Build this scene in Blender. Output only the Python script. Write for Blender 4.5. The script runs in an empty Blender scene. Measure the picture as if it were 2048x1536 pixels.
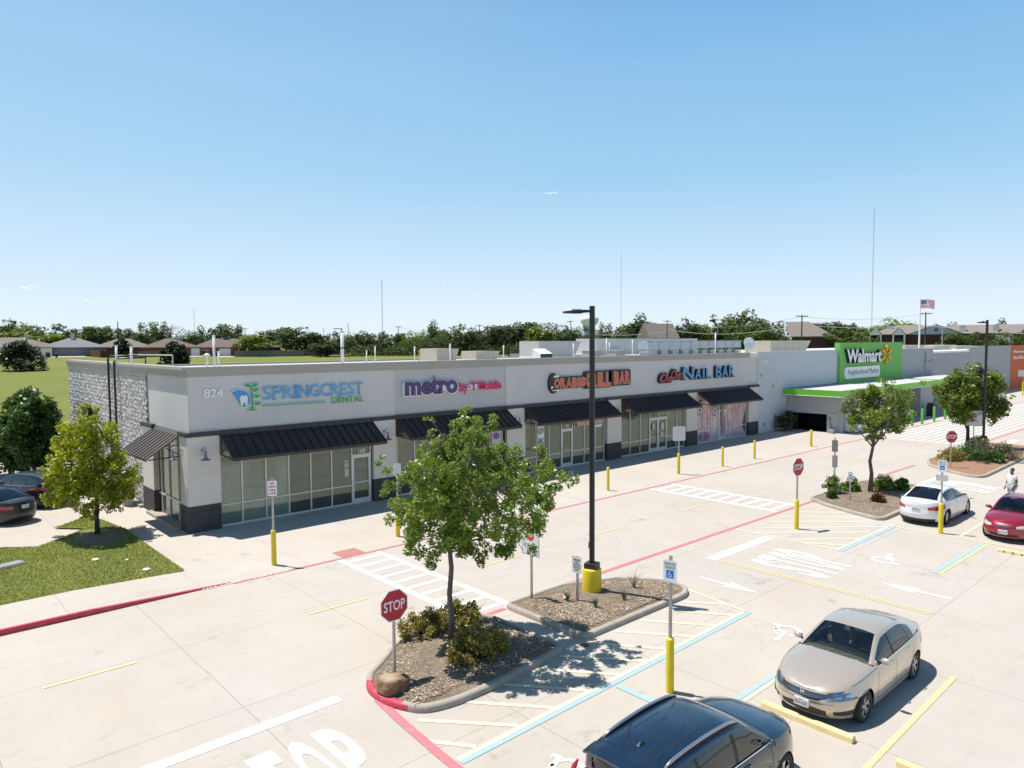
import bpy, bmesh, math, random
import numpy as np
from mathutils import Vector, Matrix

# ------------------------------------------------------------------ camera, sky, sun, exposure
scene = bpy.context.scene
C = scene.collection
FPX, YAW, PIT, ROL, CH = 1430.0, math.radians(42.1376), math.radians(3.3298), math.radians(-0.3291), 7.8
_f = Vector((math.sin(YAW)*math.cos(PIT), math.cos(YAW)*math.cos(PIT), -math.sin(PIT)))
_r = Vector((math.cos(YAW), -math.sin(YAW), 0.0))
_u = _r.cross(_f)
CR = math.cos(ROL)*_r + math.sin(ROL)*_u
CU = -math.sin(ROL)*_r + math.cos(ROL)*_u
CF = _f
cam_d = bpy.data.cameras.new('camera')
cam = bpy.data.objects.new('camera', cam_d); C.objects.link(cam)
m = Matrix.Identity(4)
for i in range(3):
    m[i][0] = CR[i]; m[i][1] = CU[i]; m[i][2] = -CF[i]
m[2][3] = CH
cam.matrix_world = m
cam_d.sensor_width = 36.0
cam_d.lens = FPX/2048*36.0
cam_d.clip_end = 20000
cam_d.clip_start = 0.1
scene.camera = cam

SUN_EL = math.radians(69)
SH = Vector((0.45, -0.89, 0)).normalized()          # direction shadows fall
w = bpy.data.worlds.new("World"); scene.world = w; w.use_nodes = True
nt = w.node_tree; nt.nodes.clear()
sky = nt.nodes.new('ShaderNodeTexSky'); sky.sky_type = 'NISHITA'; sky.sun_disc = False
sky.sun_elevation = SUN_EL; sky.sun_rotation = math.atan2(-SH.x, -SH.y)
sky.air_density = 1.0; sky.dust_density = 0.6; sky.ozone_density = 1.6; sky.altitude = 0
bg = nt.nodes.new('ShaderNodeBackground'); bg.inputs[1].default_value = 0.12
out = nt.nodes.new('ShaderNodeOutputWorld')
# hazy summer sky: the Nishita sky pulled towards the measured pale-to-azure gradient by elevation
tcw = nt.nodes.new('ShaderNodeTexCoord'); sxw = nt.nodes.new('ShaderNodeSeparateXYZ'); nt.links.new(tcw.outputs['Generated'], sxw.inputs[0])
crw = nt.nodes.new('ShaderNodeValToRGB'); ee = crw.color_ramp.elements
while len(ee) < 7: ee.new(.5)
for e_, (p_, c_) in zip(ee, ((0,(.74,.84,.93)),(.03,(.76,.87,.97)),(.10,(.56,.75,.93)),(.22,(.30,.585,.835)),(.40,(.16,.43,.76)),(.52,(.08,.22,.46)),(1,(.03,.09,.22)))): e_.position = p_; e_.color = (*c_,1)
nt.links.new(sxw.outputs[2], crw.inputs[0])
bg2 = nt.nodes.new('ShaderNodeBackground'); bg2.inputs[1].default_value = 0.87; 
dtw = nt.nodes.new('ShaderNodeVectorMath'); dtw.operation = 'DOT_PRODUCT'; dtw.inputs[1].default_value = (-.80,.60,0); nt.links.new(tcw.outputs['Generated'], dtw.inputs[0])
mrw = nt.nodes.new('ShaderNodeMapRange'); [setattr(mrw.inputs[i_], 'default_value', v_) for i_, v_ in ((1,-.5),(2,.9),(3,0.),(4,.30))]; nt.links.new(dtw.outputs['Value'], mrw.inputs[0])
nsw = nt.nodes.new('ShaderNodeTexNoise'); nsw.inputs['Scale'].default_value = 2.2; nsw.inputs['Detail'].default_value = 5; mpw = nt.nodes.new('ShaderNodeMapping'); mpw.inputs['Scale'].default_value = (1,1,5); nt.links.new(tcw.outputs['Generated'], mpw.inputs[0]); nt.links.new(mpw.outputs[0], nsw.inputs['Vector'])
adw = nt.nodes.new('ShaderNodeMath'); adw.operation = 'MULTIPLY_ADD'; adw.inputs[1].default_value = .16; nt.links.new(nsw.outputs['Fac'], adw.inputs[0]); nt.links.new(mrw.outputs[0], adw.inputs[2])
hzw = nt.nodes.new('ShaderNodeMix'); hzw.data_type = 'RGBA'; hzw.inputs[7].default_value = (.66,.80,.94,1); nt.links.new(adw.outputs[0], hzw.inputs[0]); nt.links.new(crw.outputs[0], hzw.inputs[6])
elw = nt.nodes.new('ShaderNodeMapRange'); [setattr(elw.inputs[i_], 'default_value', v_) for i_, v_ in ((1,.42),(2,.55),(3,1.),(4,0.))]; nt.links.new(sxw.outputs[2], elw.inputs[0])
fmw = nt.nodes.new('ShaderNodeMath'); fmw.operation = 'MULTIPLY'; nt.links.new(adw.outputs[0], fmw.inputs[0]); nt.links.new(elw.outputs[0], fmw.inputs[1]); nt.links.new(fmw.outputs[0], hzw.inputs[0])
nt.links.new(hzw.outputs[2], bg2.inputs[0])
mxw = nt.nodes.new('ShaderNodeMixShader'); mxw.inputs[0].default_value = .90
nt.links.new(sky.outputs[0], bg.inputs[0]); nt.links.new(bg.outputs[0], mxw.inputs[1]); nt.links.new(bg2.outputs[0], mxw.inputs[2]); nt.links.new(mxw.outputs[0], out.inputs[0])
sun_d = bpy.data.lights.new('sun', 'SUN'); sun_d.energy = 5.0; sun_d.angle = math.radians(0.53); sun_d.color = (1.0, 0.955, 0.89)
sun = bpy.data.objects.new('sun', sun_d); C.objects.link(sun)
sd = Vector((SH.x*math.cos(SUN_EL), SH.y*math.cos(SUN_EL), -math.sin(SUN_EL)))
sun.rotation_euler = sd.to_track_quat('-Z', 'Y').to_euler()
scene.view_settings.view_transform = 'Standard'; scene.view_settings.look = 'None'
scene.view_settings.exposure = 0.3; scene.view_settings.gamma = 1.0
scene.render.engine = 'CYCLES'

# ------------------------------------------------------------------ helpers
def ray(u, v):
    return CR*((u-1024)/FPX) - CU*((v-768)/FPX) + CF
def G(u, v, z=0.0):
    d = ray(u, v); t = (z-CH)/d.z
    return (d.x*t, d.y*t)
def PY(u, v, y):
    d = ray(u, v); t = y/d.y
    return (d.x*t, CH+d.z*t)
def at(u, v, r):
    d = ray(u, v); t = r/math.hypot(d.x, d.y)
    return Vector((d.x*t, d.y*t, CH+d.z*t))
def terr2(x, y): return terr(math.hypot(x, y))*min(1, max(0, (y-48)/25.))*(1-.15*min(1, max(0, (x-47)/45.)))
def terr(r):
    return float(np.interp(r, [0, 62, 100, 165, 255, 420, 900, 9000], [0, 0, 1.3, 3.1, 4.5, 5.6, 6.5, 6.5]))

class MB:
    def __init__(s): s.v = []; s.f = []; s.m = []
    def add(s, vs, fs, mi=0):
        o = len(s.v); s.v.extend([tuple(p) for p in vs])
        for f in fs: s.f.append(tuple(i+o for i in f)); s.m.append(mi)
        return s
    def box(s, x0, y0, z0, x1, y1, z1, mi=0):
        x0, x1 = min(x0, x1), max(x0, x1); y0, y1 = min(y0, y1), max(y0, y1); z0, z1 = min(z0, z1), max(z0, z1)
        return s.add([(x0,y0,z0),(x1,y0,z0),(x1,y1,z0),(x0,y1,z0),(x0,y0,z1),(x1,y0,z1),(x1,y1,z1),(x0,y1,z1)],
                     [(0,3,2,1),(4,5,6,7),(0,1,5,4),(1,2,6,5),(2,3,7,6),(3,0,4,7)], mi)
    def quad(s, a, b, c, d, mi=0): return s.add([a,b,c,d], [(0,1,2,3)], mi)
    def prism(s, pts, z0, z1, mi=0):
        n = len(pts)
        return s.add([(p[0],p[1],z0) for p in pts]+[(p[0],p[1],z1) for p in pts],
                     [tuple(range(n-1,-1,-1)), tuple(range(n,2*n))]+[(i,(i+1)%n,n+(i+1)%n,n+i) for i in range(n)], mi)
    def sheet(s, pts, z, mi=0):
        return s.add([(p[0],p[1],z) for p in pts], [tuple(range(len(pts)))], mi)
    def tube(s, pts, rs, n=8, mi=0, cap=True):
        pts = [Vector(p) for p in pts]
        if not hasattr(rs, '__len__'): rs = [rs]*len(pts)
        o = len(s.v); up = None
        for i, p in enumerate(pts):
            t = (pts[min(i+1,len(pts)-1)]-pts[max(i-1,0)]).normalized()
            if up is None or abs(up.dot(t)) > .95:
                up = Vector((0,0,1)) if abs(t.z) < .9 else Vector((1,0,0))
            a = t.cross(up).normalized(); b = a.cross(t).normalized(); up = b
            for k in range(n):
                an = 2*math.pi*k/n
                s.v.append(tuple(p + a*math.cos(an)*rs[i] + b*math.sin(an)*rs[i]))
        for i in range(len(pts)-1):
            for k in range(n):
                s.f.append((o+i*n+k, o+i*n+(k+1)%n, o+(i+1)*n+(k+1)%n, o+(i+1)*n+k)); s.m.append(mi)
        if cap:
            s.f.append(tuple(o+k for k in range(n-1,-1,-1))); s.m.append(mi)
            e = o+(len(pts)-1)*n; s.f.append(tuple(e+k for k in range(n))); s.m.append(mi)
        return s
    def lathe(s, prof, c=(0,0,0), n=24, axis='z', mi=0):
        o = len(s.v)
        for (r, h) in prof:
            for k in range(n):
                a = 2*math.pi*k/n; x, y = r*math.cos(a), r*math.sin(a)
                p = (x, y, h) if axis == 'z' else ((x, h, y) if axis == 'y' else (h, x, y))
                s.v.append((p[0]+c[0], p[1]+c[1], p[2]+c[2]))
        for i in range(len(prof)-1):
            for k in range(n):
                s.f.append((o+i*n+k, o+i*n+(k+1)%n, o+(i+1)*n+(k+1)%n, o+(i+1)*n+k)); s.m.append(mi)
        return s
    def mesh(s, name):
        me = bpy.data.meshes.new(name); me.from_pydata(s.v, [], s.f); me.update(); return me

def setp(o, label=None, cat=None, group=None, kind=None):
    if label: o['label'] = label
    if cat: o['category'] = cat
    if group: o['group'] = group
    if kind: o['kind'] = kind
    return o
def thing(name, label, cat, loc=(0,0,0), rz=0.0, group=None):
    o = bpy.data.objects.new(name, None); C.objects.link(o); o.empty_display_size = .2
    o.location = loc; o.rotation_euler = (0,0,rz)
    return setp(o, label, cat, group)
def link(name, me, mats, parent=None, world=False, smooth=False):
    if not isinstance(mats, (list, tuple)): mats = [mats]
    for x in mats: me.materials.append(x)
    o = bpy.data.objects.new(name, me); C.objects.link(o)
    if parent is not None:
        o.parent = parent
        if world:
            chain = Matrix.Identity(4); p = parent
            ps = []
            while p is not None: ps.append(p); p = p.parent
            for p in reversed(ps):
                chain = chain @ p.matrix_parent_inverse @ (Matrix.Translation(p.location) @ p.rotation_euler.to_matrix().to_4x4())
            o.matrix_parent_inverse = chain.inverted()
    if smooth:
        me.polygons.foreach_set('use_smooth', [True]*len(me.polygons))
    return o
def obj(name, mb, mats, parent=None, world=False, smooth=False):
    me = mb.mesh(name)
    if len(mb.m) and max(mb.m) > 0: me.polygons.foreach_set('material_index', mb.m)
    return link(name, me, mats, parent, world, smooth)
def struct(name, mb, mats, smooth=False):
    return setp(obj(name, mb, mats, None, False, smooth), kind='structure')
def kids(o): return [c for c in bpy.data.objects if c.parent == o]
def dup(root, loc=None, rz=None, label=None, group=None, parent=None):
    c = root.copy(); C.objects.link(c)
    if parent is not None: c.parent = parent
    if loc is not None: c.location = loc
    if rz is not None: c.rotation_euler = (0,0,rz)
    if label: c['label'] = label
    if group: c['group'] = group
    for k in kids(root): dup(k, parent=c)
    return c

# ------------------------------------------------------------------ materials
def mat(name, col, rough=.6, metal=0., spec=.5, coat=0., bump=None, noise=None, emit=None):
    """noise=(scale, amount, detail): brightness mottling;  bump=(scale, strength, detail)"""
    M = bpy.data.materials.new(name); M.use_nodes = True; n = M.node_tree; b = n.nodes['Principled BSDF']
    b.inputs['Base Color'].default_value = (*col, 1); b.inputs['Roughness'].default_value = rough
    b.inputs['Metallic'].default_value = metal; b.inputs['Specular IOR Level'].default_value = spec
    b.inputs['Coat Weight'].default_value = coat; b.inputs['Coat Roughness'].default_value = .03
    if emit: b.inputs['Emission Color'].default_value = (*emit[0],1); b.inputs['Emission Strength'].default_value = emit[1]
    if noise or bump:
        tc = n.nodes.new('ShaderNodeTexCoord')
    if noise:
        t = n.nodes.new('ShaderNodeTexNoise'); t.inputs['Scale'].default_value = noise[0]; t.inputs['Detail'].default_value = noise[2] if len(noise) > 2 else 6
        t.inputs['Roughness'].default_value = .65
        n.links.new(tc.outputs['Object'], t.inputs['Vector'])
        r = n.nodes.new('ShaderNodeMapRange'); r.inputs[1].default_value = .3; r.inputs[2].default_value = .7
        r.inputs[3].default_value = 1-noise[1]; r.inputs[4].default_value = 1+noise[1]
        n.links.new(t.outputs['Fac'], r.inputs[0])
        v = n.nodes.new('ShaderNodeVectorMath'); v.operation = 'SCALE'; v.inputs[0].default_value = col
        n.links.new(r.outputs[0], v.inputs['Scale']); n.links.new(v.outputs[0], b.inputs['Base Color'])
    if bump:
        t = n.nodes.new('ShaderNodeTexNoise'); t.inputs['Scale'].default_value = bump[0]; t.inputs['Detail'].default_value = bump[2] if len(bump) > 2 else 4
        n.links.new(tc.outputs['Object'], t.inputs['Vector'])
        q = n.nodes.new('ShaderNodeBump'); q.inputs['Strength'].default_value = bump[1]; q.inputs['Distance'].default_value = .02
        n.links.new(t.outputs['Fac'], q.inputs['Height']); n.links.new(q.outputs[0], b.inputs['Normal'])
    return M
class NB:
    """tiny node builder"""
    def __init__(s, name):
        s.M = bpy.data.materials.new(name); s.M.use_nodes = True; s.n = s.M.node_tree.nodes; s.l = s.M.node_tree.links
        s.b = s.n['Principled BSDF']; s.out = s.n['Material Output']; s.tc = s.n.new('ShaderNodeTexCoord')
    def new(s, t, **k):
        x = s.n.new(t)
        for a, b in k.items(): setattr(x, a, b)
        return x
    def noise(s, scale, detail=4, rough=.6, vec=None, dist=0):
        t = s.new('ShaderNodeTexNoise'); t.inputs['Scale'].default_value = scale; t.inputs['Detail'].default_value = detail
        t.inputs['Roughness'].default_value = rough; t.inputs['Distortion'].default_value = dist
        s.l.new(vec or s.tc.outputs['Object'], t.inputs['Vector']); return t.outputs['Fac']
    def mr(s, f, a, b, c, d):
        r = s.new('ShaderNodeMapRange')
        for i, x in zip((1,2,3,4), (a,b,c,d)): r.inputs[i].default_value = x
        s.l.new(f, r.inputs[0]); return r.outputs[0]
    def math(s, op, a, b=None):
        r = s.new('ShaderNodeMath', operation=op)
        for i, x in enumerate((a, b)):
            if x is None: continue
            if isinstance(x, (int, float)): r.inputs[i].default_value = x
            else: s.l.new(x, r.inputs[i])
        return r.outputs[0]
    def mix(s, f, a, b, bt='MIX'):
        r = s.new('ShaderNodeMix', data_type='RGBA', blend_type=bt)
        for i, x in ((0, f), (6, a), (7, b)):
            if isinstance(x, (int, float)): r.inputs[i].default_value = x
            elif isinstance(x, tuple): r.inputs[i].default_value = (*x, 1)
            else: s.l.new(x, r.inputs[i])
        return r.outputs[2]
    def ramp(s, f, stops):
        r = s.new('ShaderNodeValToRGB'); e = r.color_ramp.elements
        while len(e) < len(stops): e.new(.5)
        for k, (p, c) in enumerate(stops): e[k].position = p; e[k].color = (*c, 1)
        s.l.new(f, r.inputs[0]); return r.outputs[0]
    def bump(s, h, st, dist=.02):
        q = s.new('ShaderNodeBump'); q.inputs['Strength'].default_value = st; q.inputs['Distance'].default_value = dist
        s.l.new(h, q.inputs['Height']); s.l.new(q.outputs[0], s.b.inputs['Normal'])
    def fin(s, col, rough=.8):
        if isinstance(col, tuple): s.b.inputs['Base Color'].default_value = (*col, 1)
        else: s.l.new(col, s.b.inputs['Base Color'])
        if isinstance(rough, (int, float)): s.b.inputs['Roughness'].default_value = rough
        else: s.l.new(rough, s.b.inputs['Roughness'])
        return s.M

def concrete(name, base, joint=None, warm=(1.0,.965,.915)):
    k = NB(name)
    big = k.noise(.13, 5, .6); mid = k.noise(.9, 6, .7); fine = k.noise(38, 3, .7); streak = None
    f = k.math('ADD', k.mr(big, .3, .7, -.05, .05), k.mr(mid, .3, .7, -.035, .035))
    f = k.math('ADD', f, k.mr(fine, .3, .7, -.03, .03)); f = k.math('ADD', f, 1.0)
    col = k.mix(k.mr(k.noise(.22, 3), .35, .65, 0, 1), tuple(b*w_ for b, w_ in zip(base, warm)), base)
    v = k.new('ShaderNodeVectorMath', operation='SCALE'); k.l.new(col, v.inputs[0]); k.l.new(f, v.inputs['Scale'])
    col = v.outputs[0]
    # small dark specks and tyre scuffs, worn into the slab
    vo = k.new('ShaderNodeTexVoronoi', feature='F1'); vo.inputs['Scale'].default_value = 1.1; vo.inputs['Randomness'].default_value = 1
    k.l.new(k.tc.outputs['Object'], vo.inputs['Vector'])
    sp = k.mr(vo.outputs['Distance'], .018, .034, 1, 0)
    mp = k.new('ShaderNodeMapping'); mp.inputs['Scale'].default_value = (.35, 2.2, 1); mp.inputs['Rotation'].default_value = (0,0,.15)
    k.l.new(k.tc.outputs['Object'], mp.inputs['Vector'])
    sc = k.mr(k.noise(1.2, 6, .7, vec=mp.outputs[0]), .60, .72, 0, .30)
    col = k.mix(k.math('MULTIPLY', sp, .55), col, (.12,.11,.1)); col = k.mix(sc, col, tuple(b*.45 for b in base))
    if joint:
        sx = k.new('ShaderNodeSeparateXYZ'); k.l.new(k.tc.outputs['Object'], sx.inputs[0])
        wob = k.mr(k.noise(.8, 4), .3, .7, -.02, .02)
        lines = None
        for ax, (per, off, w_) in zip((0, 1), joint):
            p = k.math('ADD', sx.outputs[ax], wob)
            p = k.math('SUBTRACT', p, off); p = k.math('DIVIDE', p, per); p = k.math('FRACT', p)
            p = k.math('SUBTRACT', p, .5); p = k.math('ABSOLUTE', p); p = k.math('GREATER_THAN', p, .5-w_/per/2)
            lines = p if lines is None else k.math('MAXIMUM', lines, p)
        col = k.mix(k.math('MULTIPLY', lines, .62), col, tuple(b*.30 for b in base))
    # oil drips and hairline cracks
    oil = k.math('MULTIPLY', k.mr(k.noise(.55, 5, .75), .57, .68, 0, 1), k.mr(k.noise(3.1, 4, .7), .45, .62, 0, .5))
    col = k.mix(oil, col, tuple(b*.38 for b in base))
    ve = k.new('ShaderNodeTexVoronoi', feature='DISTANCE_TO_EDGE'); ve.inputs['Scale'].default_value = .16
    dv = k.new('ShaderNodeVectorMath', operation='ADD'); nz = k.new('ShaderNodeTexNoise'); nz.inputs['Scale'].default_value = 1.1; nz.inputs['Detail'].default_value = 6
    k.l.new(k.tc.outputs['Object'], nz.inputs['Vector']); k.l.new(k.tc.outputs['Object'], dv.inputs[0]); k.l.new(nz.outputs['Color'], dv.inputs[1]); k.l.new(dv.outputs[0], ve.inputs['Vector'])
    ck = k.math('MULTIPLY', k.mr(ve.outputs['Distance'], .0012, .003, .5, 0), k.mr(k.noise(.09, 2),   .60, .66, 0, .7))
    col = k.mix(ck, col, tuple(b*.35 for b in base))
    k.bump(fine, .25, .004)
    return k.fin(col, .85)

CONC = (.465, .423, .376)
M_lot = concrete('lot_concrete', CONC, joint=((4.17, 1.55, .016), (4.12, 2.62, .016)))
M_walk = concrete('walk_concrete', (.48, .436, .386), joint=((3.66, .35, .014), (50, 23.62, .012)))
M_kerb = mat('kerb_concrete', (.38,.335,.28), .9, noise=(2.5,.16), bump=(30,.4))
def paint(name, col, wear=.25):
    k = NB(name); n1 = k.noise(3.5, 6, .75); n2 = k.noise(30, 3, .7)
    f = k.math('ADD', k.math('MULTIPLY', n1, .6), k.math('MULTIPLY', n2, .4))
    return k.fin(k.mix(k.mr(f, .52, .66, 0, wear), col, CONC), .7)
M_pwhite = paint('white_road_paint', (.78,.78,.76), .5)
M_pyel = paint('pale_yellow_road_paint', (.70,.64,.44), .8)
M_pyel2 = paint('yellow_road_paint', (.68,.56,.28), .75)
M_pred = paint('faded_red_road_paint', (.55,.17,.19), .7)
M_pred2 = paint('red_kerb_paint', (.50,.045,.075), .4)
M_pblue = paint('pale_blue_road_paint', (.32,.49,.60), .75)
M_ywheel = mat('yellow_wheel_stop', (.72,.58,.30), .75, noise=(6,.14), bump=(25,.3))
M_yel = mat('bollard_yellow', (.74,.56,.015), .45, noise=(3,.08))
M_green = mat('bollard_green', (.13,.46,.09), .45)

def foliage(name, cols, trans=.35, ro=.38):
    k = NB(name)
    g = k.new('ShaderNodeNewGeometry')
    c = k.ramp(g.outputs['Random Per Island'], [(0, cols[0]), (.45, cols[1]), (1, cols[2])])
    n1 = k.mr(k.noise(.55, 3), .35, .65, .72, 1.28)
    v = k.new('ShaderNodeVectorMath', operation='SCALE'); k.l.new(c, v.inputs[0]); k.l.new(n1, v.inputs['Scale'])
    k.fin(v.outputs[0], ro); k.b.inputs['Specular IOR Level'].default_value = .6
    tr = k.new('ShaderNodeBsdfTranslucent')
    c2 = k.mix(.5, v.outputs[0], (.16,.22,.01)); k.l.new(c2, tr.inputs['Color'])
    mx = k.new('ShaderNodeMixShader'); mx.inputs[0].default_value = trans
    k.l.new(k.b.outputs[0], mx.inputs[1]); k.l.new(tr.outputs[0], mx.inputs[2]); k.l.new(mx.outputs[0], k.out.inputs[0])
    return k.M
L_oak = foliage('oak_leaves', [(.11,.19,.025),(.20,.31,.04),(.36,.44,.09)], .5)
L_dark = foliage('dark_leaves', [(.03,.08,.022),(.055,.13,.032),(.10,.18,.045)], .4)
L_yel = foliage('yellow_green_leaves', [(.15,.25,.02),(.40,.45,.025),(.72,.64,.03)], .45)
L_olive = foliage('olive_leaves', [(.11,.17,.025),(.19,.27,.035),(.33,.38,.06)], .45)
L_far = foliage('far_leaves', [(.026,.048,.016),(.042,.070,.022),(.066,.095,.028)], .2, .8)
L_farb = foliage('far_bright_leaves', [(.045,.08,.018),(.072,.12,.024),(.11,.16,.034)], .25, .8)
L_jun = foliage('juniper_leaves', [(.010,.022,.007),(.018,.038,.010),(.03,.055,.014)], .1)
L_nand = foliage('nandina_leaves', [(.18,.21,.035),(.36,.32,.07),(.46,.24,.08)], .4)
L_red = foliage('red_shrub_leaves', [(.16,.03,.012),(.24,.05,.02),(.14,.09,.02)])
L_grey = foliage('grey_shrub_leaves', [(.13,.11,.075),(.19,.16,.11),(.12,.13,.05)], .15)
M_bark = mat('bark', (.13,.105,.085), .9, noise=(9,.35), bump=(22,.9))
M_barkd = mat('dark_bark', (.055,.042,.034), .9, noise=(9,.35), bump=(22,.8))

def mulch():
    k = NB('mulch'); vo = k.new('ShaderNodeTexVoronoi', feature='F1'); vo.inputs['Scale'].default_value = 26
    mp = k.new('ShaderNodeMapping'); mp.inputs['Scale'].default_value = (1, 1, 1)
    k.l.new(k.tc.outputs['Object'], mp.inputs['Vector'])
    ds = k.new('ShaderNodeVectorMath', operation='ADD'); nz = k.new('ShaderNodeTexNoise'); nz.inputs['Scale'].default_value = 4
    k.l.new(mp.outputs[0], nz.inputs['Vector']); k.l.new(mp.outputs[0], ds.inputs[0]); k.l.new(nz.outputs['Color'], ds.inputs[1])
    k.l.new(ds.outputs[0], vo.inputs['Vector'])
    c = k.ramp(k.mr(k.noise(45, 3, .7), .3, .7, 0, 1), [(0, (.10,.070,.045)), (.45, (.27,.205,.14)), (1, (.56,.46,.34))])
    c2 = k.mix(.18, c, vo.outputs['Color'], 'SOFT_LIGHT')
    c2 = k.mix(k.mr(k.noise(1.3, 4), .4, .65, 0, .45), c2, (.14,.10,.07))
    k.bump(k.math('ADD', vo.outputs['Distance'], k.noise(30, 3)), .9, .03)
    return k.fin(c2, .95)
M_mulch = mulch()
def grass(name, a, b, c, s=1.0):
    k = NB(name)
    f = k.noise(.5*s, 6, .7); g = k.noise(14*s, 4, .8); h = k.noise(90, 2, .7)
    col = k.mix(k.mr(f, .35, .68, 0, 1), a, b); col = k.mix(k.mr(g, .35, .7, 0, .55), col, c)
    col = k.mix(k.mr(h, .3, .7, 0, .35), col, tuple(x*.45 for x in a))
    k.bump(k.math('ADD', g, h), .8, .04)
    return k.fin(col, .95)
M_grass = grass('lawn', (.17,.215,.03), (.26,.28,.05), (.36,.32,.11))
M_field = grass('field', (.14,.175,.016), (.205,.22,.024), (.19,.18,.035), .12)
M_steel = mat('galvanised_steel', (.42,.42,.42), .42, .85, noise=(20,.1))
M_black = mat('black_metal', (.014,.014,.016), .4, .0)
M_white = mat('white_paint', (.78,.78,.76), .55)
M_offw = mat('off_white_sheet_metal', (.52,.51,.49), .5, noise=(1.5,.05))
M_tan = mat('tan_sheet_metal', (.52,.46,.36), .55, noise=(2,.06))
M_galv = mat('condenser_grey', (.38,.42,.46), .45, .3, noise=(4,.15))
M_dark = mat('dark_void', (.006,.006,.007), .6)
M_red = mat('stop_sign_red', (.45,.012,.03), .45)
M_signw = mat('sign_white', (.80,.80,.82), .4)
M_signb = mat('sign_blue', (.02,.16,.55), .4)
M_signg = mat('sign_green_text', (.02,.20,.08), .5)
M_signk = mat('sign_black', (.02,.02,.02), .5)

# ------------------------------------------------------------------ text
def text_mesh(s, depth=.0, off=0., shear=0., space=1.0, line=1.0):
    cu = bpy.data.curves.new('t', 'FONT'); cu.body = s; cu.extrude = .5; cu.offset = off; cu.shear = shear
    cu.space_character = space; cu.space_line = line; cu.align_x = 'CENTER'; cu.resolution_u = 3
    o = bpy.data.objects.new('t', cu); C.objects.link(o)
    dg = bpy.context.evaluated_depsgraph_get()
    me = bpy.data.meshes.new_from_object(o.evaluated_get(dg)); bpy.data.objects.remove(o); bpy.data.curves.remove(cu)
    n = len(me.vertices); a = np.empty(n*3); me.vertices.foreach_get('co', a); a = a.reshape(-1, 3)
    return me, a
def text(name, s, rect, org, ux, uy, depth, material, parent=None, world=True, **k):
    """rect=(u0,u1,v0,v1) on the plane org + u*ux + v*uy; faces ux x uy"""
    me, a = text_mesh(s, **k)
    mn, mx = a.min(0), a.max(0); t = (a-mn)/np.maximum(mx-mn, 1e-6)
    ux = np.array(ux, float); uy = np.array(uy, float); nn = np.cross(ux, uy)
    u = rect[0]+t[:,0]*(rect[1]-rect[0]); v = rect[2]+t[:,1]*(rect[3]-rect[2])
    p = np.array(org)[None] + u[:,None]*ux + v[:,None]*uy + (t[:,2:3]*depth)*nn
    me.vertices.foreach_set('co', p.ravel()); me.update(); me.name = name
    return link(name, me, material, parent, world)
def polyplate(name, pts, org, ux, uy, d0, d1, material, parent=None, world=True):
    """flat polygon plate between normal offsets d0..d1"""
    ux = Vector(ux); uy = Vector(uy); nn = ux.cross(uy); org = Vector(org); b = MB(); n = len(pts)
    vs = [org+ux*p[0]+uy*p[1]+nn*d0 for p in pts]+[org+ux*p[0]+uy*p[1]+nn*d1 for p in pts]
    b.add(vs, [tuple(range(n-1,-1,-1)), tuple(range(n,2*n))]+[(i,(i+1)%n,n+(i+1)%n,n+i) for i in range(n)])
    return obj(name, b, material, parent, world)
def ngon(cx, cy, rx, ry, n, a0=0): return [(cx+rx*math.cos(a0+2*math.pi*k/n), cy+ry*math.sin(a0+2*math.pi*k/n)) for k in range(n)]
def rrect(x0, y0, x1, y1, r, n=4):
    p = []
    for cx, cy, a in ((x1-r,y0+r,-90),(x1-r,y1-r,0),(x0+r,y1-r,90),(x0+r,y0+r,180)):
        for k in range(n+1):
            t = math.radians(a+90*k/n); p.append((cx+r*math.cos(t), cy+r*math.sin(t)))
    return p
# ------------------------------------------------------------------ ground and terrain
def build_ground():
    b = MB(); rs = [0,10,20,30,40,50,56,62,70,80,90,100,115,130,145,165,190,220,255,300,350,420,600,900,2000,6000]
    n = 96; b.v.append((0,0,-.02))
    for r in rs[1:]:
        for k in range(n):
            a = 2*math.pi*k/n; x, y = r*math.cos(a), r*math.sin(a)
            z = terr2(x, y)
            b.v.append((x, y, z-.02))
    for k in range(n): b.f.append((0, 1+k, 1+(k+1)%n)); b.m.append(0)
    for i in range(len(rs)-2):
        for k in range(n):
            b.f.append((1+i*n+k, 1+(i+1)*n+k, 1+(i+1)*n+(k+1)%n, 1+i*n+(k+1)%n)); b.m.append(0)
    struct('ground', b, M_field, True)
build_ground()
# parking lot slab (one sheet) + the drive on the left
b = MB(); b.sheet([(-40,-40),(190,-40),(190,23.2),(-40,23.2)], .0)
struct('parking_lot', b, M_lot)
LX = 7.86
b = MB()
b.sheet([(-40,23.2),(LX,23.2),(LX,25.4),(-40,25.4)], .002)
b = MB()
# pavement: in front of the shops flush with the drive; raised kerb left of x=8.5
b.sheet([(8.6,23.2),(150,23.2),(150,30.9),(8.6,30.9)], .004)
b.add([(4.5,23.2,.15),(8.6,23.2,.004),(8.6,25.45,.004),(4.5,25.45,.15)], [(0,1,2,3)])
b.add([(-40,23.2,.15),(4.5,23.2,.15),(4.5,25.45,.15),(-40,25.45,.15)], [(0,1,2,3)])
b.sheet([(LX,25.45),(8.6,25.45),(8.6,30.9),(9.9,30.9),(9.9,70),(6.6,70),(6.6,39.6),(7.15,38),(7.35,36.3),(LX,33.2)], .003)
struct('pavement', b, M_walk)
b = MB(); b.sheet([(-40,25.6),(9.4,25.6),(9.4,70),(-40,70)], -.002)
struct('side_parking', b, M_lot)
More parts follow.
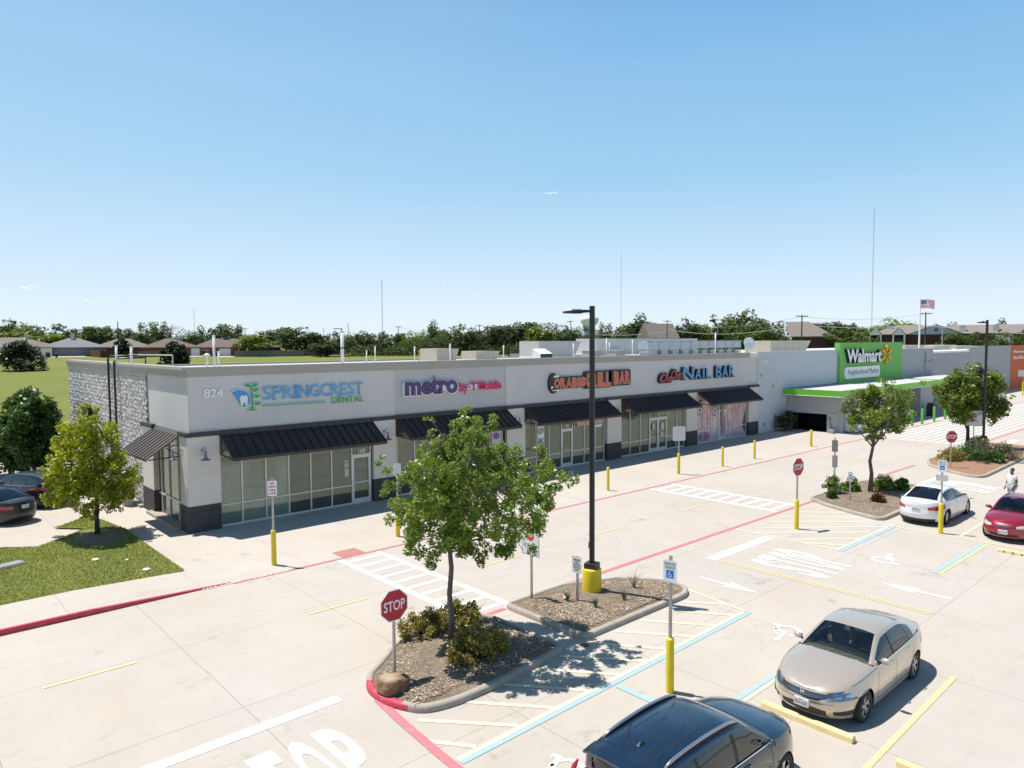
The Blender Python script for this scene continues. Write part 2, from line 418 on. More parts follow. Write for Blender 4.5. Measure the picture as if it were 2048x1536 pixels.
# red kerb face on the left
b = MB()
b.add([(-40,23.2,0),(-40,23.2,.15),(4.5,23.2,.15),(8.6,23.2,.006),(8.6,23.2,0)], [(0,4,3,2,1)])
b.add([(-40,23.2,.154),(4.5,23.2,.154),(4.5,23.31,.154),(-40,23.31,.154)], [(0,1,2,3)])
b.add([(4.5,23.2,.154),(8.6,23.2,.010),(8.6,23.31,.010),(4.5,23.31,.154)], [(0,1,2,3)])
for v_ in range(len(b.v)): b.v[v_] = (b.v[v_][0], b.v[v_][1]-(.004), b.v[v_][2])
struct('kerb', b, M_pred2)

# lawn
lawn = [(-40,25.45),(LX-.03,25.45),(LX-.03,29.5),(LX-.03,33.1),(7.62,34.6)]+[G(*q) for q in ((196,1039),(180,1036),(165,1038),(140,1047),(108,1058),(168,1059.5),(150,1068),(120,1079),(98,1088),(75,1096),(0,1098))]+[(-40,33.2)]
bm = bmesh.new(); vs = [bm.verts.new((x,y,.06)) for x,y in lawn]; fc = bm.faces.new(vs); bmesh.ops.triangulate(bm, faces=[fc])
me = bpy.data.meshes.new('lawn'); bm.to_mesh(me); bm.free()
setp(link('lawn', me, M_grass), kind='structure')
# grass blades near the camera
def in_poly(x, y, poly):
    c = False; n = len(poly); j = n-1
    for i in range(n):
        xi, yi = poly[i]; xj, yj = poly[j]
        if (yi > y) != (yj > y) and x < (xj-xi)*(y-yi)/(yj-yi)+xi: c = not c
        j = i
    return c
def blades(name, n, box, poly, hgt, material, z=.06, seed=3):
    rg = random.Random(seed); V = []; F = []
    k = 0
    while k < n:
        x = rg.uniform(box[0], box[2]); y = rg.uniform(box[1], box[3])
        if not in_poly(x, y, poly): continue
        if (x-6.74)**2*1.2+(y-32.2)**2*.35 < 1.0: k += 1; continue
        a = rg.uniform(0, 6.28); h = hgt*rg.uniform(.5,1.3); w_ = .012
        dx, dy = math.cos(a)*w_, math.sin(a)*w_; lx, ly = rg.uniform(-.03,.03), rg.uniform(-.03,.03)
        o = len(V); V += [(x-dx,y-dy,z),(x+dx,y+dy,z),(x+lx,y+ly,z+h)]; F.append((o,o+1,o+2)); k += 1
    me = bpy.data.meshes.new(name); me.from_pydata(V, [], F)
    return setp(link(name, me, material), 'short mown grass blades covering the corner lawn', 'grass', kind='stuff')
L_blade = foliage('grass_blades', [(.18,.25,.03),(.28,.32,.05),(.42,.38,.12)], .5)
blades('grass', 34000, (0.5,25.45,LX,37), lawn, .05, L_blade)
# mulch ring under corner tree, utility covers
b = MB(); b.add([(6.74,32.3,.13)]+[(6.74+.95*math.cos(t)*(1+.06*math.sin(5*t)), 32.25+1.25*math.sin(t), .064) for t in [2*math.pi*k/28 for k in range(28)]], [(0,1+k,1+(k+1)%28) for k in range(28)])
setp(obj('mulch_ring', b, M_mulch, smooth=True), kind='structure')
p = G(18,1135)
o = thing('utility_cover', 'grey-green rectangular utility lid lying in the lawn at the left edge', 'utility cover', (p[0],p[1],.06), .3)
b = MB(); b.box(-.42,-.22,0,.42,.22,.07); obj('lid', b, mat('lid_grey', (.24,.27,.26), .7, noise=(8,.1)), o)
b = MB(); b.box(-.46,-.26,0,.46,.26,.035); obj('frame', b, M_kerb, o)
for (u,v,lab) in ((191,1124,'white round cap in the lawn below the corner tree'),(293,1144,'white round cap in the lawn near the pavement corner'),(254,1125,'tiny white cap in the lawn between two larger caps')):
    x, y = G(u, v); o = thing('sprinkler_cap', lab, 'lawn cap', (x,y,.07))
    s = .5 if 'tiny' in lab else 1
    b = MB(); b.lathe([(.0,.05),(.10*s,.05),(.12*s,.03),(.12*s,0)], n=14); obj('cap', b, M_white, o)

# ------------------------------------------------------------------ painted markings
def strip(name, pts, w_, material, z=.010, n=None):
    b = MB()
    for (a, c) in zip(pts[:-1], pts[1:]):
        a = Vector((*a, 0)); c = Vector((*c, 0)); t = (c-a).normalized(); s = Vector((-t.y, t.x, 0))*w_/2
        b.quad((a.x-s.x,a.y-s.y,z),(c.x-s.x,c.y-s.y,z),(c.x+s.x,c.y+s.y,z),(a.x+s.x,a.y+s.y,z))
    return struct(name, b, material)
strip('fire_lane_line', [(8.6,23.12),(150,23.12)], .15, M_pred, .010)
strip('fire_lane_line', [(16.6,15.62),(33.9,15.72)], .17, M_pred)
strip('fire_lane_line', [(12.98,15.42),(13.62,15.42)], .17, M_pred)
strip('fire_lane_line', [(35.9,15.98),(48.3,15.98)], .17, M_pred)
strip('fire_lane_line', [(58.5,16.0),(150,16.2)], .17, M_pred)
strip('fire_lane_line', [(8.02,13.3),(7.9,12.3),(7.76,10.6),(7.6,7.0)], .2, M_pred, .012)
def crosswalk(xa, xb, y0, y1, n, lean=0.0, bar=.16):
    b = MB(); z = .008
    for x0, x1 in ((xa, xa+.24), (xb-.24, xb)): b.sheet([(x0,y0),(x1,y0),(x1,y1),(x0,y1)], z)
    for k in range(n):
        y = y0+(k+.35)*(y1-y0)/n
        b.sheet([(xa+.245,y),(xb-.245,y),(xb-.245,y+bar),(xa+.245,y+bar)], z)
    return struct('crosswalk', b, M_pwhite)
crosswalk(12.25, 14.05, 15.45, 22.95, 10, bar=.20)
crosswalk(30.5, 32.6, 15.85, 22.9, 10, bar=.20)
b = MB(); z = .008
for k in range(11):
    y = 16.5+k*.62; b.sheet([(60.2,y),(122,y),(122,y+.14),(60.2,y+.14)], z)
b.sheet([(60.0,16.3),(60.19,16.3),(60.19,22.9),(60.0,22.9)], z)
struct('crosswalk', b, M_pwhite)
def rectm(name, x0, y0, x1, y1, material, z=.008):
    b = MB(); b.sheet([(x0,y0),(x1,y0),(x1,y1),(x0,y1)], z); return struct(name, b, material)
rectm('stop_line', 3.2, 13.78, 7.42, 14.08, M_pwhite)
rectm('stop_line', 22.15, 13.72, 26.4, 14.16, M_pwhite)
rectm('stop_line', 41.2, 13.45, 45.4, 13.75, M_pwhite)
rectm('stop_line', 62.0, 14.4, 66.0, 14.9, M_pwhite)
def gtext(s, x0, x1, y0, y1, name='road_lettering', flip=False, material=None, off=.03):
    ux, uy = ((1,0,0),(0,1,0)); org = (0,0,.009)
    if flip: ux, uy = (-1,0,0), (0,-1,0); x0, x1, y0, y1 = -x1, -x0, -y1, -y0
    return setp(text(name, s, (x0,x1,y0,y1), org, ux, uy, .001, material or M_pwhite, off=off), kind='structure')
for i, ch in enumerate('STOP'):
    gtext(ch, 4.28+i*.66, 4.28+i*.66+.53, 10.35, 13.0)
    gtext(ch, 22.95+i*.62, 22.95+i*.62+.50, 10.15, 12.95)
    gtext(ch, 42.0+i*.62, 42.0+i*.62+.50, 10.3, 12.9)
def arrow(x, y0, y1, name='lane_arrow'):
    d = 1 if y1 > y0 else -1; b = MB(); z = .009; L = abs(y1-y0)
    P = [(x-.07,y0),(x+.07,y0),(x+.07,y0+d*L*.5),(x+.30,y0+d*L*.45),(x,y1),(x-.30,y0+d*L*.45),(x-.07,y0+d*L*.5)]
    b.add([(p[0],p[1],z) for p in P], [(0,1,2,6),(2,3,4),(2,4,6),(6,4,5)]); return struct(name, b, M_pwhite)
arrow(20.2, 13.1, 11.0); arrow(23.95, 6.8, 8.85)
strip('centre_line', [(22.17,13.6),(22.17,6.8)], .08, M_pyel2); strip('centre_line', [(22.34,13.6),(22.34,6.8)], .08, M_pyel2)
for x0 in (2.7, 9.2, 15.6, 21.6, 27.5, 33.5, 39.5, 45.5, 51.5, 57.5): strip('lane_dash', [(x0,18.95),(x0+1.95,18.95)], .11, M_pyel2)
# near accessible bays
strip('hatch_border', [(7.9,10.32),(18.55,10.52)], .13, M_pyel); strip('blue_bay_line', [(7.9,10.19),(18.6,10.38)], .12, M_pblue)
strip('hatch_border', [(18.9,12.7),(18.55,10.5)], .10, M_pyel)
for x0, y0, x1, y1 in ((7.80,11.3,8.44,10.42),(8.17,12.0,9.56,10.42),(9.3,12.0,10.6,10.42),(10.4,12.05,11.7,10.44),(11.5,12.15,12.8,10.46),(12.5,12.1,13.85,10.46),(13.6,12.2,14.8,10.5),(14.7,12.15,15.95,10.5),(15.8,12.15,17.03,10.5),(16.9,12.15,18.1,10.5),(17.9,12.15,18.65,11.2)):
    strip('hatch_line', [(x0,y0),(x1,y1)], .12, M_pyel, .008)
strip('blue_bay_line', [(12.35,10.15),(12.35,8.75)], .17, M_pblue, .012)
strip('blue_bay_line', [(13.2,7.97),(18.5,8.0)], .12, M_pblue); strip('bay_line', [(13.2,7.84),(18.5,7.87)], .11, M_pyel)
strip('bay_line', [(12.0,5.03),(18.4,5.12)], .12, M_pyel2); strip('bay_line', [(12.3,7.9),(12.25,-4)], .10, M_pyel)
strip('blue_bay_line', [(5.2,7.6),(12.2,7.75)], .12, M_pblue); strip('bay_line', [(5.2,5.0),(12.1,5.0)], .12, M_pyel2)
strip('bay_line', [(12,2.3),(18.4,2.35)], .14, M_pyel2)
# far accessible bays
strip('blue_bay_line', [(26.5,11.2),(31.7,11.2)], .14, M_pblue); strip('blue_bay_line', [(26.3,8.0),(31.5,7.93)], .14, M_pblue)
strip('bay_line', [(26.5,11.36),(31.5,11.36)], .12, M_pyel); strip('bay_line', [(26.3,7.85),(31.5,7.79)], .12, M_pyel2)
strip('bay_line', [(31.72,11.6),(31.62,-6)], .11, M_pyel); strip('hatch_border', [(26.5,15.5),(26.6,11.4)], .10, M_pyel)
strip('bay_line', [(31.9,8.82),(38.4,8.9)], .12, M_pyel); strip('bay_line', [(26.4,5.0),(38.4,5.0)], .12, M_pyel)
for x0, y0, x1, y1 in ((25.9,12.7,27.4,11.4),(26.7,13.2,28.8,11.4),(26.55,14.6,30.2,11.4),(27.5,14.9,31.4,11.4),(28.7,15.15,31.5,12.5),(29.8,15.3,32.2,12.8),(31.1,15.3,32.7,13.6)):
    strip('hatch_line', [(max(x0,26.6),y0),(x1,y1)], .12, M_pyel, .008)
# wheelchair symbols
def hc_symbol(x, y, s, name, parent=None, frame=None, material=None, flip=1):
    """wheelchair drawn with tubes flattened; s = symbol height"""
    P = []
    def stroke(pts, w_):
        for a, c in zip(pts[:-1], pts[1:]):
            a = Vector(a); c = Vector(c); t = (c-a).normalized(); n = Vector((-t.y, t.x))*w_/2; e = t*w_*.25
            P.append([a-n-e, c-n+e, c+n+e, a+n-e])
    arc = [(.0-.03+.27*math.cos(math.radians(t)), -.20+.27*math.sin(math.radians(t))) for t in range(125, 390, 20)]
    stroke(arc, .085)
    stroke([(-.08,.30),(-.04,-.05),(.17,-.06),(.28,-.36),(.40,-.32)], .10); stroke([(-.06,.12),(.14,.12)], .075)
    P.append([Vector(p) for p in ngon(-.09,.44,.075,.075,10)])
    b = MB()
    for i, q in enumerate(P):
        vs = []
        for p in q:
            px, py = p.x*s*flip, p.y*s
            if frame is None: vs.append((x+px, y+py, .009+.0012*(i % 3)))
            else:
                o, ux, uy, off = frame; n = ux.cross(uy); vs.append(tuple(o+ux*px+uy*py+n*(off+.0006*(i % 3))))
        if (flip < 0): vs = vs[::-1]
        b.add(vs, [tuple(range(len(vs)))])
    return obj(name, b, material or M_pwhite, parent, world=True)
def hc_ground(x, y, s, ang):
    ux = Vector((math.cos(ang), math.sin(ang), 0)); uy = Vector((-math.sin(ang), math.cos(ang), 0))
    setp(hc_symbol(0, 0, s, 'wheelchair_marking', frame=(Vector((x,y,.009)), ux, uy, 0)), kind='structure')
hc_ground(17.9, 9.05, 1.15, math.radians(90)); hc_ground(26.8, 9.65, 1.3, math.radians(-90)); hc_ground(8.95, 8.75, 1.15, math.radians(90))
x, y = G(1170, 1291)
b = MB(); b.lathe([(0,.012),(.11,.012),(.11,.002)], c=(x,y,0), n=20); setp(obj('drain_cover', b, mat('rust', (.2,.08,.04), .8)), 'small round rust-brown cover beside the corner of the lamp island kerb', 'drain cover')
b = MB(); b.sheet([(12.6,23.22),(13.55,23.22),(13.55,24.0),(12.6,24.0)], .011)
struct('tactile_paving', b, mat('tactile_red', (.42,.20,.17), .85, bump=(60,.8), noise=(12,.12)))
# white FIRE LANE lettering on the red line
for x0 in (7.65, 9.3): text('kerb_lettering', 'FIRE LANE', (x0, x0+1.2, 0, .10), (0,23.08,.0145) if x0 > 8.6 else (0,23.08,.03), (1,0,0), (0,1,0), .001, M_pwhite)['kind'] = 'structure'

# ------------------------------------------------------------------ kerbed islands
def smooth_loop(pts, rad=.35, n=4):
    out = []; N = len(pts)
    for i in range(N):
        p0, p1, p2 = Vector(pts[i-1]), Vector(pts[i]), Vector(pts[(i+1) % N])
        a = (p0-p1); c = (p2-p1); r = min(rad, a.length*.45, c.length*.45); A = p1+a.normalized()*r; B = p1+c.normalized()*r
        for k in range(n+1):
            t = k/n; out.append(A*(1-t)**2+p1*2*t*(1-t)+B*t*t)
    return out
def offset_loop(L, d):
    out = []; N = len(L)
    for i in range(N):
        t = (L[(i+1) % N]-L[i-1]); t = t.normalized() if t.length > 1e-6 else Vector((1,0)); out.append(L[i]+Vector((-t.y, t.x))*d)
    return out
def island(pts, label, bedmat=None, rad=.4, red=None, rise=.05):
    L = smooth_loop(pts, rad)
    if sum(a.x*b_.y-b_.x*a.y for a, b_ in zip(L, L[1:]+L[:1])) < 0: L = L[::-1]
    prof = [(0,0),(0,.10),(.025,.135),(.06,.15),(.15,.15),(.16,.09)]
    b = MB(); n = len(L)
    for d, h in prof:
        for p in offset_loop(L, d): b.v.append((p.x, p.y, h))
    for i in range(len(prof)-1):
        for k in range(n):
            b.f.append((i*n+k, i*n+(k+1) % n, (i+1)*n+(k+1) % n, (i+1)*n+k)); b.m.append(0)
    if red:
        for fi, f in enumerate(b.f):
            c = sum((Vector(b.v[i]) for i in f), Vector())/4
            if red(c): b.m[fi] = 1
    struct('kerb', b, [M_kerb, M_pred2], True)
    inner = offset_loop(L, .155); c = sum(inner, Vector((0,0)))/n
    b = MB(); rings = [(1,.115),(.85,.135),(.6,.135+rise*.6),(.3,.135+rise)]
    for s_, z_ in rings:
        for p in inner: q = c+(p-c)*s_; b.v.append((q.x, q.y, z_))
    b.v.append((c.x, c.y, .135+rise))
    for i in range(3):
        for k in range(n): b.f.append((i*n+k, i*n+(k+1) % n, (i+1)*n+(k+1) % n, (i+1)*n+k)); b.m.append(0)
    for k in range(n): b.f.append((3*n+k, 3*n+(k+1) % n, 4*n)); b.m.append(0)
    return struct('mulch_bed', b, bedmat or M_mulch, True)
island([(7.98,13.7),(7.98,12.9),(8.35,12.1),(9.1,11.9),(10.3,11.9),(12.85,12.2),(12.85,15.2),(12.3,15.75),(10.75,15.86),(9.7,15.35),(8.96,14.75),(8.3,14.3)], 'a', rad=.35,
       red=lambda c: c.x < 8.2 and c.y > 12.2)
island([(13.62,15.5),(13.60,12.28),(18.35,12.3),(18.9,12.7),(18.95,13.5),(18.0,14.75),(16.2,15.55)], 'b', rad=.3)
island([(34.1,16.0),(33.3,14.9),(32.6,13.3),(32.2,12.1),(32.5,11.85),(40.6,11.85),(41.3,12.5),(41.2,15.2),(40.2,16.0)], 'c', rad=.35)
M_mulch2 = mat('red_mulch', (.30,.17,.10), .95, noise=(30,.5,3), bump=(40,.9))
island([(48.6,15.3),(47.2,13.9),(46.3,12.6),(46.3,11.95),(46.9,11.75),(62,12.0),(62.3,15.7),(50.5,16.0)], 'd', M_mulch2, rad=.35)
# loose chips of mulch
def chips():
    rg = random.Random(5); V = []; F = []
    for poly, n in (([(8.3,12.3),(12.5,12.5),(12.5,15.3),(9.8,15.0),(8.6,14.0)], 5200), ([(13.95,12.6),(18.3,12.6),(18.6,13.3),(17.4,14.6),(14.0,15.1)], 5200), ([(33.6,15.7),(32.8,12.3),(40,12.2),(40,15.6)], 2500)):
        xs = [p[0] for p in poly]; ys = [p[1] for p in poly]; k = 0
        while k < n:
            x, y = rg.uniform(min(xs), max(xs)), rg.uniform(min(ys), max(ys))
            if not in_poly(x, y, poly): continue
            a = rg.uniform(0,3.14); l = rg.uniform(.015,.045); w_ = rg.uniform(.004,.010); t = rg.uniform(-.3,.5)
            dx, dy = math.cos(a), math.sin(a); z0 = .15+rg.uniform(0,.03); o = len(V)
            V += [(x-dx*l-dy*w_, y-dy*l+dx*w_, z0),(x+dx*l-dy*w_, y+dy*l+dx*w_, z0+l*t),(x+dx*l+dy*w_, y+dy*l-dx*w_, z0+l*t+.004),(x-dx*l+dy*w_, y-dy*l-dx*w_, z0+.004)]
            F.append((o,o+1,o+2,o+3)); k += 1
    me = bpy.data.meshes.new('wood_chips'); me.from_pydata(V, [], F)
    k = NB('chip'); g = k.new('ShaderNodeNewGeometry')
    M = k.fin(k.ramp(g.outputs['Random Per Island'], [(0,(.12,.08,.05)),(.5,(.34,.25,.165)),(1,(.66,.55,.42))]), .9)
    setp(link('wood_chips', me, M), 'loose shredded wood mulch scattered over the kerbed islands', 'mulch', kind='stuff')
chips()
# boulder
k = NB('sandstone'); gN = k.new('ShaderNodeNewGeometry'); sN = k.new('ShaderNodeSeparateXYZ'); k.l.new(gN.outputs['Normal'], sN.inputs[0])
sO = k.new('ShaderNodeSeparateXYZ'); k.l.new(k.tc.outputs['Object'], sO.inputs[0])
nn_ = k.noise(7, 6, .7); cc_ = k.mix(k.mr(nn_, .35, .65, 0, 1), (.17,.085,.045), (.30,.18,.10)); cc_ = k.mix(k.mr(sO.outputs[2], .29, .35, 0, .8), cc_, (.52,.40,.27)); k.bump(k.noise(12, 8, .75), 1.0, .04); M_sand = k.fin(cc_, .92)
def boulder():
    rg = random.Random(2); o = thing('boulder', 'brown sandstone boulder at the foot of the nearest stop sign', 'boulder', (8.38,13.22,.13), .2)
    bm = bmesh.new(); bmesh.ops.create_icosphere(bm, subdivisions=4, radius=1)
    for v in bm.verts:
        c = v.co; c.x = math.copysign(abs(c.x)**.45, c.x)*.36; c.y = math.copysign(abs(c.y)**.5, c.y)*.25; c.z = math.copysign(abs(c.z)**.38, c.z)*.19+.15; c.x *= 1-.35*max(0,c.z-.15); c.z -= .12*max(0,c.x+.1)
        n = math.sin(c.x*13+c.z*8)*.018+math.sin(c.y*17+c.x*9)*.015+math.sin(c.z*23+c.y*11)*.014+rg.uniform(-.007,.007)
        c *= 1+n*2; c.z += .06*(c.x < 0)*abs(c.x)
    me = bpy.data.meshes.new('boulder'); bm.to_mesh(me); bm.free()
    link('rock', me, M_sand, o, smooth=False)
boulder()

# ------------------------------------------------------------------ wheel stops, bollards
def wheel_stop(x, y0, y1, label, letters=None):
    o = thing('wheel_stop', label, 'wheel stop', (x, (y0+y1)/2, 0), 0, 'precast wheel stops'); L = abs(y1-y0)/2
    b = MB(); P = [(-.09,0),(-.075,.10),(-.05,.13),(.05,.13),(.075,.10),(.09,0)]
    b.add([(p[0],-L,p[1]) for p in P]+[(p[0],L,p[1]) for p in P], [tuple(range(5,-1,-1)), tuple(range(6,12))]+[(i,i+1,7+i,6+i) for i in range(5)])
    bl = obj('concrete_bar', b, M_ywheel, o)
    for i_, ch_ in enumerate(letters or ''):
        q_ = -L*.8+i_*L*1.6/len(letters)
        if ch_ != ' ': text('stencil_letter', ch_, (q_, q_+.07, .03, .10), (x-.092,(y0+y1)/2,0), (0,-1,0), (.1,0,1), .003, M_signk, o)
wheel_stop(13.92, 7.45, 5.55, 'pale yellow wheel stop in front of the beige sedan')
wheel_stop(13.75, 4.70, 2.8, 'pale yellow wheel stop cut by the bottom edge of the picture')
wheel_stop(30.65, 7.25, 5.4, 'yellow wheel stop with stencilled letters before the red car', 'R E S E R V')
def bollard(x, y, label, h=1.23, r=.075, material=None, name='bollard', group='yellow bollards along the shop pavement'):
    o = thing(name, label, 'bollard', (x,y,0), 0, group); b = MB()
    b.lathe([(r,0),(r,h-.03),(r*.9,h-.01),(r*.5,h+.01),(0,h+.015)], n=20); obj('post', b, material or M_yel, o, smooth=True)
    return o
bollard(*G(1030,1004), 'yellow bollard half hidden behind the oak crown')
bollard(*G(1216,981), 'yellow bollard just right of the tall black lamp post')
bollard(*G(1445,933), 'yellow bollard in front of the pink salon windows')
bollard(*G(1509,918), 'yellow bollard right of the salon windows')
bollard(*G(1622,893), 'yellow bollard in front of the dark trolley opening', r=.09)
for (u,v), lb in zip(((1824,852),(1844,848),(1868,843),(1890,838)), ('leftmost green bollard before the market entrance','second green bollard from the left at the market entrance','third green bollard, left of the low tree crown','rightmost green bollard, partly behind the tree crown')):
    bollard(*G(u,v), lb, 1.42, .11, M_green, group='green bollards before the market entrance')
# ------------------------------------------------------------------ materials of the buildings
def stucco(name, col):
    k = NB(name); f = k.noise(.35, 5, .6); g = k.noise(60, 3, .7)
    mp = k.new('ShaderNodeMapping'); mp.inputs['Scale'].default_value = (1.3, 1.3, .12); k.l.new(k.tc.outputs['Object'], mp.inputs['Vector'])
    st = k.noise(1.0, 5, .7, vec=mp.outputs[0])
    t = k.math('ADD', k.math('ADD', k.mr(f, .3, .7, .95, 1.03), k.mr(st, .45, .8, .0, -.07)), k.mr(g, .3, .7, -.02, .02))
    v = k.new('ShaderNodeVectorMath', operation='SCALE'); v.inputs[0].default_value = col; k.l.new(t, v.inputs['Scale'])
    k.bump(g, .25, .004); return k.fin(v.outputs[0], .9)
M_stuc = stucco('light_grey_stucco', (.60,.58,.565)); M_stuc2 = stucco('mid_grey_stucco', (.525,.505,.495))
M_col = stucco('column_stone', (.66,.62,.57)); M_colbase = mat('dark_column_base', (.052,.048,.05), .8, noise=(3,.18), bump=(20,.3))
M_cap = mat('dark_cap', (.04,.037,.037), .6, noise=(3,.1))
M_corn = stucco('cornice_stucco', (.40,.375,.34))
def block(name, cols, bw, bh, rough_bump, ns=5.5, dist=.05):
    k = NB(name); sx = k.new('ShaderNodeSeparateXYZ'); k.l.new(k.tc.outputs['Object'], sx.inputs[0])
    cb = k.new('ShaderNodeCombineXYZ'); a = k.math('ADD', sx.outputs[0], sx.outputs[1]); k.l.new(a, cb.inputs[0]); k.l.new(sx.outputs[2], cb.inputs[1])
    br = k.new('ShaderNodeTexBrick'); k.l.new(cb.outputs[0], br.inputs['Vector'])
    br.inputs['Scale'].default_value = 1; br.inputs['Brick Width'].default_value = bw; br.inputs['Row Height'].default_value = bh
    br.inputs['Mortar Size'].default_value = .012; br.inputs['Mortar Smooth'].default_value = .3
    br.inputs['Color1'].default_value = (*cols[0],1); br.inputs['Color2'].default_value = (*cols[1],1); br.inputs['Mortar'].default_value = (*cols[2],1)
    n1 = k.noise(ns, 7, .8, dist=.6 if ns < 5 else 0); n2 = k.noise(2.2, 4, .6)
    c = k.mix(k.mr(n1, .42, .62, 0, rough_bump[1]), br.outputs['Color'], cols[3])
    c = k.mix(k.mr(n2, .4, .65, 0, .3), c, tuple(x*.8 for x in cols[0]))
    h = k.math('SUBTRACT', k.math('MULTIPLY', n1, 1.0), k.math('MULTIPLY', br.outputs['Fac'], .5))
    k.bump(h, rough_bump[0], dist); return k.fin(c, .92)
M_split = block('split_face_block', [(.60,.57,.535),(.52,.495,.465),(.46,.435,.41),(.27,.255,.24)], .405, .203, (.8,.5), 4.5, .05)
M_wblock = block('painted_white_block', [(.60,.62,.64),(.56,.58,.61),(.50,.52,.55),(.44,.47,.50)], .405, .203, (.35,.55))
M_gblock = block('painted_grey_block', [(.40,.405,.415),(.385,.39,.40),(.34,.345,.355),(.36,.365,.375)], .405, .203, (.25,.25))
M_cblock = block('green_block', [(.20,.50,.13),(.19,.48,.12),(.16,.42,.10),(.18,.46,.12)], .405, .203, (.25,.3))
M_oblock = block('orange_block', [(.62,.15,.05),(.60,.14,.045),(.5,.11,.04),(.58,.13,.04)], .405, .203, (.25,.3))
M_stone = block('pale_split_stone', [(.62,.60,.56),(.54,.52,.49),(.3,.29,.28),(.36,.35,.33)], .405, .203, (1.0,.7))
M_awn = mat('dark_bronze_metal', (.042,.033,.029), .42, .3, noise=(3,.1))
M_alu = mat('aluminium_frame', (.62,.61,.58), .42, .25)
M_roof1 = mat('roof_membrane', (.46,.44,.41), .85, noise=(.6,.08))
M_brac = mat('rusty_bracket', (.10,.05,.035), .7)
def glass(name, base, refl=.34, tint=(.80,.84,.74)):
    k = NB(name); k.fin(k.mix(k.mr(k.noise(.7, 3), .35, .65, 0, 1), base, tuple(x*.55 for x in base)), .5)
    gl = k.new('ShaderNodeBsdfGlossy'); gl.inputs['Roughness'].default_value = .015; gl.inputs['Color'].default_value = (*tint, 1)
    bp = k.new('ShaderNodeBump'); bp.inputs['Strength'].default_value = .16; bp.inputs['Distance'].default_value = .02
    k.l.new(k.noise(.9, 2), bp.inputs['Height']); k.l.new(bp.outputs[0], gl.inputs['Normal'])
    fr = k.new('ShaderNodeFresnel'); fr.inputs[0].default_value = 1.5
    f = k.math('ADD', k.math('MULTIPLY', fr.outputs[0], .8), refl)
    mx = k.new('ShaderNodeMixShader'); k.l.new(f, mx.inputs[0]); k.l.new(k.b.outputs[0], mx.inputs[1]); k.l.new(gl.outputs[0], mx.inputs[2])
    k.l.new(mx.outputs[0], k.out.inputs[0]); return k.M
G_pale = glass('pale_blind_glass', (.17,.22,.18), .10, (.7,.8,.68)); G_dark = glass('shop_glass', (.022,.026,.022), .10, (.64,.78,.64)); G_blue = glass('dark_glass', (.02,.025,.026), .10, (.78,.86,.78))

# ------------------------------------------------------------------ strip of shops
FY = 30.5; SX = 9.65; END = 54.0; BACK = 53.2; SH1 = (SX, FY, 0)
mall = thing('shop_building', 'long low grey stucco shop row with black awnings and dark column bases', 'shop building', SH1)
P = dict(parent=mall, world=True)
COLS = [(9.62,10.92),(18.38,19.66),(27.18,28.55),(36.03,37.42),(45.03,46.42),(53.9,55.42)]
b = MB()
b.box(9.74, 30.56, 4.12, 19.66, 30.85, 6.62)
b.box(27.16, 30.56, 4.12, END, 30.85, 6.62)
obj('facade_wall', b, M_stuc, **P)
b = MB(); b.box(19.665, 30.60, 4.12, 27.155, 30.85, 6.62); obj('facade_wall', b, M_stuc2, **P)
b = MB(); b.box(9.74, 30.855, 4.12, 10.1, 36.1, 6.62); obj('side_wall', b, M_stuc, **P)
b = MB(); b.box(9.70, 36.9, 0, 10.1, BACK, 6.62); b.box(9.70, 36.12, 4.12, 10.1, 36.9, 6.62)
def rockface():
    # every split-face block is a rough bulge of real relief
    rg = np.random.default_rng(8); cw, rh = .405, .203; nx, nz = 6, 3; y0, y1, z0, z1 = 36.12, BACK-.002, 0., 6.5
    ny = int((y1-y0)/cw)*nx; nn = int(z1/rh)*nz; Y = np.linspace(y0, y1, ny+1); Z = np.linspace(z0, z1, nn+1); base = rg.uniform(0, .022, (200, 60)); n1 = rg.normal(size=(ny+1, nn+1)); n1 = (n1+np.roll(n1,1,0)+np.roll(n1,1,1)+np.roll(n1,(1,1),(0,1)))/2
    o = len(b.v)
    for i, y in enumerate(Y):
        for j, z in enumerate(Z):
            row = int(z/rh+1e-6); fz = z/rh-row; sh = .5*(row % 2); c_ = y/cw+sh; col = int(c_); fy = c_-col
            edge = min(fz, 1-fz)*2*rh/.2, min(fy, 1-fy)*2*cw/.2; k_ = min(1, min(edge)*2.2)
            b.v.append((9.695-.006-k_*(.006+.75*base[col % 200, row])-.016*n1[i, j], y, z))
    for i in range(ny):
        for j in range(nn):
            if Y[i] < 36.88 and Z[j] < 4.12: continue
            a = o+i*(nn+1)+j; b.f.append((a, a+1, a+nn+2, a+nn+1)); b.m.append(0)
rockface(); obj('block_wall', b, M_split, **P)
b = MB(); b.box(10.1, BACK-.35, 0, END, BACK, 6.25); b.box(END-.3, 30.86, 0, END-.02, BACK-.36, 6.45); obj('rear_wall', b, M_split, **P)
b = MB(); b.box(10.11, 30.86, 6.1, END-.31, BACK-.36, 6.28); obj('flat_roof', b, M_roof1, **P)
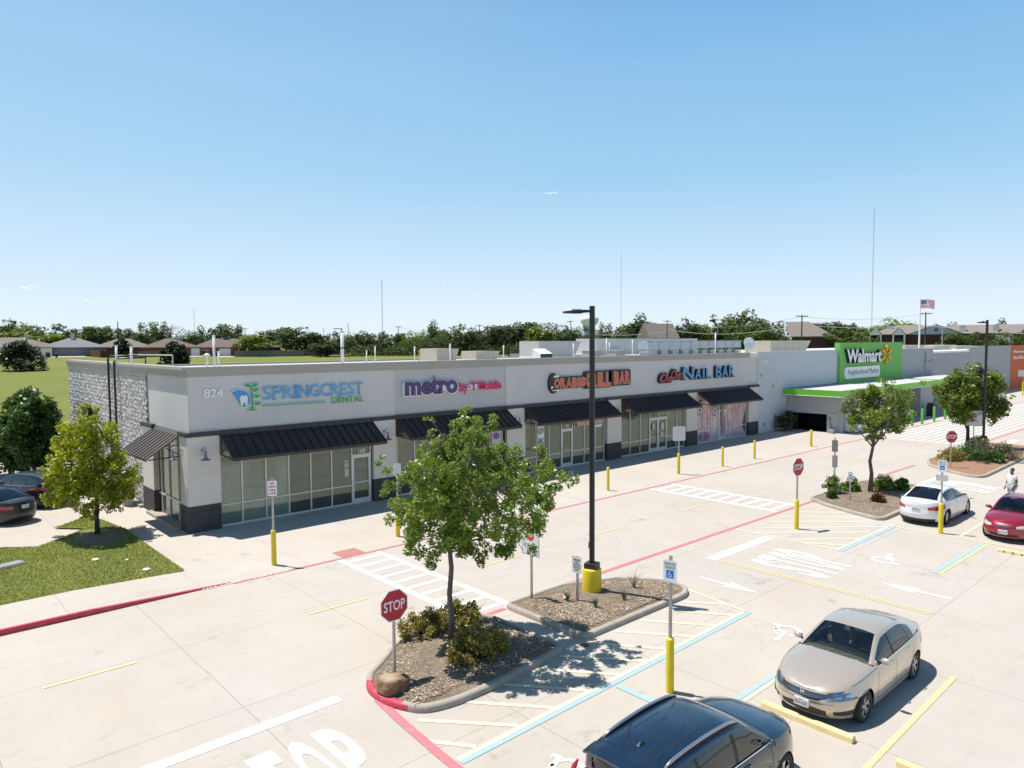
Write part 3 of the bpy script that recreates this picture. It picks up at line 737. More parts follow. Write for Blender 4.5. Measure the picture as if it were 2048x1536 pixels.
# cornice: stepped profile round the top
b = MB()
for d, z0, z1 in ((.03,6.45,6.56),(.065,6.56,6.74),(.10,6.74,6.86)):
    b.box(9.74-d, 30.56-d, z0, END+.02, 30.56, z1); b.box(9.66-d, 30.561, z0, 9.74, BACK+d, z1)
b.box(9.742, 30.562, 6.625, END, 30.9, 6.858); b.box(9.742, 30.91, 6.625, 10.1, BACK, 6.856); b.box(10.1, BACK-.3, 6.26, END, BACK-.002, 6.40)
obj('cornice', b, M_corn, **P)
def pilaster(x0, x1, y0, y1, first=False):
    b = MB(); b.box(x0, y0, 1.1, x1, y1, 2.425); b.box(x0, y0, 2.44, x1, y1, 3.98); b.box(x0+.012, y0+.012, 2.42, x1-.012, y1, 2.445); c = obj('column', b, M_col, **P)
    b = MB(); b.box(x0-.025, y0-.025, 0, x1+.025, y1+.001, .86); b.box(x0-.02, y0-.02, .872, x1+.02, y1+.001, 1.1); obj('column_base', b, M_colbase, parent=c, world=True)
    b = MB(); b.box(x0-.07, y0-.07, 3.98, x1+.07, y1, 4.16); obj('column_cap', b, M_cap, parent=c, world=True)
for i, (x0, x1) in enumerate(COLS):
    pilaster(x0, x1, 30.48, 31.45 if i == 0 else 30.84)
pilaster(9.62, 10.2, 35.18, 36.9)
# a white flat pilaster closing the row
b = MB(); b.box(END+.03, 30.66, 4.16, 55.42, 31.5, 6.45); obj('end_pier', b, M_stuc, **P)
b = MB(); b.box(END+.02, 30.6, 6.46, 55.46, 31.6, 6.6); b.box(END+.02, 30.5, 6.6, 55.5, 31.6, 6.8); obj('end_cap', b, mat('cream_cap', (.72,.68,.6), .7), **P)
def storefront(x0, x1, mulls, doors, panes, sid='y', y=30.66, head=4.0, rail=.95, letters=None):
    """window bay in the plane y: mulls sorted x positions incl. ends; doors = indices of panels that are doors"""
    for i, (a, c) in enumerate(zip(mulls[:-1], mulls[1:])):
        gm = panes(i)
        if i in doors:
            dr = None; b = MB(); F = .11
            b.box(a+.02, y-.05, 0, a+F, y+.04, 2.36); b.box(c-F, y-.05, 0, c-.02, y+.04, 2.36)
            b.box(a+F, y-.05, 2.24, c-F, y+.04, 2.36); b.box(a+F, y-.05, .01, c-F, y+.04, .26)
            b.box(a+F, y-.045, 1.02, c-F, y+.03, 1.07)
            dr = obj('door', b, M_alu, **P)
            b = MB(); b.box(a+F, y, .26, c-F, y+.012, 2.24); obj('pane', b, gm, parent=dr, world=True)
            b = MB(); s = a+.16 if doors[i] == 'l' else c-.16
            b.tube([(s,y-.05,.95),(s,y-.12,.97),(s,y-.12,1.28),(s,y-.05,1.30)], .015, 6); obj('handle', b, M_steel, parent=dr, world=True)
            b = MB(); b.box(a, y, 2.36, c, y+.012, head); wf = obj('window', b, gm, **P)
            b = MB(); b.box(a-.03, y-.05, 0, a+.02, y+.05, head); b.box(a+.02, y-.052, 2.362, c-.03, y+.03, 2.42); obj('frame', b, M_alu, parent=wf, world=True)
        else:
            b = MB(); b.box(a, y, .10, c, y+.012, head); wf = obj('window', b, gm, **P)
            b = MB(); b.box(a-.03, y-.05, .02, a+.03, y+.05, head); b.box(a+.03, y-.05, rail-.03, c-.03, y+.04, rail+.03); b.box(a+.03, y-.06, .02, c-.03, y+.05, .10)
            obj('frame', b, M_alu, parent=wf, world=True)
    b = MB(); b.box(mulls[-1]-.03, y-.05, 0.02, mulls[-1]+.03, y+.05, head); obj('jamb', b, M_alu, **P)
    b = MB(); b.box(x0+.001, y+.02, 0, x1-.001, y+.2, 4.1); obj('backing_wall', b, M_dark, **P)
    b = MB(); b.box(x0+.001, y-.14, -.02, x1-.001, y+.02, .022); obj('threshold', b, M_kerb, **P)
def rng(a, c, n): return [a+(c-a)*i/n for i in range(n+1)]
B0 = [10.98,11.9,12.97,14.03,15.1,16.16,17.24,18.26]
storefront(10.92, 18.38, B0, {6:'l'}, lambda i: G_pale if i < 3 else G_dark)
B1 = [19.8,20.88,21.95,23.0,23.95,25.0,26.0,26.9]
storefront(19.66, 27.18, B1, {3:'l'}, lambda i: G_blue if i < 1 else G_dark)
B2 = [28.7,29.62,30.72,31.8,32.8,33.9,34.95,35.85]
storefront(28.55, 36.03, B2, {3:'l'}, lambda i: G_dark)
B3 = [37.6,38.56,39.66,40.71,41.73,42.75,43.92,44.9]
storefront(37.42, 45.03, B3, {3:'r',4:'l'}, lambda i: G_dark)
def mural():
    k = NB('pink_window_mural'); mp = k.new('ShaderNodeMapping'); mp.inputs['Rotation'].default_value = (0,.5,0); mp.inputs['Scale'].default_value = (2.4,1,.7)
    k.l.new(k.tc.outputs['Object'], mp.inputs['Vector'])
    n1 = k.noise(.75, 5, .55, vec=mp.outputs[0], dist=1.2); n2 = k.noise(7, 3, .8)
    c = k.ramp(n1, [(.28,(.30,.13,.15)),(.40,(.58,.34,.38)),(.47,(.72,.58,.60)),(.55,(.44,.22,.29)),(.63,(.66,.40,.34)),(.72,(.26,.08,.13))])
    c = k.mix(k.mr(n2, .62, .66, 0, .7), c, (.30,.07,.11)); sx = k.new('ShaderNodeSeparateXYZ'); k.l.new(k.tc.outputs['Object'], sx.inputs[0])
    return k.fin(k.mix(k.mr(sx.outputs[2], .2, 1.3, .55, 0), c, (.30,.30,.48)), .25)
M_mural = mural()
B4 = [46.5,47.4,48.5,49.6,50.68,51.75,52.8,53.75]
storefront(46.42, 53.9, B4, {3:'l'}, lambda i: M_mural)
# drawn faces of the mural
def decal(name, pts, y, material, par): return polyplate(name, pts, (0,y,0), (1,0,0), (0,0,1), 0, .004, material, par)
par = [c for c in kids(mall) if c.name.startswith('window')]
Mi = mat('mural_dark', (.05,.035,.04), .4); Mg = mat('mural_grey', (.25,.22,.20), .4); Mw = mat('mural_light', (.62,.60,.60), .4); Ml = mat('mural_lip', (.30,.10,.22), .4)
for cx, cz in ((46.95,2.55),(49.0,2.35)):
    decal('window_print', ngon(cx, cz+.15, .46, .58, 16), 30.645, Mg, mall); decal('window_print', ngon(cx+.08, cz, .30, .22, 14), 30.640, Mw, mall); decal('window_print', ngon(cx+.08, cz+.01, .12, .14, 12), 30.635, Mi, mall)
decal('window_print', ngon(47.6, .5, .75, .34, 16), 30.645, Ml, mall); decal('window_print', [(46.6,3.15),(47.1,3.35),(47.4,3.2),(47.1,3.25)], 30.62, Mi, mall); decal('window_print', [(48.6,2.95),(49.1,3.2),(49.55,3.0),(49.1,3.08)], 30.62, Mi, mall)
decal('window_print', [(50.1,3.3),(50.5,2.9),(50.2,2.0),(50.6,1.2),(50.15,.4),(49.95,1.4),(49.9,2.4)], 30.58, Mg, mall)
decal('window_print', [(53.7,2.2),(53.45,1.6),(53.2,.8),(53.7,.3)], 30.645, Mi, mall)
# side storefront facing -x
def side_front():
    x = 9.85; ys = [31.45,32.35,33.6,34.7,35.18]
    for a, c in zip(ys[:-1], ys[1:]):
        b = MB(); b.box(x, a, .10, x+.012, c, 4.0); wf = obj('window', b, G_blue, **P)
        b = MB(); b.box(x-.05, a-.03, .02, x+.05, a+.03, 4.0); b.box(x-.05, a+.03, .98, x+.04, c-.03, 1.04); b.box(x-.06, a+.03, .02, x+.05, c-.03, .10); obj('frame', b, M_alu, parent=wf, world=True)
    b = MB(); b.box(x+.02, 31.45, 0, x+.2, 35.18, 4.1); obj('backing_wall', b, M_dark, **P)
    b = MB(); b.box(9.35, 31.47, 0, 9.84, 35.6, .13); b.box(9.45, 37.0, 0, 9.655, 46, .13); obj('plinth', b, M_kerb, **P)
side_front()
# awnings
def awning(x0, x1, pitch, y=FY, proj=1.32, zt=4.02, zb=3.1):
    nx = max(8, round((x1-x0)/pitch)); p = (x1-x0)/nx; yw = 30.56; yo = y-proj; dz = zt-zb
    sl = Vector((0, yo-yw, zb-zt)).normalized(); nrm = Vector((0, -sl.z, sl.y)); nrm = nrm if nrm.z > 0 else -nrm
    b = MB()
    A = [(x0,yw,zt),(x1,yw,zt),(x1,yo,zb),(x0,yo,zb)]; T = .03
    b.add([*A, *[(p_[0], p_[1]-nrm.y*T, p_[2]-nrm.z*T) for p_ in A]], [(0,1,2,3)[::-1],(4,5,6,7),(0,4,5,1),(1,5,6,2),(2,6,7,3),(3,7,4,0)])
    for k in range(nx+1):
        x = min(max(x0+k*p, x0+.016), x1-.016); o = nrm*.04
        b.add([(x-.014,yw,zt+.001),(x+.014,yw,zt+.001),(x+.014,yo-.004,zb+.001),(x-.014,yo-.004,zb+.001),(x-.014,yw,zt+.045),(x+.014,yw,zt+.045),(x+.014,yo-.004,zb+.045),(x-.014,yo-.004,zb+.045)],
              [(4,7,6,5),(0,4,5,1),(3,2,6,7),(0,3,7,4),(1,5,6,2)])
    b.box(x0-.005, yo-.02, zb-.10, x1+.005, yo+.012, zb+.02)
    aw = obj('awning', b, M_awn, **P)
    b = MB(); b.box(x0-.01, 30.46, 3.93, x1+.01, 30.60, 4.17); obj('flashing', b, M_cap, parent=aw, world=True)
    b = MB()
    for x in (x0+.05, (x0+x1)/2, x1-.05):
        b.tube([(x,30.6,3.12),(x,yo+.08,3.06)], .03, 6); b.tube([(x,30.6,3.12),(x,30.5-proj*.45,3.52)], .025, 6); b.tube([(x,yw,3.15),(x,yw,3.9)], .03, 6)
        b.tube([(x, yw-.05, 3.88),(x, yo+.06, 3.04)], .03, 6)
    b.tube([(x0,yo+.06,3.05),(x1,yo+.06,3.05)], .025, 6)
    obj('bracket', b, M_brac, parent=aw, world=True)
for (x0, x1), pt in zip(((10.98,18.34),(19.72,27.14),(28.6,35.98),(37.46,44.98),(46.46,53.86)), (.42,.42,.33,.33,.33)): awning(x0, x1, pt)
# side awning facing -x
def side_awning():
    y0, y1 = 31.5, 35.15; xw, xo, zt, zb = 9.72, 8.35, 4.0, 3.1; b = MB(); n = 9
    b.add([(xw,y0,zt),(xw,y1,zt),(xo,y1,zb),(xo,y0,zb),(xw,y0,zt-.03),(xw,y1,zt-.03),(xo,y1,zb-.03),(xo,y0,zb-.03)], [(0,1,2,3),(7,6,5,4),(0,3,7,4),(1,5,6,2),(3,2,6,7)])
    for k in range(n+1):
        y = min(max(y0+(y1-y0)*k/n, y0+.02), y1-.02)
        b.add([(xw,y-.018,zt+.001),(xw,y+.018,zt+.001),(xo,y+.018,zb+.001),(xo,y-.018,zb+.001),(xw,y-.018,zt+.05),(xw,y+.018,zt+.05),(xo-.003,y+.018,zb+.05),(xo-.003,y-.018,zb+.05)],
              [(4,5,6,7),(0,1,5,4),(3,7,6,2),(0,4,7,3),(1,2,6,5)])
    b.box(xo-.02, y0, zb-.1, xo+.01, y1, zb+.02)
    M = mat('sunlit_bronze_metal', (.12,.10,.092), .5, .2, noise=(3,.1)); aw = obj('awning', b, M, **P)  # lighter copy of the awning bronze, sunlight put into its colour
    b = MB(); b.add([(9.745,y0,4.14),(9.745,y1,4.14),(9.60,y1,3.93),(9.60,y0,3.93),(9.745,y0,3.9),(9.745,y1,3.9)], [(0,1,2,3),(3,2,5,4),(0,3,4),(1,5,2)]); obj('flashing', b, M, parent=aw, world=True)
    b = MB()
    for y in (y0+.05, y1-.05): b.tube([(9.75,y,3.1),(xo+.08,y,3.06)], .03, 6); b.tube([(9.75,y,3.1),(9.1,y,3.5)], .025, 6)
    obj('bracket', b, M_brac, parent=aw, world=True)
side_awning()
# small joints in the facade
for x in (12.9, 16.6, 24.0, 30.5, 34.2, 39.5, 43.5, 49.0):
    b = MB(); b.box(x-.006, 30.5565 if not 19.7 < x < 27.1 else 30.5965, 4.18, x+.006, 30.58 if not 19.7 < x < 27.1 else 30.62, 6.44); obj('control_joint', b, M_stuc2, **P)
# door numbers and window posters
def poster(name, rect, y, material, label=None, par=mall): return polyplate(name, [(rect[0],rect[2]),(rect[1],rect[2]),(rect[1],rect[3]),(rect[0],rect[3])], (0,y,0), (1,0,0), (0,0,1), 0, .004, material, par)
text('door_number', '100', (17.62,17.98,2.46,2.66), (0,30.65,0), (1,0,0), (0,0,1), .006, M_signw, mall, off=.02)
text('door_number', '300', (32.2,32.5,2.5,2.66), (0,30.65,0), (1,0,0), (0,0,1), .006, M_signw, mall, off=.02)
poster('poster', (29.72,30.28,1.45,2.75), 30.60, M_signw); text('poster_text', 'NOW', (29.76,30.24,2.25,2.66), (0,30.594,0), (1,0,0), (0,0,1), .003, M_signk, mall, off=.02); text('poster_text', 'HIRING', (29.76,30.24,1.55,2.05), (0,30.594,0), (1,0,0), (0,0,1), .003, M_signk, mall, off=.02)
Mpk = mat('salmon_letters', (.75,.12,.12), .5)
text('window_lettering', 'Mediterranean', (32.95,35.7,2.5,3.0), (0,30.60,0), (1,0,0), (0,0,1), .004, M_signw, mall, off=.045); text('window_lettering', 'Mediterranean', (32.98,35.67,2.53,2.97), (0,30.594,0), (1,0,0), (0,0,1), .004, Mpk, mall, off=.0)
poster('poster', (34.9,35.7,3.02,3.1), 30.60, mat('banner_red', (.45,.02,.03), .5)); poster('poster', (34.9,35.6,2.28,2.44), 30.60, M_signw)
poster('neon_sign', (32.0,32.45,2.78,3.0), 30.59, mat('open_sign_red', (.5,.03,.05), .5))
for r_ in ((16.85,17.06,2.1,2.18),(16.85,17.06,1.85,2.05),(16.85,17.06,1.4,1.8)): poster('poster', r_, 30.645, M_offw)
text('door_lettering', 'HOURS', (17.42,17.9,1.75,2.0), (0,30.64,0), (1,0,0), (0,0,1), .003, M_galv, mall); text('door_lettering', 'DENTAL', (17.42,17.95,1.40,1.52), (0,30.64,0), (1,0,0), (0,0,1), .003, M_galv, mall)
for r_ in ((41.0,41.3,1.6,1.95),(42.0,42.4,1.5,2.0),(41.95,42.3,1.05,1.3)): poster('poster', r_, 30.60, M_offw)
poster('poster', (44.1,44.5,2.9,3.3), 30.60, M_yel)
Mpu = mat('poster_purple', (.22,.08,.36), .5)
poster('poster', (26.1,26.8,1.4,2.9), 30.60, M_offw); polyplate('poster_print', ngon(26.45,2.5,.25,.2,14), (0,30.594,0), (1,0,0), (0,0,1), 0, .003, Mpu, mall)
b = MB(); b.box(30.0,31.15,0,0,0,0) if False else None

# wall lamps
M_lamp = mat('lamp_zinc', (.20,.22,.25), .4, .5)
def wall_lamp(x, y, face, label):
    o = thing('wall_lamp', label, 'wall lamp', (x,y,3.35), {'s':0,'w':-math.pi/2}[face], 'gooseneck lamps on the shop columns')
    b = MB(); b.tube([(0,0,.05),(0,-.12,.16),(0,-.26,.24),(0,-.36,.18),(0,-.38,.06)], .016, 6); b.tube([(0,0,-.15),(0,-.2,-.02),(0,-.36,.12)], .012, 6); obj('arm', b, M_galv, o, smooth=True)
    b = MB(); b.lathe([(.06,0),(.06,.02),(0,.02)], axis='y', c=(0,-.02,.05), n=12); obj('wall_plate', b, M_galv, o)
    b = MB(); b.lathe([(.02,.08),(.035,.06),(.04,-.06),(.055,-.10),(.06,-.2),(.08,-.23),(.20,-.30),(.195,-.31),(.05,-.23)], c=(0,-.38,0), n=20); obj('lamp_shade', b, M_lamp, o, smooth=True)
for i, (x0, x1) in enumerate(COLS):
    wall_lamp((x0+x1)/2-.05, 30.47, 's', ['gooseneck lamp on the corner column, parking side','gooseneck lamp on the column left of the purple sign','gooseneck lamp on the column left of the orange restaurant sign bay','gooseneck lamp on the column left of the double glass doors','gooseneck lamp on the column left of the pink salon windows','gooseneck lamp on the last column, right of the salon'][i])
wall_lamp(9.61, 31.05, 'w', 'gooseneck lamp on the sunlit side of the corner column')

# ------------------------------------------------------------------ wall signs (channel letters)
XS = (1,0,0); ZS = (0,0,1)
def letters(root, s, rect, y, col, edge=None, depth=.10, rim=.035, off=.0, shear=0., gap=.02, space=1.0):
    """edge = rim/return material behind the coloured face"""
    if edge: text('letter_return', s, (rect[0]-rim,rect[1]+rim,rect[2]-rim,rect[3]+rim), (0,y,0), XS, ZS, depth, edge, root, off=off+.02, shear=shear, space=space)
    text('letter_face', s, rect, (0,y-depth-.003,0), XS, ZS, .012, col, root, off=off, shear=shear, space=space)
Mblue = mat('dental_blue', (.06,.30,.60), .45); Mltb = mat('pale_blue_rim', (.45,.72,.88), .45); Mgrn = mat('dental_green', (.04,.36,.12), .45); Mpg = mat('pale_green_rim', (.5,.75,.5), .45)
s1 = thing('dental_sign', 'blue and green channel letter dental sign with leaf and tooth emblem', 'shop sign', (14.6,30.55,5.4))
W_ = 'SPRINGCREST'
pos = 12.83; ws = [.46,.44,.50,.27,.52,.52,.50,.48,.42,.38,.44]; tot = sum(ws); sc = 5.02/tot
for ch, w__ in zip(W_, ws):
    w2 = w__*sc; letters(s1, ch, (pos+.04, pos+w2-.04, 5.34, 5.90), 30.555, Mblue, Mltb, .09, .018, off=-.012); 
    if ch in 'PNIT':
        b = MB()
        sx0 = pos+.05 if ch != 'T' and ch != 'I' else pos+w2/2-.04
        b.box(sx0-.04, 30.45, 5.33, sx0+.12, 30.46, 5.355)
        if ch != 'T': b.box(sx0-.04, 30.45, 5.875, sx0+.12, 30.46, 5.90)
        obj('serif', b, Mblue, s1, world=True)
    pos += w2
pos = 16.15
for ch, w__ in zip('DENTAL', (.32,.27,.32,.28,.31,.24)):
    letters(s1, ch, (pos+.03,pos+w__-.03,4.99,5.26), 30.555, Mgrn, Mpg, .06, .008, off=-.012); pos += w__
b = MB(); b.box(12.85, 30.47, 5.065, 15.85, 30.554, 5.10); obj('underline', b, Mgrn, s1, world=True)
b = MB(); b.box(12.85, 30.475, 5.105, 15.85, 30.554, 5.125); obj('underline', b, Mltb, s1, world=True)
def plate(name, pts, y, d, m_, par): return polyplate(name, pts, (0,y,0), XS, ZS, 0, d, m_, par)
leafp = [(11.49,5.72),(11.62,5.80),(11.85,5.84),(12.1,5.78),(12.27,5.62),(12.33,5.40),(12.25,5.2),(12.1,5.08),(11.95,5.08),(11.82,5.2),(11.72,5.4),(11.62,5.58)]
def grow(p, c, f): return [(c[0]+(x-c[0])*f, c[1]+(z-c[1])*f) for x, z in p]
plate('emblem_back', grow(leafp, (11.98,5.45), 1.08), 30.555, .07, M_signw, s1); plate('emblem_leaf', leafp, 30.483, .01, Mblue, s1)
tooth = [(11.92,5.60),(12.02,5.57),(12.13,5.60),(12.2,5.50),(12.18,5.36),(12.15,5.14),(12.1,5.13),(12.05,5.28),(12.0,5.28),(11.95,5.13),(11.9,5.14),(11.86,5.36),(11.84,5.5)]
plate('emblem_tooth', tooth, 30.471, .008, M_signw, s1)
plate('emblem_tooth_gap', [(11.97,5.13),(12.08,5.13),(12.06,5.25),(12.02,5.3),(11.98,5.25)], 30.462, .006, Mgrn, s1)
stem = [(12.18,4.90),(12.6,4.90),(12.46,4.97),(12.42,5.1),(12.43,5.5),(12.37,6.02),(12.31,6.02),(12.36,5.5),(12.34,5.1),(12.3,4.97)]
plate('emblem_back', grow(stem, (12.38,5.4), 1.06), 30.556, .072, M_signw, s1); plate('emblem_stem', stem, 30.481, .01, Mgrn, s1)
for cx, cz, sg in ((12.2,6.0,-1),(12.52,6.02,1),(12.56,5.80,1),(12.60,5.52,1),(12.62,5.2,1)):
    lp = [(cx-.16*sg,cz-.06),(cx-.02*sg,cz-.085),(cx+.1*sg,cz-.03),(cx+.17*sg,cz+.03),(cx+.02*sg,cz+.09),(cx-.1*sg,cz+.05)]
    if sg < 0: lp = lp[::-1]
    plate('emblem_back', grow(lp, (cx,cz), 1.22), 30.557, .070, M_signw, s1); plate('emblem_leaf', lp, 30.479, .01, Mgrn, s1)
n1 = thing('address_number', 'raised white building number 824 left of the dental sign', 'address number', (10.75,30.55,5.75))
text('numerals', '824', (10.37,11.17,5.58,5.94), (0,30.557,0), XS, ZS, .05, M_signw, n1, off=.03)
Mpurp = mat('metro_purple', (.085,.045,.15), .5); Mmag = mat('magenta', (.62,.015,.12), .5)
s2 = thing('phone_shop_sign', 'purple and magenta phone shop channel letter sign', 'shop sign', (23.4,30.59,5.5))
letters(s2, 'metro', (20.2,23.6,5.10,6.02), 30.595, Mpurp, M_signw, .16, .05, off=.05)
b = MB(); b.box(22.4,30.52,5.28,26.6,30.594,5.5); obj('raceway', b, M_signw, s2, world=True)
letters(s2, 'by', (23.72,24.35,5.02,5.66), 30.52, Mmag, None, .06, .02, off=.035)
letters(s2, 'T Mobile', (24.55,26.75,5.18,5.66), 30.52, Mmag, None, .06, .02, off=.035)
b = MB()
for x_ in (24.42,25.03): b.box(x_, 30.45, 5.33, x_+.09, 30.515, 5.42)
obj('logo_squares', b, Mmag, s2, world=True)
Mor = mat('grill_orange', (.66,.13,.055), .5); Mrim = mat('pink_rim', (.75,.42,.36), .5)
s3 = thing('restaurant_sign', 'orange letters on a black backing, grill bar restaurant sign', 'shop sign', (34.1,30.55,5.3))
for rc in ((30.85,33.9,4.98,5.62),(33.75,36.35,4.86,5.88),(36.15,38.35,4.92,5.90)):
    plate('backing', rrect(rc[0]-.05,rc[2]-.03,rc[1],rc[3]+.05,.1), 30.555, .13, M_signk, s3)
plate('backing', ngon(30.95,5.3,.42,.62,18), 30.556, .128, M_signk, s3)
plate('emblem', [(30.85,5.66),(31.4,5.66),(31.3,5.76),(31.15,5.80),(31.0,5.76)], 30.42, .02, M_signw, s3); plate('emblem', [(30.82,4.84),(31.35,4.84),(31.35,4.90),(30.82,4.90)], 30.42, .02, M_signw, s3)
plate('emblem', ngon(30.78,5.05,.09,.09,8), 30.42, .02, M_signw, s3)
def tall(root, s, x0, x1, z0, z1, y):
    n = len(s); ws_ = [.5 if c == 'I' else (.0 if c == ' ' else 1) for c in s]; t = sum(ws_) + .45*s.count(' '); p = x0
    for c, w__ in zip(s, ws_):
        if c == ' ': p += (x1-x0)/t*.45; continue
        w2 = (x1-x0)/t*w__; text('letter_rim', c, (p+.015,p+w2-.015,z0,z1), (0,y,0), XS, ZS, .02, Mrim, root, off=.07); text('letter_face', c, (p+.04,p+w2-.04,z0+.03,z1-.03), (0,y-.022,0), XS, ZS, .01, Mor, root, off=.04); p += w2
tall(s3, 'ORABIS', 30.95, 33.85, 5.0, 5.60, 30.42); tall(s3, 'GRILL', 33.85, 36.3, 4.90, 5.84, 30.42); tall(s3, 'BAR', 36.55, 38.3, 4.98, 5.86, 30.42)
Mnb = mat('nail_blue', (.07,.28,.52), .45); Mnr = mat('script_red', (.42,.06,.08), .5)
s4 = thing('salon_sign', 'blue serif nail bar letters with small red script beside them', 'shop sign', (46.5,30.55,5.3))
def nb(s, x0, x1, z0, z1):
    letters(s4, s, (x0,x1,z0,z1), 30.555, Mnb, M_signk, .22, .02, off=.02)
for ch, x0, x1, z1 in (('N',44.3,45.75,5.90),('A',45.8,46.75,5.72),('I',46.85,47.15,5.72),('L',47.3,48.0,5.72),('B',48.65,49.5,5.86),('A',49.5,50.5,5.86),('R',50.55,51.4,5.86)):
    nb(ch, x0+.04, x1-.04, 4.98, z1)
    b = MB(); b.box(x0-.05, 30.32, 4.98, x0+.28, 30.33, 5.03); b.box(x1-.28, 30.32, 4.98, x1+.05, 30.33, 5.03); obj('serif', b, Mnb, s4, world=True)
letters(s4, 'Che', (41.55,42.95,4.92,5.50), 30.555, Mnr, M_signk, .2, .09, off=.02, shear=.35); letters(s4, 'Cheri', (42.9,44.35,5.10,5.72), 30.556, Mnr, M_signk, .2, .09, off=.02, shear=.35)

# ------------------------------------------------------------------ supermarket
WY = 30.62
mk = thing('supermarket_building', 'white and grey block supermarket with green canopy, right of the shop row', 'supermarket', (55.5,WY,0))
Q = dict(parent=mk, world=True)
b = MB(); b.box(55.43, WY, 0, 59.98, WY+.3, 6.9); b.box(59.98, WY, 3.6, 70.9, WY+.3, 6.9); b.box(59.98,WY+.001,0,60.6,WY+.3,3.6); b.box(70.9, WY+.02, 3.6, 87.0, WY+.3, 6.88); obj('white_wall', b, M_wblock, **Q)
b = MB(); b.box(87.05, WY, 0, 97.95, WY+.3, 6.80); b.box(112.4, WY, 0, 132.9, WY+.3, 6.88); b.box(97.95, WY+.02, 0, 112.4, WY+.3, 6.14); obj('grey_wall', b, M_gblock, **Q)
b = MB(); b.box(97.96, WY+.05, 6.14, 112.39, WY+.35, 6.24); obj('parapet_cap', b, M_white, **Q)
b = MB(); b.box(132.92, WY-.01, 0, 190, WY+.3, 6.86); obj('orange_wall', b, M_oblock, **Q)
b = MB(); b.box(70.82, WY-.25, 3.55, 87.05, WY+.3, 7.58); obj('green_wall', b, M_cblock, **Q)
b = MB(); b.box(55.45, WY+.31, 6.2, 190, 62, 6.35); obj('flat_roof', b, mat('white_roof', (.55,.55,.53), .8, noise=(.3,.05)), **Q)
b = MB(); b.box(55.45, 61.6, 0, 190, 62, 6.36); b.box(55.44, WY+.31, 0, 55.7, 61.6, 6.5); obj('rear_wall', b, M_gblock, **Q)
# entrance block under the canopy
b = MB()
b.box(60.6, 30.16, 0, 60.9, WY-.001, 3.1); b.box(60.6, 27.0, 1.52, 60.9, 30.16, 3.1); b.box(60.6, 25.95, 0, 60.9, 27.0, 3.1)
b.box(60.9, 25.95, 0, 73.5, 26.2, 3.1); b.box(80.4, 26.2, 0, 84.2, 26.45, 3.1); b.box(73.5, 27.8, 2.5, 80.4, 28.0, 3.1); b.box(73.3,26.2,0,73.5,28.0,3.1); b.box(80.4,26.45,0,80.6,28.0,3.1)
obj('entrance_wall', b, M_gblock, **Q)
b = MB(); b.box(88.0,WY-1.2,0,91.0,WY-.01,3.1); obj('wall_pier', b, M_gblock, **Q)
b = MB(); b.box(60.56, 26.18, 0, 60.605, 26.98, 1.62); obj('stone_veneer', b, M_stone, **Q)
b = MB(); b.box(60.95, 27.0, 0, 64.5, 30.2, 1.5); bb = MB(); bb.box(60.92,27.0,-.01,64,30.15,.006); obj('trolley_opening', bb, M_dark, **Q)
b = MB(); b.box(63.5,26.3,0,63.6,30.5,3); b.box(60.92,30.17,0,63.5,30.3,3); b.box(60.92,26.9,0,63.5,26.99,1.6); b.box(60.92,26.95,1.53,63.5,30.2,1.6); obj('trolley_recess', b, M_dark, **Q)
b = MB(); b.box(74.0, 27.84, 0, 80.3, 27.9, 2.5); dr = obj('entrance_doors', b, G_blue, **Q)
b = MB()
for x in (73.9,75.0,76.1,77.2,78.3,79.3,80.25): b.box(x, 27.76, 0, x+.1, 27.838, 2.5)
for z in (.1,1.0,2.0,2.44): b.box(74, 27.77, z, 80.3, 27.835, z+.07)
obj('frame', b, M_white, parent=dr, world=True)
Mcg = mat('canopy_green', (.14,.52,.035), .4)
b = MB(); b.box(59.9, 25.55, 3.12, 84.3, 25.6, 3.62); b.box(59.9, 25.6, 3.12, 59.95, WY-.002, 3.62); b.box(84.25, 25.6, 3.12, 84.3, WY-.002, 3.62)
b.add([(84.3,25.55,3.12),(97.5,28.6,3.12),(97.5,28.6,3.62),(84.3,25.55,3.62)], [(0,1,2,3)])
cn = obj('canopy_fascia', b, Mcg, **Q)
b = MB(); b.box(59.95, 25.6, 3.10, 84.25, WY-.003, 3.55); b.add([(84.25,25.6,3.54),(97.5,28.65,3.54),(97.5,WY-.01,3.54),(84.25,WY-.01,3.54)], [(0,1,2,3)]); obj('canopy_roof', b, mat('canopy_membrane', (.50,.49,.47), .8, noise=(.8,.08)), **Q)
b = MB(); b.box(59.86, 25.52, 3.06, 84.3, 25.62, 3.118); b.box(59.86, 25.62, 3.06, 59.96, WY-.004, 3.118); obj('canopy_trim', b, M_white, **Q)
b = MB(); b.box(60.60,25.7,0,61.0,25.94,3.09); obj('corner_post', b, M_gblock, **Q)
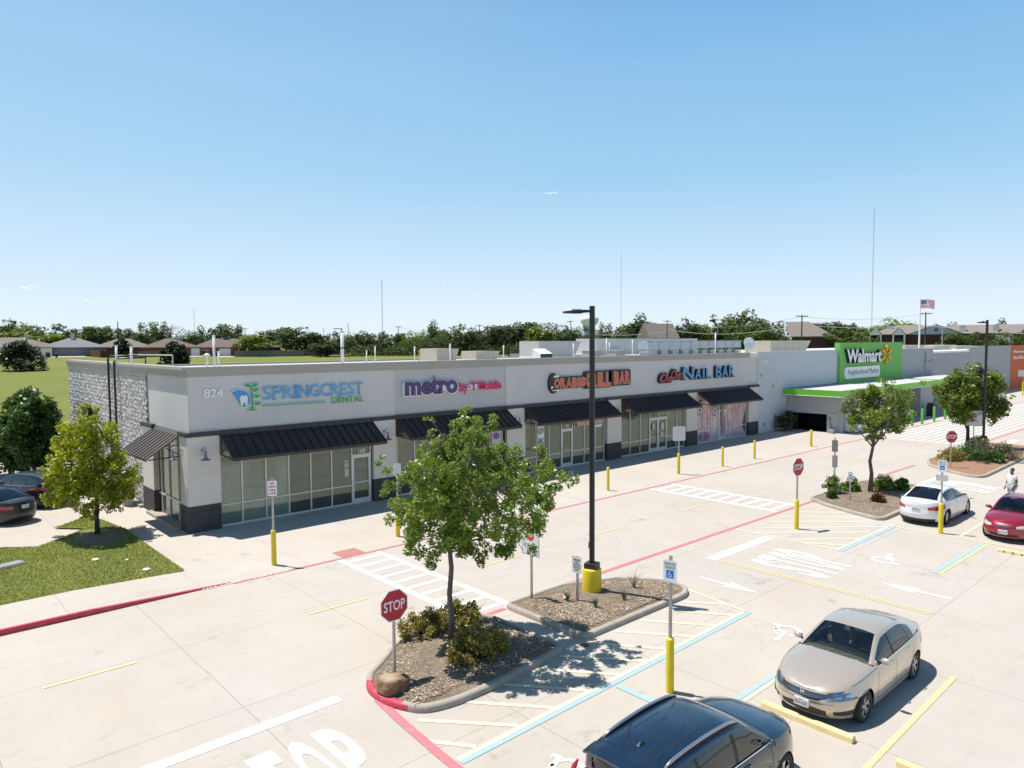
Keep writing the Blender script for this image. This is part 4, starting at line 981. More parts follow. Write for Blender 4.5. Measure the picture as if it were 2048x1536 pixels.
# big sign
s5 = thing('supermarket_sign', 'white supermarket letters and yellow spark on the green wall', 'shop sign', (76.5,30.37,6.0))
letters(s5, 'Walmart', (71.75,80.3,5.55,6.92), 30.37, M_signw, M_signk, .3, .03, off=.03)
Msp = mat('spark_yellow', (.80,.36,.015), .45)
cx, cz = 81.9, 6.25
for a in (90, 30, 150, 270, 210, 330):
    t = math.radians(a); d = (math.cos(t), math.sin(t)); n = (-d[1], d[0]); pp = []
    for f, w__ in ((.36,.05),(.55,.11),(.85,.15),(1.0,.10),(1.05,0),(1.0,-.10),(.85,-.15),(.55,-.11),(.36,-.05)):
        pp.append((cx+(d[0]*f+n[0]*w__)*1.35, cz+(d[1]*f+n[1]*w__)*.98))
    pp = pp[::-1]
    plate('spark_petal', pp, 30.37, .3, Msp, s5)
s6 = thing('neighborhood_market_sign', 'white rounded panel with dark green lettering under the big white letters', 'shop sign', (76,30.37,4.5))
plate('panel', rrect(71.7,3.98,80.3,5.15,.3), 30.37, .16, M_signw, s6); text('panel_lettering', 'Neighborhood Market', (72.3,79.9,4.2,4.92), (0,30.205,0), XS, ZS, .01, mat('market_green', (.05,.25,.12), .5), s6)
s7 = thing('pharmacy_lettering', 'white Pharmacy and Drive-Thru words on the orange wall', 'shop sign', (137,30.6,5.6))
text('lettering', 'Pharmacy', (134.2,141.5,5.55,6.15), (0,30.6,0), XS, ZS, .1, M_signw, s7, off=.01); text('lettering', 'Drive-Thru', (134.2,140.2,4.7,5.25), (0,30.6,0), XS, ZS, .1, M_signw, s7, off=.01)
s8 = thing('address_number', 'small white numerals high on the white block wall', 'address number', (56.6,30.61,6.1))
text('numerals', '820', (56.15,57.15,5.9,6.2), (0,30.615,0), XS, ZS, .04, M_signw, s8, off=.02)
for (u, v, lb) in ((1523,751,'small grey wall box on the white block wall below the numerals'),(1546,773,'small grey bell box on the white block wall'),(1529,849,'little dark spigot box low on the white block wall')):
    x, z = PY(u, v, 30.6); o = thing('wall_box', lb, 'wall box', (x,30.61,z)); b = MB(); b.box(-.1,-.08,-.12,.1,0,.12); b.box(-.12,-.02,-.14,.12,.0,.14); obj('box', b, M_galv, o)
x, z = PY(1855, 718, 30.6); o = thing('wall_floodlight', 'curved-arm floodlight on the grey wall right of the flagpole', 'wall light', (x,30.61,z))
b = MB(); b.tube([(-.5,0,-.25),(-.45,-.25,-.32),(-.2,-.5,-.25),(-.1,-.6,.1)], .035, 6); obj('arm', b, M_black, o)
b = MB(); b.box(-.3,-.85,.1,.4,-.5,.2); obj('lamp_head', b, M_galv, o)
# ------------------------------------------------------------------ sign posts
UP = Vector((0,0,1))
def post(o, h, sq=.028, boll=0., r=.09):
    if boll:
        b = MB(); b.lathe([(r,0),(r,boll-.04),(r*.92,boll-.01),(r*.6,boll+.01),(0,boll+.015)], n=20); obj('bollard', b, M_yel, o, smooth=True)
    b = MB(); b.box(-sq,-sq,boll*.95,sq,sq,h); obj('post', b, M_steel, o)
def panel(o, pts, z, hdir, front, back=None, off=.034, th=.006, name='sign_panel'):
    """pts in (u,v) with u along hdir; faces hdir x up"""
    h = Vector(hdir).normalized(); n = h.cross(UP)
    p = polyplate(name, pts, h*0+UP*z+n*off, h, UP, 0, th, front, o, world=False)
    if back is not None: polyplate('sign_back', pts, UP*z+n*(off-.004), h, UP, 0, .0035, back, o, world=False)
    return h, n
def ptext(o, s, rect, z, h, d_, m_, **k):
    n = h.cross(UP); return text('sign_lettering', s, rect, UP*z+n*d_, h, UP, .002, m_, o, world=False, **k)
def stop_sign(x, y, z0, hdir, label, zc, s=.35, boll=0, zb=0.0):
    o = thing('stop_sign', label, 'stop sign', (x,y,zb)); post(o, zc+s*.6, boll=boll)
    a0 = math.pi/8; R = s/math.cos(a0)
    h, n = panel(o, ngon(0,0,R,R,8,a0), zc, hdir, M_signw, M_galv); panel(o, ngon(0,0,R*.94,R*.94,8,a0), zc, hdir, M_red, None, .0405, .003, 'red_face')
    ptext(o, 'STOP', (-s*.78,s*.78,-s*.33,s*.33), zc, h, .0445, M_signw, off=.015); return o
stop_sign(8.68, 13.66, 0, (1,0,0), 'stop sign on a bare steel post behind the brown boulder', 1.70, .36, zb=.15)
stop_sign(28.37, 13.81, 0, (1,-.12,0), 'stop sign on a yellow bollard at the head of the hatched bay', 2.60, .37, boll=1.22)
stop_sign(48.15, 13.95, 0, (.80,-.60,0), 'small stop sign before the yellowish shrubs of the far island', 1.85, .36, zb=.15)
def plain_sign(x, y, hdir, zc, wd, ht, label, top=None, boll=0, zb=0., front=None, name='parking_sign', cat='sign', rr=.05):
    o = thing(name, label, cat, (x,y,zb)); post(o, top or zc+ht*.5, boll=boll)
    h, n = panel(o, rrect(-wd/2,-ht/2,wd/2,ht/2,rr), zc, hdir, front or M_signw, M_galv)
    return o, h
# fire lane sign
o, h = plain_sign(10.41, 24.08, (.92,-.4,0), 2.72, .42, .72, 'no parking fire lane sign on the yellow bollard nearest the shop corner', boll=1.25)
for s_, z0, z1 in (('NO',.17,.31),('PARKING',.03,.13),('FIRE',-.13,-.04),('LANE',-.28,-.18)): ptext(o, s_, (-.16 if s_ != 'NO' else -.1,.16 if s_ != 'NO' else .1,z0,z1), 2.72, h, .041, M_red, off=.03)
M_back = mat('sign_back_grey', (.55,.56,.57), .5, .3)
o, h = plain_sign(15.66, 24.23, (.8,-.6,0), 2.75, .44, .62, 'grey back of a fire lane sign on a bollard left of the oak crown', boll=1.25, front=M_back)
o, h = plain_sign(35.27, 24.40, (.85,-.5,0), 2.40, .80, .85, 'blank grey-backed square sign on a yellow bollard by the double doors', boll=1.22, front=M_back, rr=.09)
# accessible parking signs
def hc_sign(x, y, hdir, label, sc=1.0):
    o, h = plain_sign(x, y, hdir, 2.72, .46, .72, label, boll=1.23, rr=.04)
    n = h.cross(UP)
    text('sign_lettering', 'RESERVED', (-.19,.19,.20,.29), UP*2.72+n*.041, h, UP, .002, M_signg, o, world=False, off=.01)
    text('sign_lettering', 'PARKING', (-.17,.17,.08,.17), UP*2.72+n*.041, h, UP, .002, M_signg, o, world=False, off=.01)
    polyplate('blue_square', [(-.13,-.22),(.13,-.22),(.13,.04),(-.13,.04)], UP*2.72+n*.0405, h, UP, 0, .002, M_signb, o, world=False)
    # symbol in local coordinates
    c = UP*2.63+n*.0428
    q = MB(); P_ = []
    def st(pts, w_):
        for a, e in zip(pts[:-1], pts[1:]):
            a = Vector(a); e = Vector(e); t = (e-a).normalized(); m_ = Vector((-t.y,t.x))*w_/2; P_.append([a-m_,e-m_,e+m_,a+m_])
    st([(.055*math.cos(math.radians(t))-.01,.055*math.sin(math.radians(t))-.035) for t in range(120,390,30)], .016); st([(-.02,.06),(-.012,-.01),(.035,-.012),(.06,-.075),(.08,-.07)], .02)
    P_.append([Vector(p) for p in ngon(-.02,.085,.017,.017,8)])
    for i, pl in enumerate(P_): q.add([tuple(c+h*p.x+UP*p.y+n*(.0005*(i % 3))) for p in pl], [tuple(range(len(pl)))])
    obj('wheelchair_symbol', q, M_signw, o)
    return o
hc_sign(12.99, 9.17, (.22,-.97,0), 'reserved wheelchair parking sign on the yellow bollard in front of the dark blue car')
o = hc_sign(31.89, 9.52, (.12,-.99,0), 'reserved wheelchair parking sign on the yellow bollard in front of the white sedan')
polyplate('lower_plate', rrect(-.22,-.12,.22,.12,.03), UP*2.27+Vector((-1,-.1,0)).normalized()*.034, Vector((.12,-.99,0)).normalized(), UP, 0, .004, M_back, o, world=False)
# small sign in the lamp island
o, h = plain_sign(15.33, 14.11, (.1,-1,0), 1.10, .34, .50, 'small white parking notice on a short post left of the yellow lamp base', zb=.15, rr=.03)
for s_, z0 in (('PARKING',.12),('FOR',.045),('MOTOR',-.03),('VEHICLES',-.105),('ONLY',-.18)): ptext(o, s_, (-.12 if len(s_) > 4 else -.07,.12 if len(s_) > 4 else .07,z0,z0+.05), 1.10, h, .041, mat('maroon_text', (.25,.03,.08), .5) if s_ in ('VEHICLES',) else M_signk, off=.02)
# pedestrian signs
def ped_sign(x, y, hdir, label, zc, zb, arrow_=False, wd=.76, ht=.86):
    o, h = plain_sign(x, y, hdir, zc, wd, ht, label, zb=zb, rr=.05, name='pedestrian_sign')
    n = h.cross(UP)
    for z_, w_, hh in ((ht/2-.02,wd,.012),(-ht/2+.02,wd,.012)): polyplate('border', [(-w_/2+.03,z_-hh/2),(w_/2-.03,z_-hh/2),(w_/2-.03,z_+hh/2),(-w_/2+.03,z_+hh/2)], UP*zc+n*.0405, h, UP, 0, .001, M_signk, o, world=False)
    for u_ in (-wd/2+.02, wd/2-.02): polyplate('border', [(u_-.006,-ht/2+.03),(u_+.006,-ht/2+.03),(u_+.006,ht/2-.03),(u_-.006,ht/2-.03)], UP*zc+n*.0405, h, UP, 0, .001, M_signk, o, world=False)
    cy = .18; polyplate('octagon', ngon(0,cy,.17,.17,8,math.pi/8), UP*zc+n*.0405, h, UP, 0, .002, mat('bright_octagon_red', (.62,.05,.03), .5), o, world=False)
    ptext(o, 'STOP', (-.11,.11,cy-.045,cy+.045), zc, h, .043, M_signw, off=.02)
    if arrow_:
        ptext(o, 'HERE FOR', (-.25,.25,-.12,-.05), zc, h, .041, M_signk); b = MB()
        pts = [(-.24,-.27),(-.15,-.20),(0,-.17),(.15,-.2),(.24,-.27)]
        for i, (a, e) in enumerate(zip(pts[:-1], pts[1:])): b.add([tuple(UP*zc+n*(.042+.0004*(i % 2))+h*a[0]+UP*(a[1]-.02)), tuple(UP*zc+n*(.042+.0004*(i % 2))+h*e[0]+UP*(e[1]-.02)), tuple(UP*zc+n*(.042+.0004*(i % 2))+h*e[0]+UP*(e[1]+.02)), tuple(UP*zc+n*(.042+.0004*(i % 2))+h*a[0]+UP*(a[1]+.02))], [(0,1,2,3)])
        obj('arrow_symbol', b, M_signk, o)
    else:
        ptext(o, 'FOR', (-.28,-.02,-.20,-.08), zc, h, .041, M_signk)
        b = MB()
        for i, (a, e, w_) in enumerate((((.16,-.10),(.15,-.24),.035),((.15,-.24),(.24,-.38),.03),((.15,-.24),(.08,-.38),.03),((.16,-.14),(.26,-.2),.02),((.16,-.14),(.08,-.2),.02))):
            a = Vector(a); e = Vector(e); t = (e-a).normalized(); m_ = Vector((-t.y,t.x))*w_/2
            b.add([tuple(UP*zc+n*(.042+.0005*(i % 3))+h*p.x+UP*p.y) for p in (a-m_,e-m_,e+m_,a+m_)], [(0,1,2,3)])
        b.add([tuple(UP*zc+n*.042+h*p[0]+UP*p[1]) for p in ngon(.16,-.05,.03,.03,8)], [tuple(range(8))]); obj('walker_symbol', b, M_signk, o)
ped_sign(14.53, 15.24, (0,-1,0), 'large white stop-for-pedestrians sign partly covered by the oak leaves', 1.72, .15)
ped_sign(57.6, 15.3, (.35,-.94,0), 'white sign with red octagon and arrow behind the far lamp post', 2.15, .15, True, 1.0, 1.1)
# signs among the shrubs of island three
o, h = plain_sign(36.06, 15.62, (.52,-.85,0), 1.6, .25, .62, 'narrow sign pair on one tall post among the island shrubs', top=2.8, zb=.12, front=mat('pinkish_sign', (.55,.42,.45), .5), name='parking_sign')
hh, n = panel(o, rrect(-.14,-.3,.14,.3,.04), 2.38, (.25,-.97,0), mat('brown_grey_sign', (.24,.22,.2), .6), M_back)
o, h = plain_sign(34.60, 14.23, (.40,-.92,0), 1.2, .20, .46, 'short narrow white sign on a low post in front of the island shrubs', zb=.12)
ptext(o, 'ONLY', (-.07,.07,.02,.1), 1.2, h, .041, M_signk); ptext(o, '15 MIN', (-.07,.07,-.12,-.03), 1.2, h, .041, M_signk)
x, y = G(2045, 791); o, h = plain_sign(x, y, (.4,-.9,0), 3.1, 1.2, .9, 'grey sign on a tall yellow bollard at the right picture edge, by the orange wall', boll=1.9, front=M_back)

def shrink(o, zc, s, hdir):
    h = Vector(hdir).normalized(); n = h.cross(UP)*.016
    for c in kids(o):
        if c.name.split('.')[0] in ('post', 'bollard', 'lower_plate'): continue
        c.scale = (s, s, s); c.location = (n.x, n.y, zc*(1-s))
for o in list(bpy.data.objects):
    lb = o.get('label', '')
    if lb.startswith('reserved wheelchair'): shrink(o, 2.80, .68, (.2,-.98,0))
    if lb.startswith('no parking fire lane'): shrink(o, 2.80, .74, (.92,-.4,0))
    if lb.startswith('grey back of a fire lane'): shrink(o, 2.80, .74, (.8,-.6,0))
# ------------------------------------------------------------------ lamp posts
def lamp_post(x, y, H, base_r, base_h, label, zb=.15, adir=(-.74,.67)):
    o = thing('lamp_post', label, 'lamp post', (x,y,zb), 0, 'black parking lot lamp posts')
    b = MB(); b.lathe([(base_r,0),(base_r,base_h-.05),(base_r*.96,base_h-.01),(base_r*.85,base_h),(0,base_h)], n=32); obj('concrete_base', b, M_yel, o, smooth=True)
    b = MB(); b.box(-.19,-.19,base_h,.19,.19,base_h+.16); bc = obj('base_cover', b, mat('base_cover_bronze', (.035,.03,.03), .5, noise=(9,.3)), o); bc.rotation_euler = (0,0,.35)
    b = MB(); b.tube([(0,0,base_h+.1),(0,0,H-zb)], .085, 14); p = obj('pole', b, M_black, o, smooth=False)
    b = MB(); b.box(-.12,-.04,base_h+.62,-.08,.04,base_h+.82); b.rot = 0; hb = obj('hand_hole_cover', b, M_black, o)
    a = Vector((adir[0], adir[1], 0)).normalized(); s = Vector((-a.y, a.x, 0)); z = H-zb-.17
    b = MB()
    def sec(d, w_, z0, z1): return [tuple(a*d-s*w_+UP*z0), tuple(a*d+s*w_+UP*z0), tuple(a*d+s*w_*.8+UP*z1), tuple(a*d-s*w_*.8+UP*z1)]
    S = [sec(.07,.05,z-.02,z+.05), sec(.25,.09,z-.03,z+.06), sec(.32,.17,z-.05,z+.05), sec(.55,.18,z-.055,z+.045), sec(.88,.15,z-.04,z+.01)]
    for q in S: b.v += q
    for i in range(len(S)-1):
        for k in range(4): b.f.append((4*i+k,4*i+(k+1) % 4,4*i+4+(k+1) % 4,4*i+4+k)); b.m.append(0)
    b.f += [(0,1,2,3),(19,18,17,16)]; b.m += [0,0]
    for k in range(6): c = a*(.34+k*.05)+UP*(z+.055); b.box(c.x-.012,c.y-.012,c.z-.02,c.x+.012,c.y+.012,c.z+.03)
    hd = obj('lamp_head', b, M_black, o)
    b = MB(); q = [a*.34-s*.12+UP*(z-.058), a*.8-s*.1+UP*(z-.05), a*.8+s*.1+UP*(z-.05), a*.34+s*.12+UP*(z-.058)]; b.add([tuple(v) for v in q], [(0,1,2,3)]); obj('lens', b, M_offw, hd)
    return o
lamp_post(16.30, 14.40, 8.88, .29, .72, 'tall black lamp post on a yellow drum base in the island behind the oak')
lamp_post(57.15, 14.58, 9.15, .32, .85, 'far black lamp post rising from the shrubs in front of the grey supermarket wall', adir=(-.95,.3))

# ------------------------------------------------------------------ foliage
def leaf_mesh(name, clumps, size, seed, up=.35, asp=.5, flat=0.):
    """clumps: array rows (x,y,z,r,n)  -> rhombus leaves gaussian-scattered in each clump"""
    rg = np.random.default_rng(seed); pts = []
    for (x, y, z, r, n) in clumps:
        d = rg.normal(size=(int(n), 3)); d /= np.linalg.norm(d, axis=1)[:,None]+1e-9
        rad = r*rg.uniform(.25, 1.08, int(n))**.6; p = d*rad[:,None]; p[:,2] *= (1-flat); pts.append(p+[x,y,z])
    p = np.concatenate(pts); n = len(p)
    nr = rg.normal(size=(n,3)); nr[:,2] = np.abs(nr[:,2])+up; nr /= np.linalg.norm(nr, axis=1)[:,None]
    t = rg.normal(size=(n,3)); a = np.cross(nr, t); a /= np.linalg.norm(a, axis=1)[:,None]; b_ = np.cross(nr, a)
    s = size*rg.uniform(.6, 1.3, n)[:,None]
    V = np.stack([p-a*s, p-b_*s*asp+a*s*.15, p+a*s, p+b_*s*asp+a*s*.15], 1).reshape(-1,3)
    me = bpy.data.meshes.new(name); me.vertices.add(4*n); me.vertices.foreach_set('co', V.ravel())
    me.loops.add(4*n); me.loops.foreach_set('vertex_index', np.arange(4*n, dtype=np.int32))
    me.polygons.add(n); me.polygons.foreach_set('loop_start', np.arange(0,4*n,4, dtype=np.int32)); me.polygons.foreach_set('loop_total', np.full(n,4, dtype=np.int32))
    me.update(calc_edges=True); return me
def crown_clumps(blobs, per, cr, seed, n, shell=.55):
    """sub-clumps sit mostly in the outer shell of each blob (x,y,z,r)"""
    rg = np.random.default_rng(seed); out = []
    for (x, y, z, r) in blobs:
        k = max(2, int(per*(r/.5)**2))
        for _ in range(k):
            d = rg.normal(size=3); d /= np.linalg.norm(d); q = r*rg.uniform(shell, 1.0); c = min(cr, .75*r)*rg.uniform(.6, 1.3)
            out.append((x+d[0]*q, y+d[1]*q, z+d[2]*q*.9, c, max(6, n*(c/cr)**2)))
    return out
def branch(b, p0, p1, r0, r1, rg, wob=.06, n=5, sides=7):
    p0, p1 = Vector(p0), Vector(p1); L = (p1-p0).length; pts = []
    for i in range(n+1):
        t = i/n; q = p0.lerp(p1, t)
        if 0 < i < n: q += Vector((rg.uniform(-1,1), rg.uniform(-1,1), rg.uniform(-.5,.5)))*wob*L*.5
        pts.append(q)
    b.tube(pts, [r0+(r1-r0)*(i/n)**.8 for i in range(n+1)], sides); return pts
RV = Vector((CR.x, CR.y, 0)).normalized(); DV = Vector((CF.x, CF.y, 0)).normalized()
def tree(x, y, label, blobs, trunk, leafm, size, per=5, cr=.22, n=60, seed=1, bark=None, zb=0., group=None, tw=.09, limbs=12, shell=.5, name='tree', up=.35, twigs=0):
    """blobs: (lateral, depth, height, radius) in metres seen from the camera side"""
    o = thing(name, label, 'tree', (x,y,zb), 0, group); rg = random.Random(seed)
    B = [tuple(RV*l+DV*d+UP*h)+(r,) for l, d, h, r in blobs]
    cl = crown_clumps(B, per, cr, seed, n, shell)
    b = MB(); tp = [Vector(RV*l+DV*d+UP*h) for l, d, h in trunk]
    b.tube([tp[0]-UP*.05]+tp[1:], [tw*1.35]+[tw*(1-.6*i/(len(tp)-1)) for i in range(1, len(tp))], 9)
    tr = obj('trunk', b, bark or M_bark, o, smooth=True); b = MB()
    for i in range(limbs):
        c = B[rg.randrange(len(B))]; k = rg.randrange(max(1, len(tp)//2), len(tp)); s = tp[k]
        branch(b, s, (c[0]*.92, c[1]*.92, c[2]), tw*.42, tw*.08, rg, .10)
    for i in range(twigs):
        c = cl[rg.randrange(len(cl))]; d = B[rg.randrange(len(B))]; e = Vector(c[:3]); s = min((Vector(q[:3]) for q in B), key=lambda q: (q-e).length)
        branch(b, s, e, .014, .004, rg, .12, 3, 4)
    obj('limbs', b, bark or M_bark, o, smooth=True)
    link('crown', leaf_mesh('crown', cl, size, seed, up), leafm, o)
    return o
def px_blobs(L, u0, v0, s, spread=.35, seed=4, depth=None):
    """(u,v,r px) -> lateral, depth, height, radius with a scattered depth"""
    rg = random.Random(seed); out = []
    for (u, v, r) in L:
        l, h, rr = (u-u0)/s, (v0-v)/s, r/s
        W = depth or 1.4
        lim = max(.05, W*math.sqrt(max(0., 1-min(1, abs(l)/(W*1.6))**2)))
        out.append((l, rg.uniform(-.3,.3)*lim, h, rr))
        if r > 30:
            out.append((l*.88+rg.uniform(-.15,.15), lim*.6, h+rg.uniform(-.2,.1), rr*.72)); out.append((l*.84+.06+rg.uniform(-.15,.15), -lim*.6, h+rg.uniform(-.05,.2), rr*.70))
    return out
oak = [(945,826,14),(922,850,26),(950,870,34),(980,860,24),(968,900,36),(872,842,11),(873,868,13),(872,895,18),(860,915,38),(890,930,45),(925,930,60),(848,950,36),(985,950,45),(772,925,11),(778,950,14),(792,980,16),(775,985,12),(810,1000,22),(812,965,14),
       (1010,905,26),(1035,905,20),(1030,945,34),(1090,915,16),(1100,930,20),(1070,955,32),(1110,960,26),(1132,950,12),(1145,975,12),(1155,968,8),(1105,985,26),(900,990,70),(840,1010,48),(795,1025,26),(960,1000,64),(1040,1000,44),(1085,1000,36),(1100,1015,20),
       (790,1060,20),(830,1060,40),(880,1060,50),(940,1060,50),(1000,1050,46),(1050,1045,36),(1085,1040,20),(840,1100,24),(880,1100,24),(945,1098,28),(975,1110,18),(1010,1085,26),(1045,1095,22),(1075,1075,18),(1090,1050,12),(862,1115,14),(960,1120,10),(1020,1098,18),(1060,1100,14)]
tree(10.93, 14.47, 'large green oak in the nearest island, in front of the shop doors', px_blobs(oak, 903, 1290, 77.4, depth=2.7), [(0,0,0),(.01,0,.6),(-.04,.02,1.2),(.02,0,1.9),(-.03,0,2.5),(.0,.1,3.2),(.12,.05,4.0),(.3,0,4.9),(.5,0,5.8)],
     L_oak, .052, per=10, cr=.155, n=72, seed=11, zb=.12, tw=.082, limbs=30, twigs=90, shell=.35)
b = MB(); rgx = random.Random(3)
# two left trees
tree(6.74, 32.7, 'yellow-green young tree on the corner lawn beside the block wall', px_blobs([(185,812,14),(180,835,24),(195,860,32),(160,860,24),(215,885,26),(175,895,40),(135,890,16),(120,905,16),(200,930,44),(150,930,36),(120,945,26),(225,930,28),(245,925,16),(105,975,26),(150,975,44),(200,980,52),(235,970,32),(95,1000,16),(120,1000,18),(260,945,14),(270,960,10),(250,985,20),(170,1010,30),(210,1010,30),(145,1020,12),(190,1032,14)], 192, 1070, 48.7, depth=1.8, seed=8),
     [(0,0,0),(.0,0,.7),(.02,0,1.4),(-.02,0,2.2),(.0,0,3.2),(-.05,0,4.2),(-.1,0,5.3)], L_yel, .068, per=11, cr=.17, n=46, seed=21, bark=M_barkd, zb=.1, tw=.085, limbs=16, shell=.35)
tree(7.3, 50.9, 'dense dark green tree behind the yellow-green one, left of the block wall', px_blobs([(60,790,16),(45,810,26),(90,805,26),(70,830,36),(110,830,18),(30,835,26),(10,850,24),(50,865,40),(100,865,28),(20,890,30),(75,900,36),(110,895,20),(5,905,26),(40,925,26),(85,920,20),(118,860,12),(-20,880,28),(-10,930,18)], 70, 950, 33.2, depth=2.0, seed=9),
     [(0,0,0),(0,0,.8),(-.05,0,1.8),(-.1,0,3),(-.2,0,4.2)], L_dark, .13, per=9, cr=.32, n=50, seed=22, bark=M_barkd, tw=.09, limbs=14, shell=.4)
# shadow-casting neighbour just outside the left edge, seen by its shadow on the lawn
tree(.55, 29.0, 'tree at the left picture edge that throws its shadow on the lawn', px_blobs([(0,-270,34),(-40,-235,40),(36,-230,34),(0,-200,46),(-50,-180,34),(40,-180,34)], 0, 0, 60, depth=1.5, seed=3), [(0,0,0),(0,0,1),(0,0,2.6),(0,0,4)], L_oak, .10, per=7, cr=.3, n=40, seed=33, zb=.05, tw=.08)
tree(37.36, 14.38, 'open-crowned green tree with a forked trunk in the shrub island', px_blobs([(1760,765,8),(1745,790,22),(1715,790,14),(1785,775,12),(1800,785,14),(1760,800,34),(1720,810,26),(1705,795,8),(1795,800,22),(1815,805,12),(1730,835,34),(1775,835,38),(1710,850,20),(1695,865,8),(1800,830,20),(1760,865,24),(1790,865,14),(1730,865,20),(1690,822,8),(1825,790,8),(1835,772,6),(1700,830,14)], 1740, 990, 39.6, depth=1.7, seed=5),
     [(0,0,0),(.05,0,1.0),(-.05,0,1.6),(.08,0,2.3),(.15,0,3.0),(.2,0,3.8),(.4,0,4.8)], L_olive, .075, per=9, cr=.20, n=40, seed=23, bark=M_bark, zb=.12, tw=.10, limbs=22, twigs=50, shell=.45)
tree(57.66, 15.69, 'wide green tree with leaning second stem in front of the far lamp post', px_blobs([(1958,728,8),(1948,745,12),(1935,760,14),(1975,735,8),(1970,760,16),(1990,755,12),(1910,760,16),(1900,775,18),(1925,785,26),(1955,780,26),(1985,780,18),(2000,775,8),(1885,790,16),(1900,805,24),(1935,810,28),(1970,805,24),(1995,815,14),(2012,820,8),(1880,805,10),(1915,830,20),(1950,830,24),(1985,830,18),(2010,838,8),(2020,798,5),(1975,848,10),(1930,845,12),(2000,835,10)], 1934, 900, 28.2, depth=2.0, seed=6),
     [(0,0,0),(.02,0,.9),(0,0,1.8),(.1,0,2.6),(.2,0,3.6),(.5,0,4.8),(.8,0,5.8)], L_olive, .12, per=8, cr=.34, n=42, seed=24, bark=M_barkd, zb=.12, tw=.12, limbs=22, twigs=50, shell=.45)
b = MB(); b.tube([(57.7,15.69,1.3)]+[tuple(Vector((57.66,15.69,.12))+RV*l+UP*h) for l, h in ((-.25,1.9),(-.45,2.4),(-.5,2.9),(-.9,3.5),(-1.1,3.9))], [.07,.06,.06,.05,.04,.03], 7)
_t4 = [o for o in bpy.data.objects if o.get('label','').startswith('wide green tree')][0]
obj('second_stem', b, M_barkd, _t4, world=True, smooth=True)

def shrub(x, y, rx, ry, h, leafm, label, size=.04, nn=2600, seed=1, z=.15, group=None, twig=True, cat='shrub', name='shrub', open_=0.):
    o = thing(name, label, cat, (x,y,z), 0, group); rg = np.random.default_rng(seed); cl = []
    k = 42
    for i in range(k):
        d = rg.normal(size=3); d /= np.linalg.norm(d); d[2] = abs(d[2]); q = rg.uniform(.55,.95)
        c = min(rx,ry)*.28
        cl.append((d[0]*q*rx, d[1]*q*ry, d[2]*q*h*.85+h*.08, c*rg.uniform(.7,1.5), nn/k))
    b = MB(); r2 = random.Random(seed)
    for i in range(10): branch(b, (r2.uniform(-.05,.05), r2.uniform(-.05,.05), -.03), (r2.uniform(-.8,.8)*rx, r2.uniform(-.8,.8)*ry, h*r2.uniform(.5,1.0)), .012, .004, r2, .1, 3, 4)
    obj('stems', b, M_barkd, o); link('foliage', leaf_mesh('foliage', cl, size, seed), leafm, o); return o
shrub(11.6, 15.15, .95, .55, .62, L_nand, 'yellow-green bush with reddish tips behind the oak trunk', .042, 5200, 1)
shrub(10.55, 15.3, .62, .5, .62, L_nand, 'ragged yellowish bush left of the oak trunk with bare twigs', .042, 3600, 2)
shrub(10.95, 13.35, .85, .65, .72, L_nand, 'dense green and red bush in front of the oak trunk', .042, 6200, 3)
shrub(10.35, 13.25, .42, .42, .45, L_nand, 'low reddish bush at the left foot of the dense one', .04, 2000, 31)
for i, (u, v, rx, h, lm, lb) in enumerate(((1672,992,.62,.95,L_oak,'large leafy shrub around the tall double sign post'),(1709,988,.45,.80,L_oak,'leafy shrub just left of the forked tree trunk'),(1772,985,.72,.80,L_oak,'leafy shrub just right of the forked tree trunk'),(1808,987,.40,.75,L_oak,'leafy shrub nearest the white sedan')) ):
    x, y = G(u, v); shrub(x, y+.1, rx, rx*.8, h, lm, lb, .05, 2600, 40+i)
x, y = G(1664, 1002); shrub(x, y, .30, .30, .48, L_jun if 0 else L_dark, 'small round clipped bush before the double sign post', .03, 2200, 50)
x, y = G(1757, 1010); shrub(x, y, .38, .36, .55, L_red, 'red-leaved bush at the foot of the forked tree', .04, 2400, 51)
for i, (u, v, rx, h, lm, lb) in enumerate(((1905,925,1.05,.85,L_nand,'yellowish clipped mound left of the far lamp base'),(1935,922,1.1,.9,L_dark,'dark mound before the far tree trunk'),(1955,906,1.0,1.1,L_grey,'grey twiggy mound behind the far lamp base'),(1968,928,1.1,.8,L_dark,'dark green mound directly before the far lamp base'),(1990,928,.8,.75,L_dark,'low dark mound right of the far lamp base'),(2012,922,1.15,1.15,L_grey,'grey leafless-looking round bush at the right end of the far island'))):
    x, y = G(u, v); shrub(x, y, rx, rx*.8, h, lm, lb, .06, 2600, 60+i)
# grassy tufts in the lamp island
M_tuft = mat('tuft_green', (.10,.13,.07), .7)
def tuft(x, y, label, n=46, h=.42, seed=0):
    rg = random.Random(seed); o = thing('grass_tuft', label, 'ornamental grass', (x,y,.17), 0, 'spiky tufts round the lamp base'); b = MB()
    for i in range(n):
        a = rg.uniform(0,6.28); l = rg.uniform(.5,1.15)*h; s = rg.uniform(.2,.75); d = Vector((math.cos(a),math.sin(a),0)); sd_ = Vector((-d.y,d.x,0))*.006
        p0 = d*.02; p1 = d*l*s*.5+UP*l*.6; p2 = d*l*s*1.1+UP*l*rg.uniform(.7,1.0)
        b.add([tuple(p0-sd_),tuple(p0+sd_),tuple(p1+sd_),tuple(p1-sd_)], [(0,1,2,3)]); b.add([tuple(p1-sd_),tuple(p1+sd_),tuple(p2)], [(0,1,2)])
    obj('blades', b, M_tuft, o)
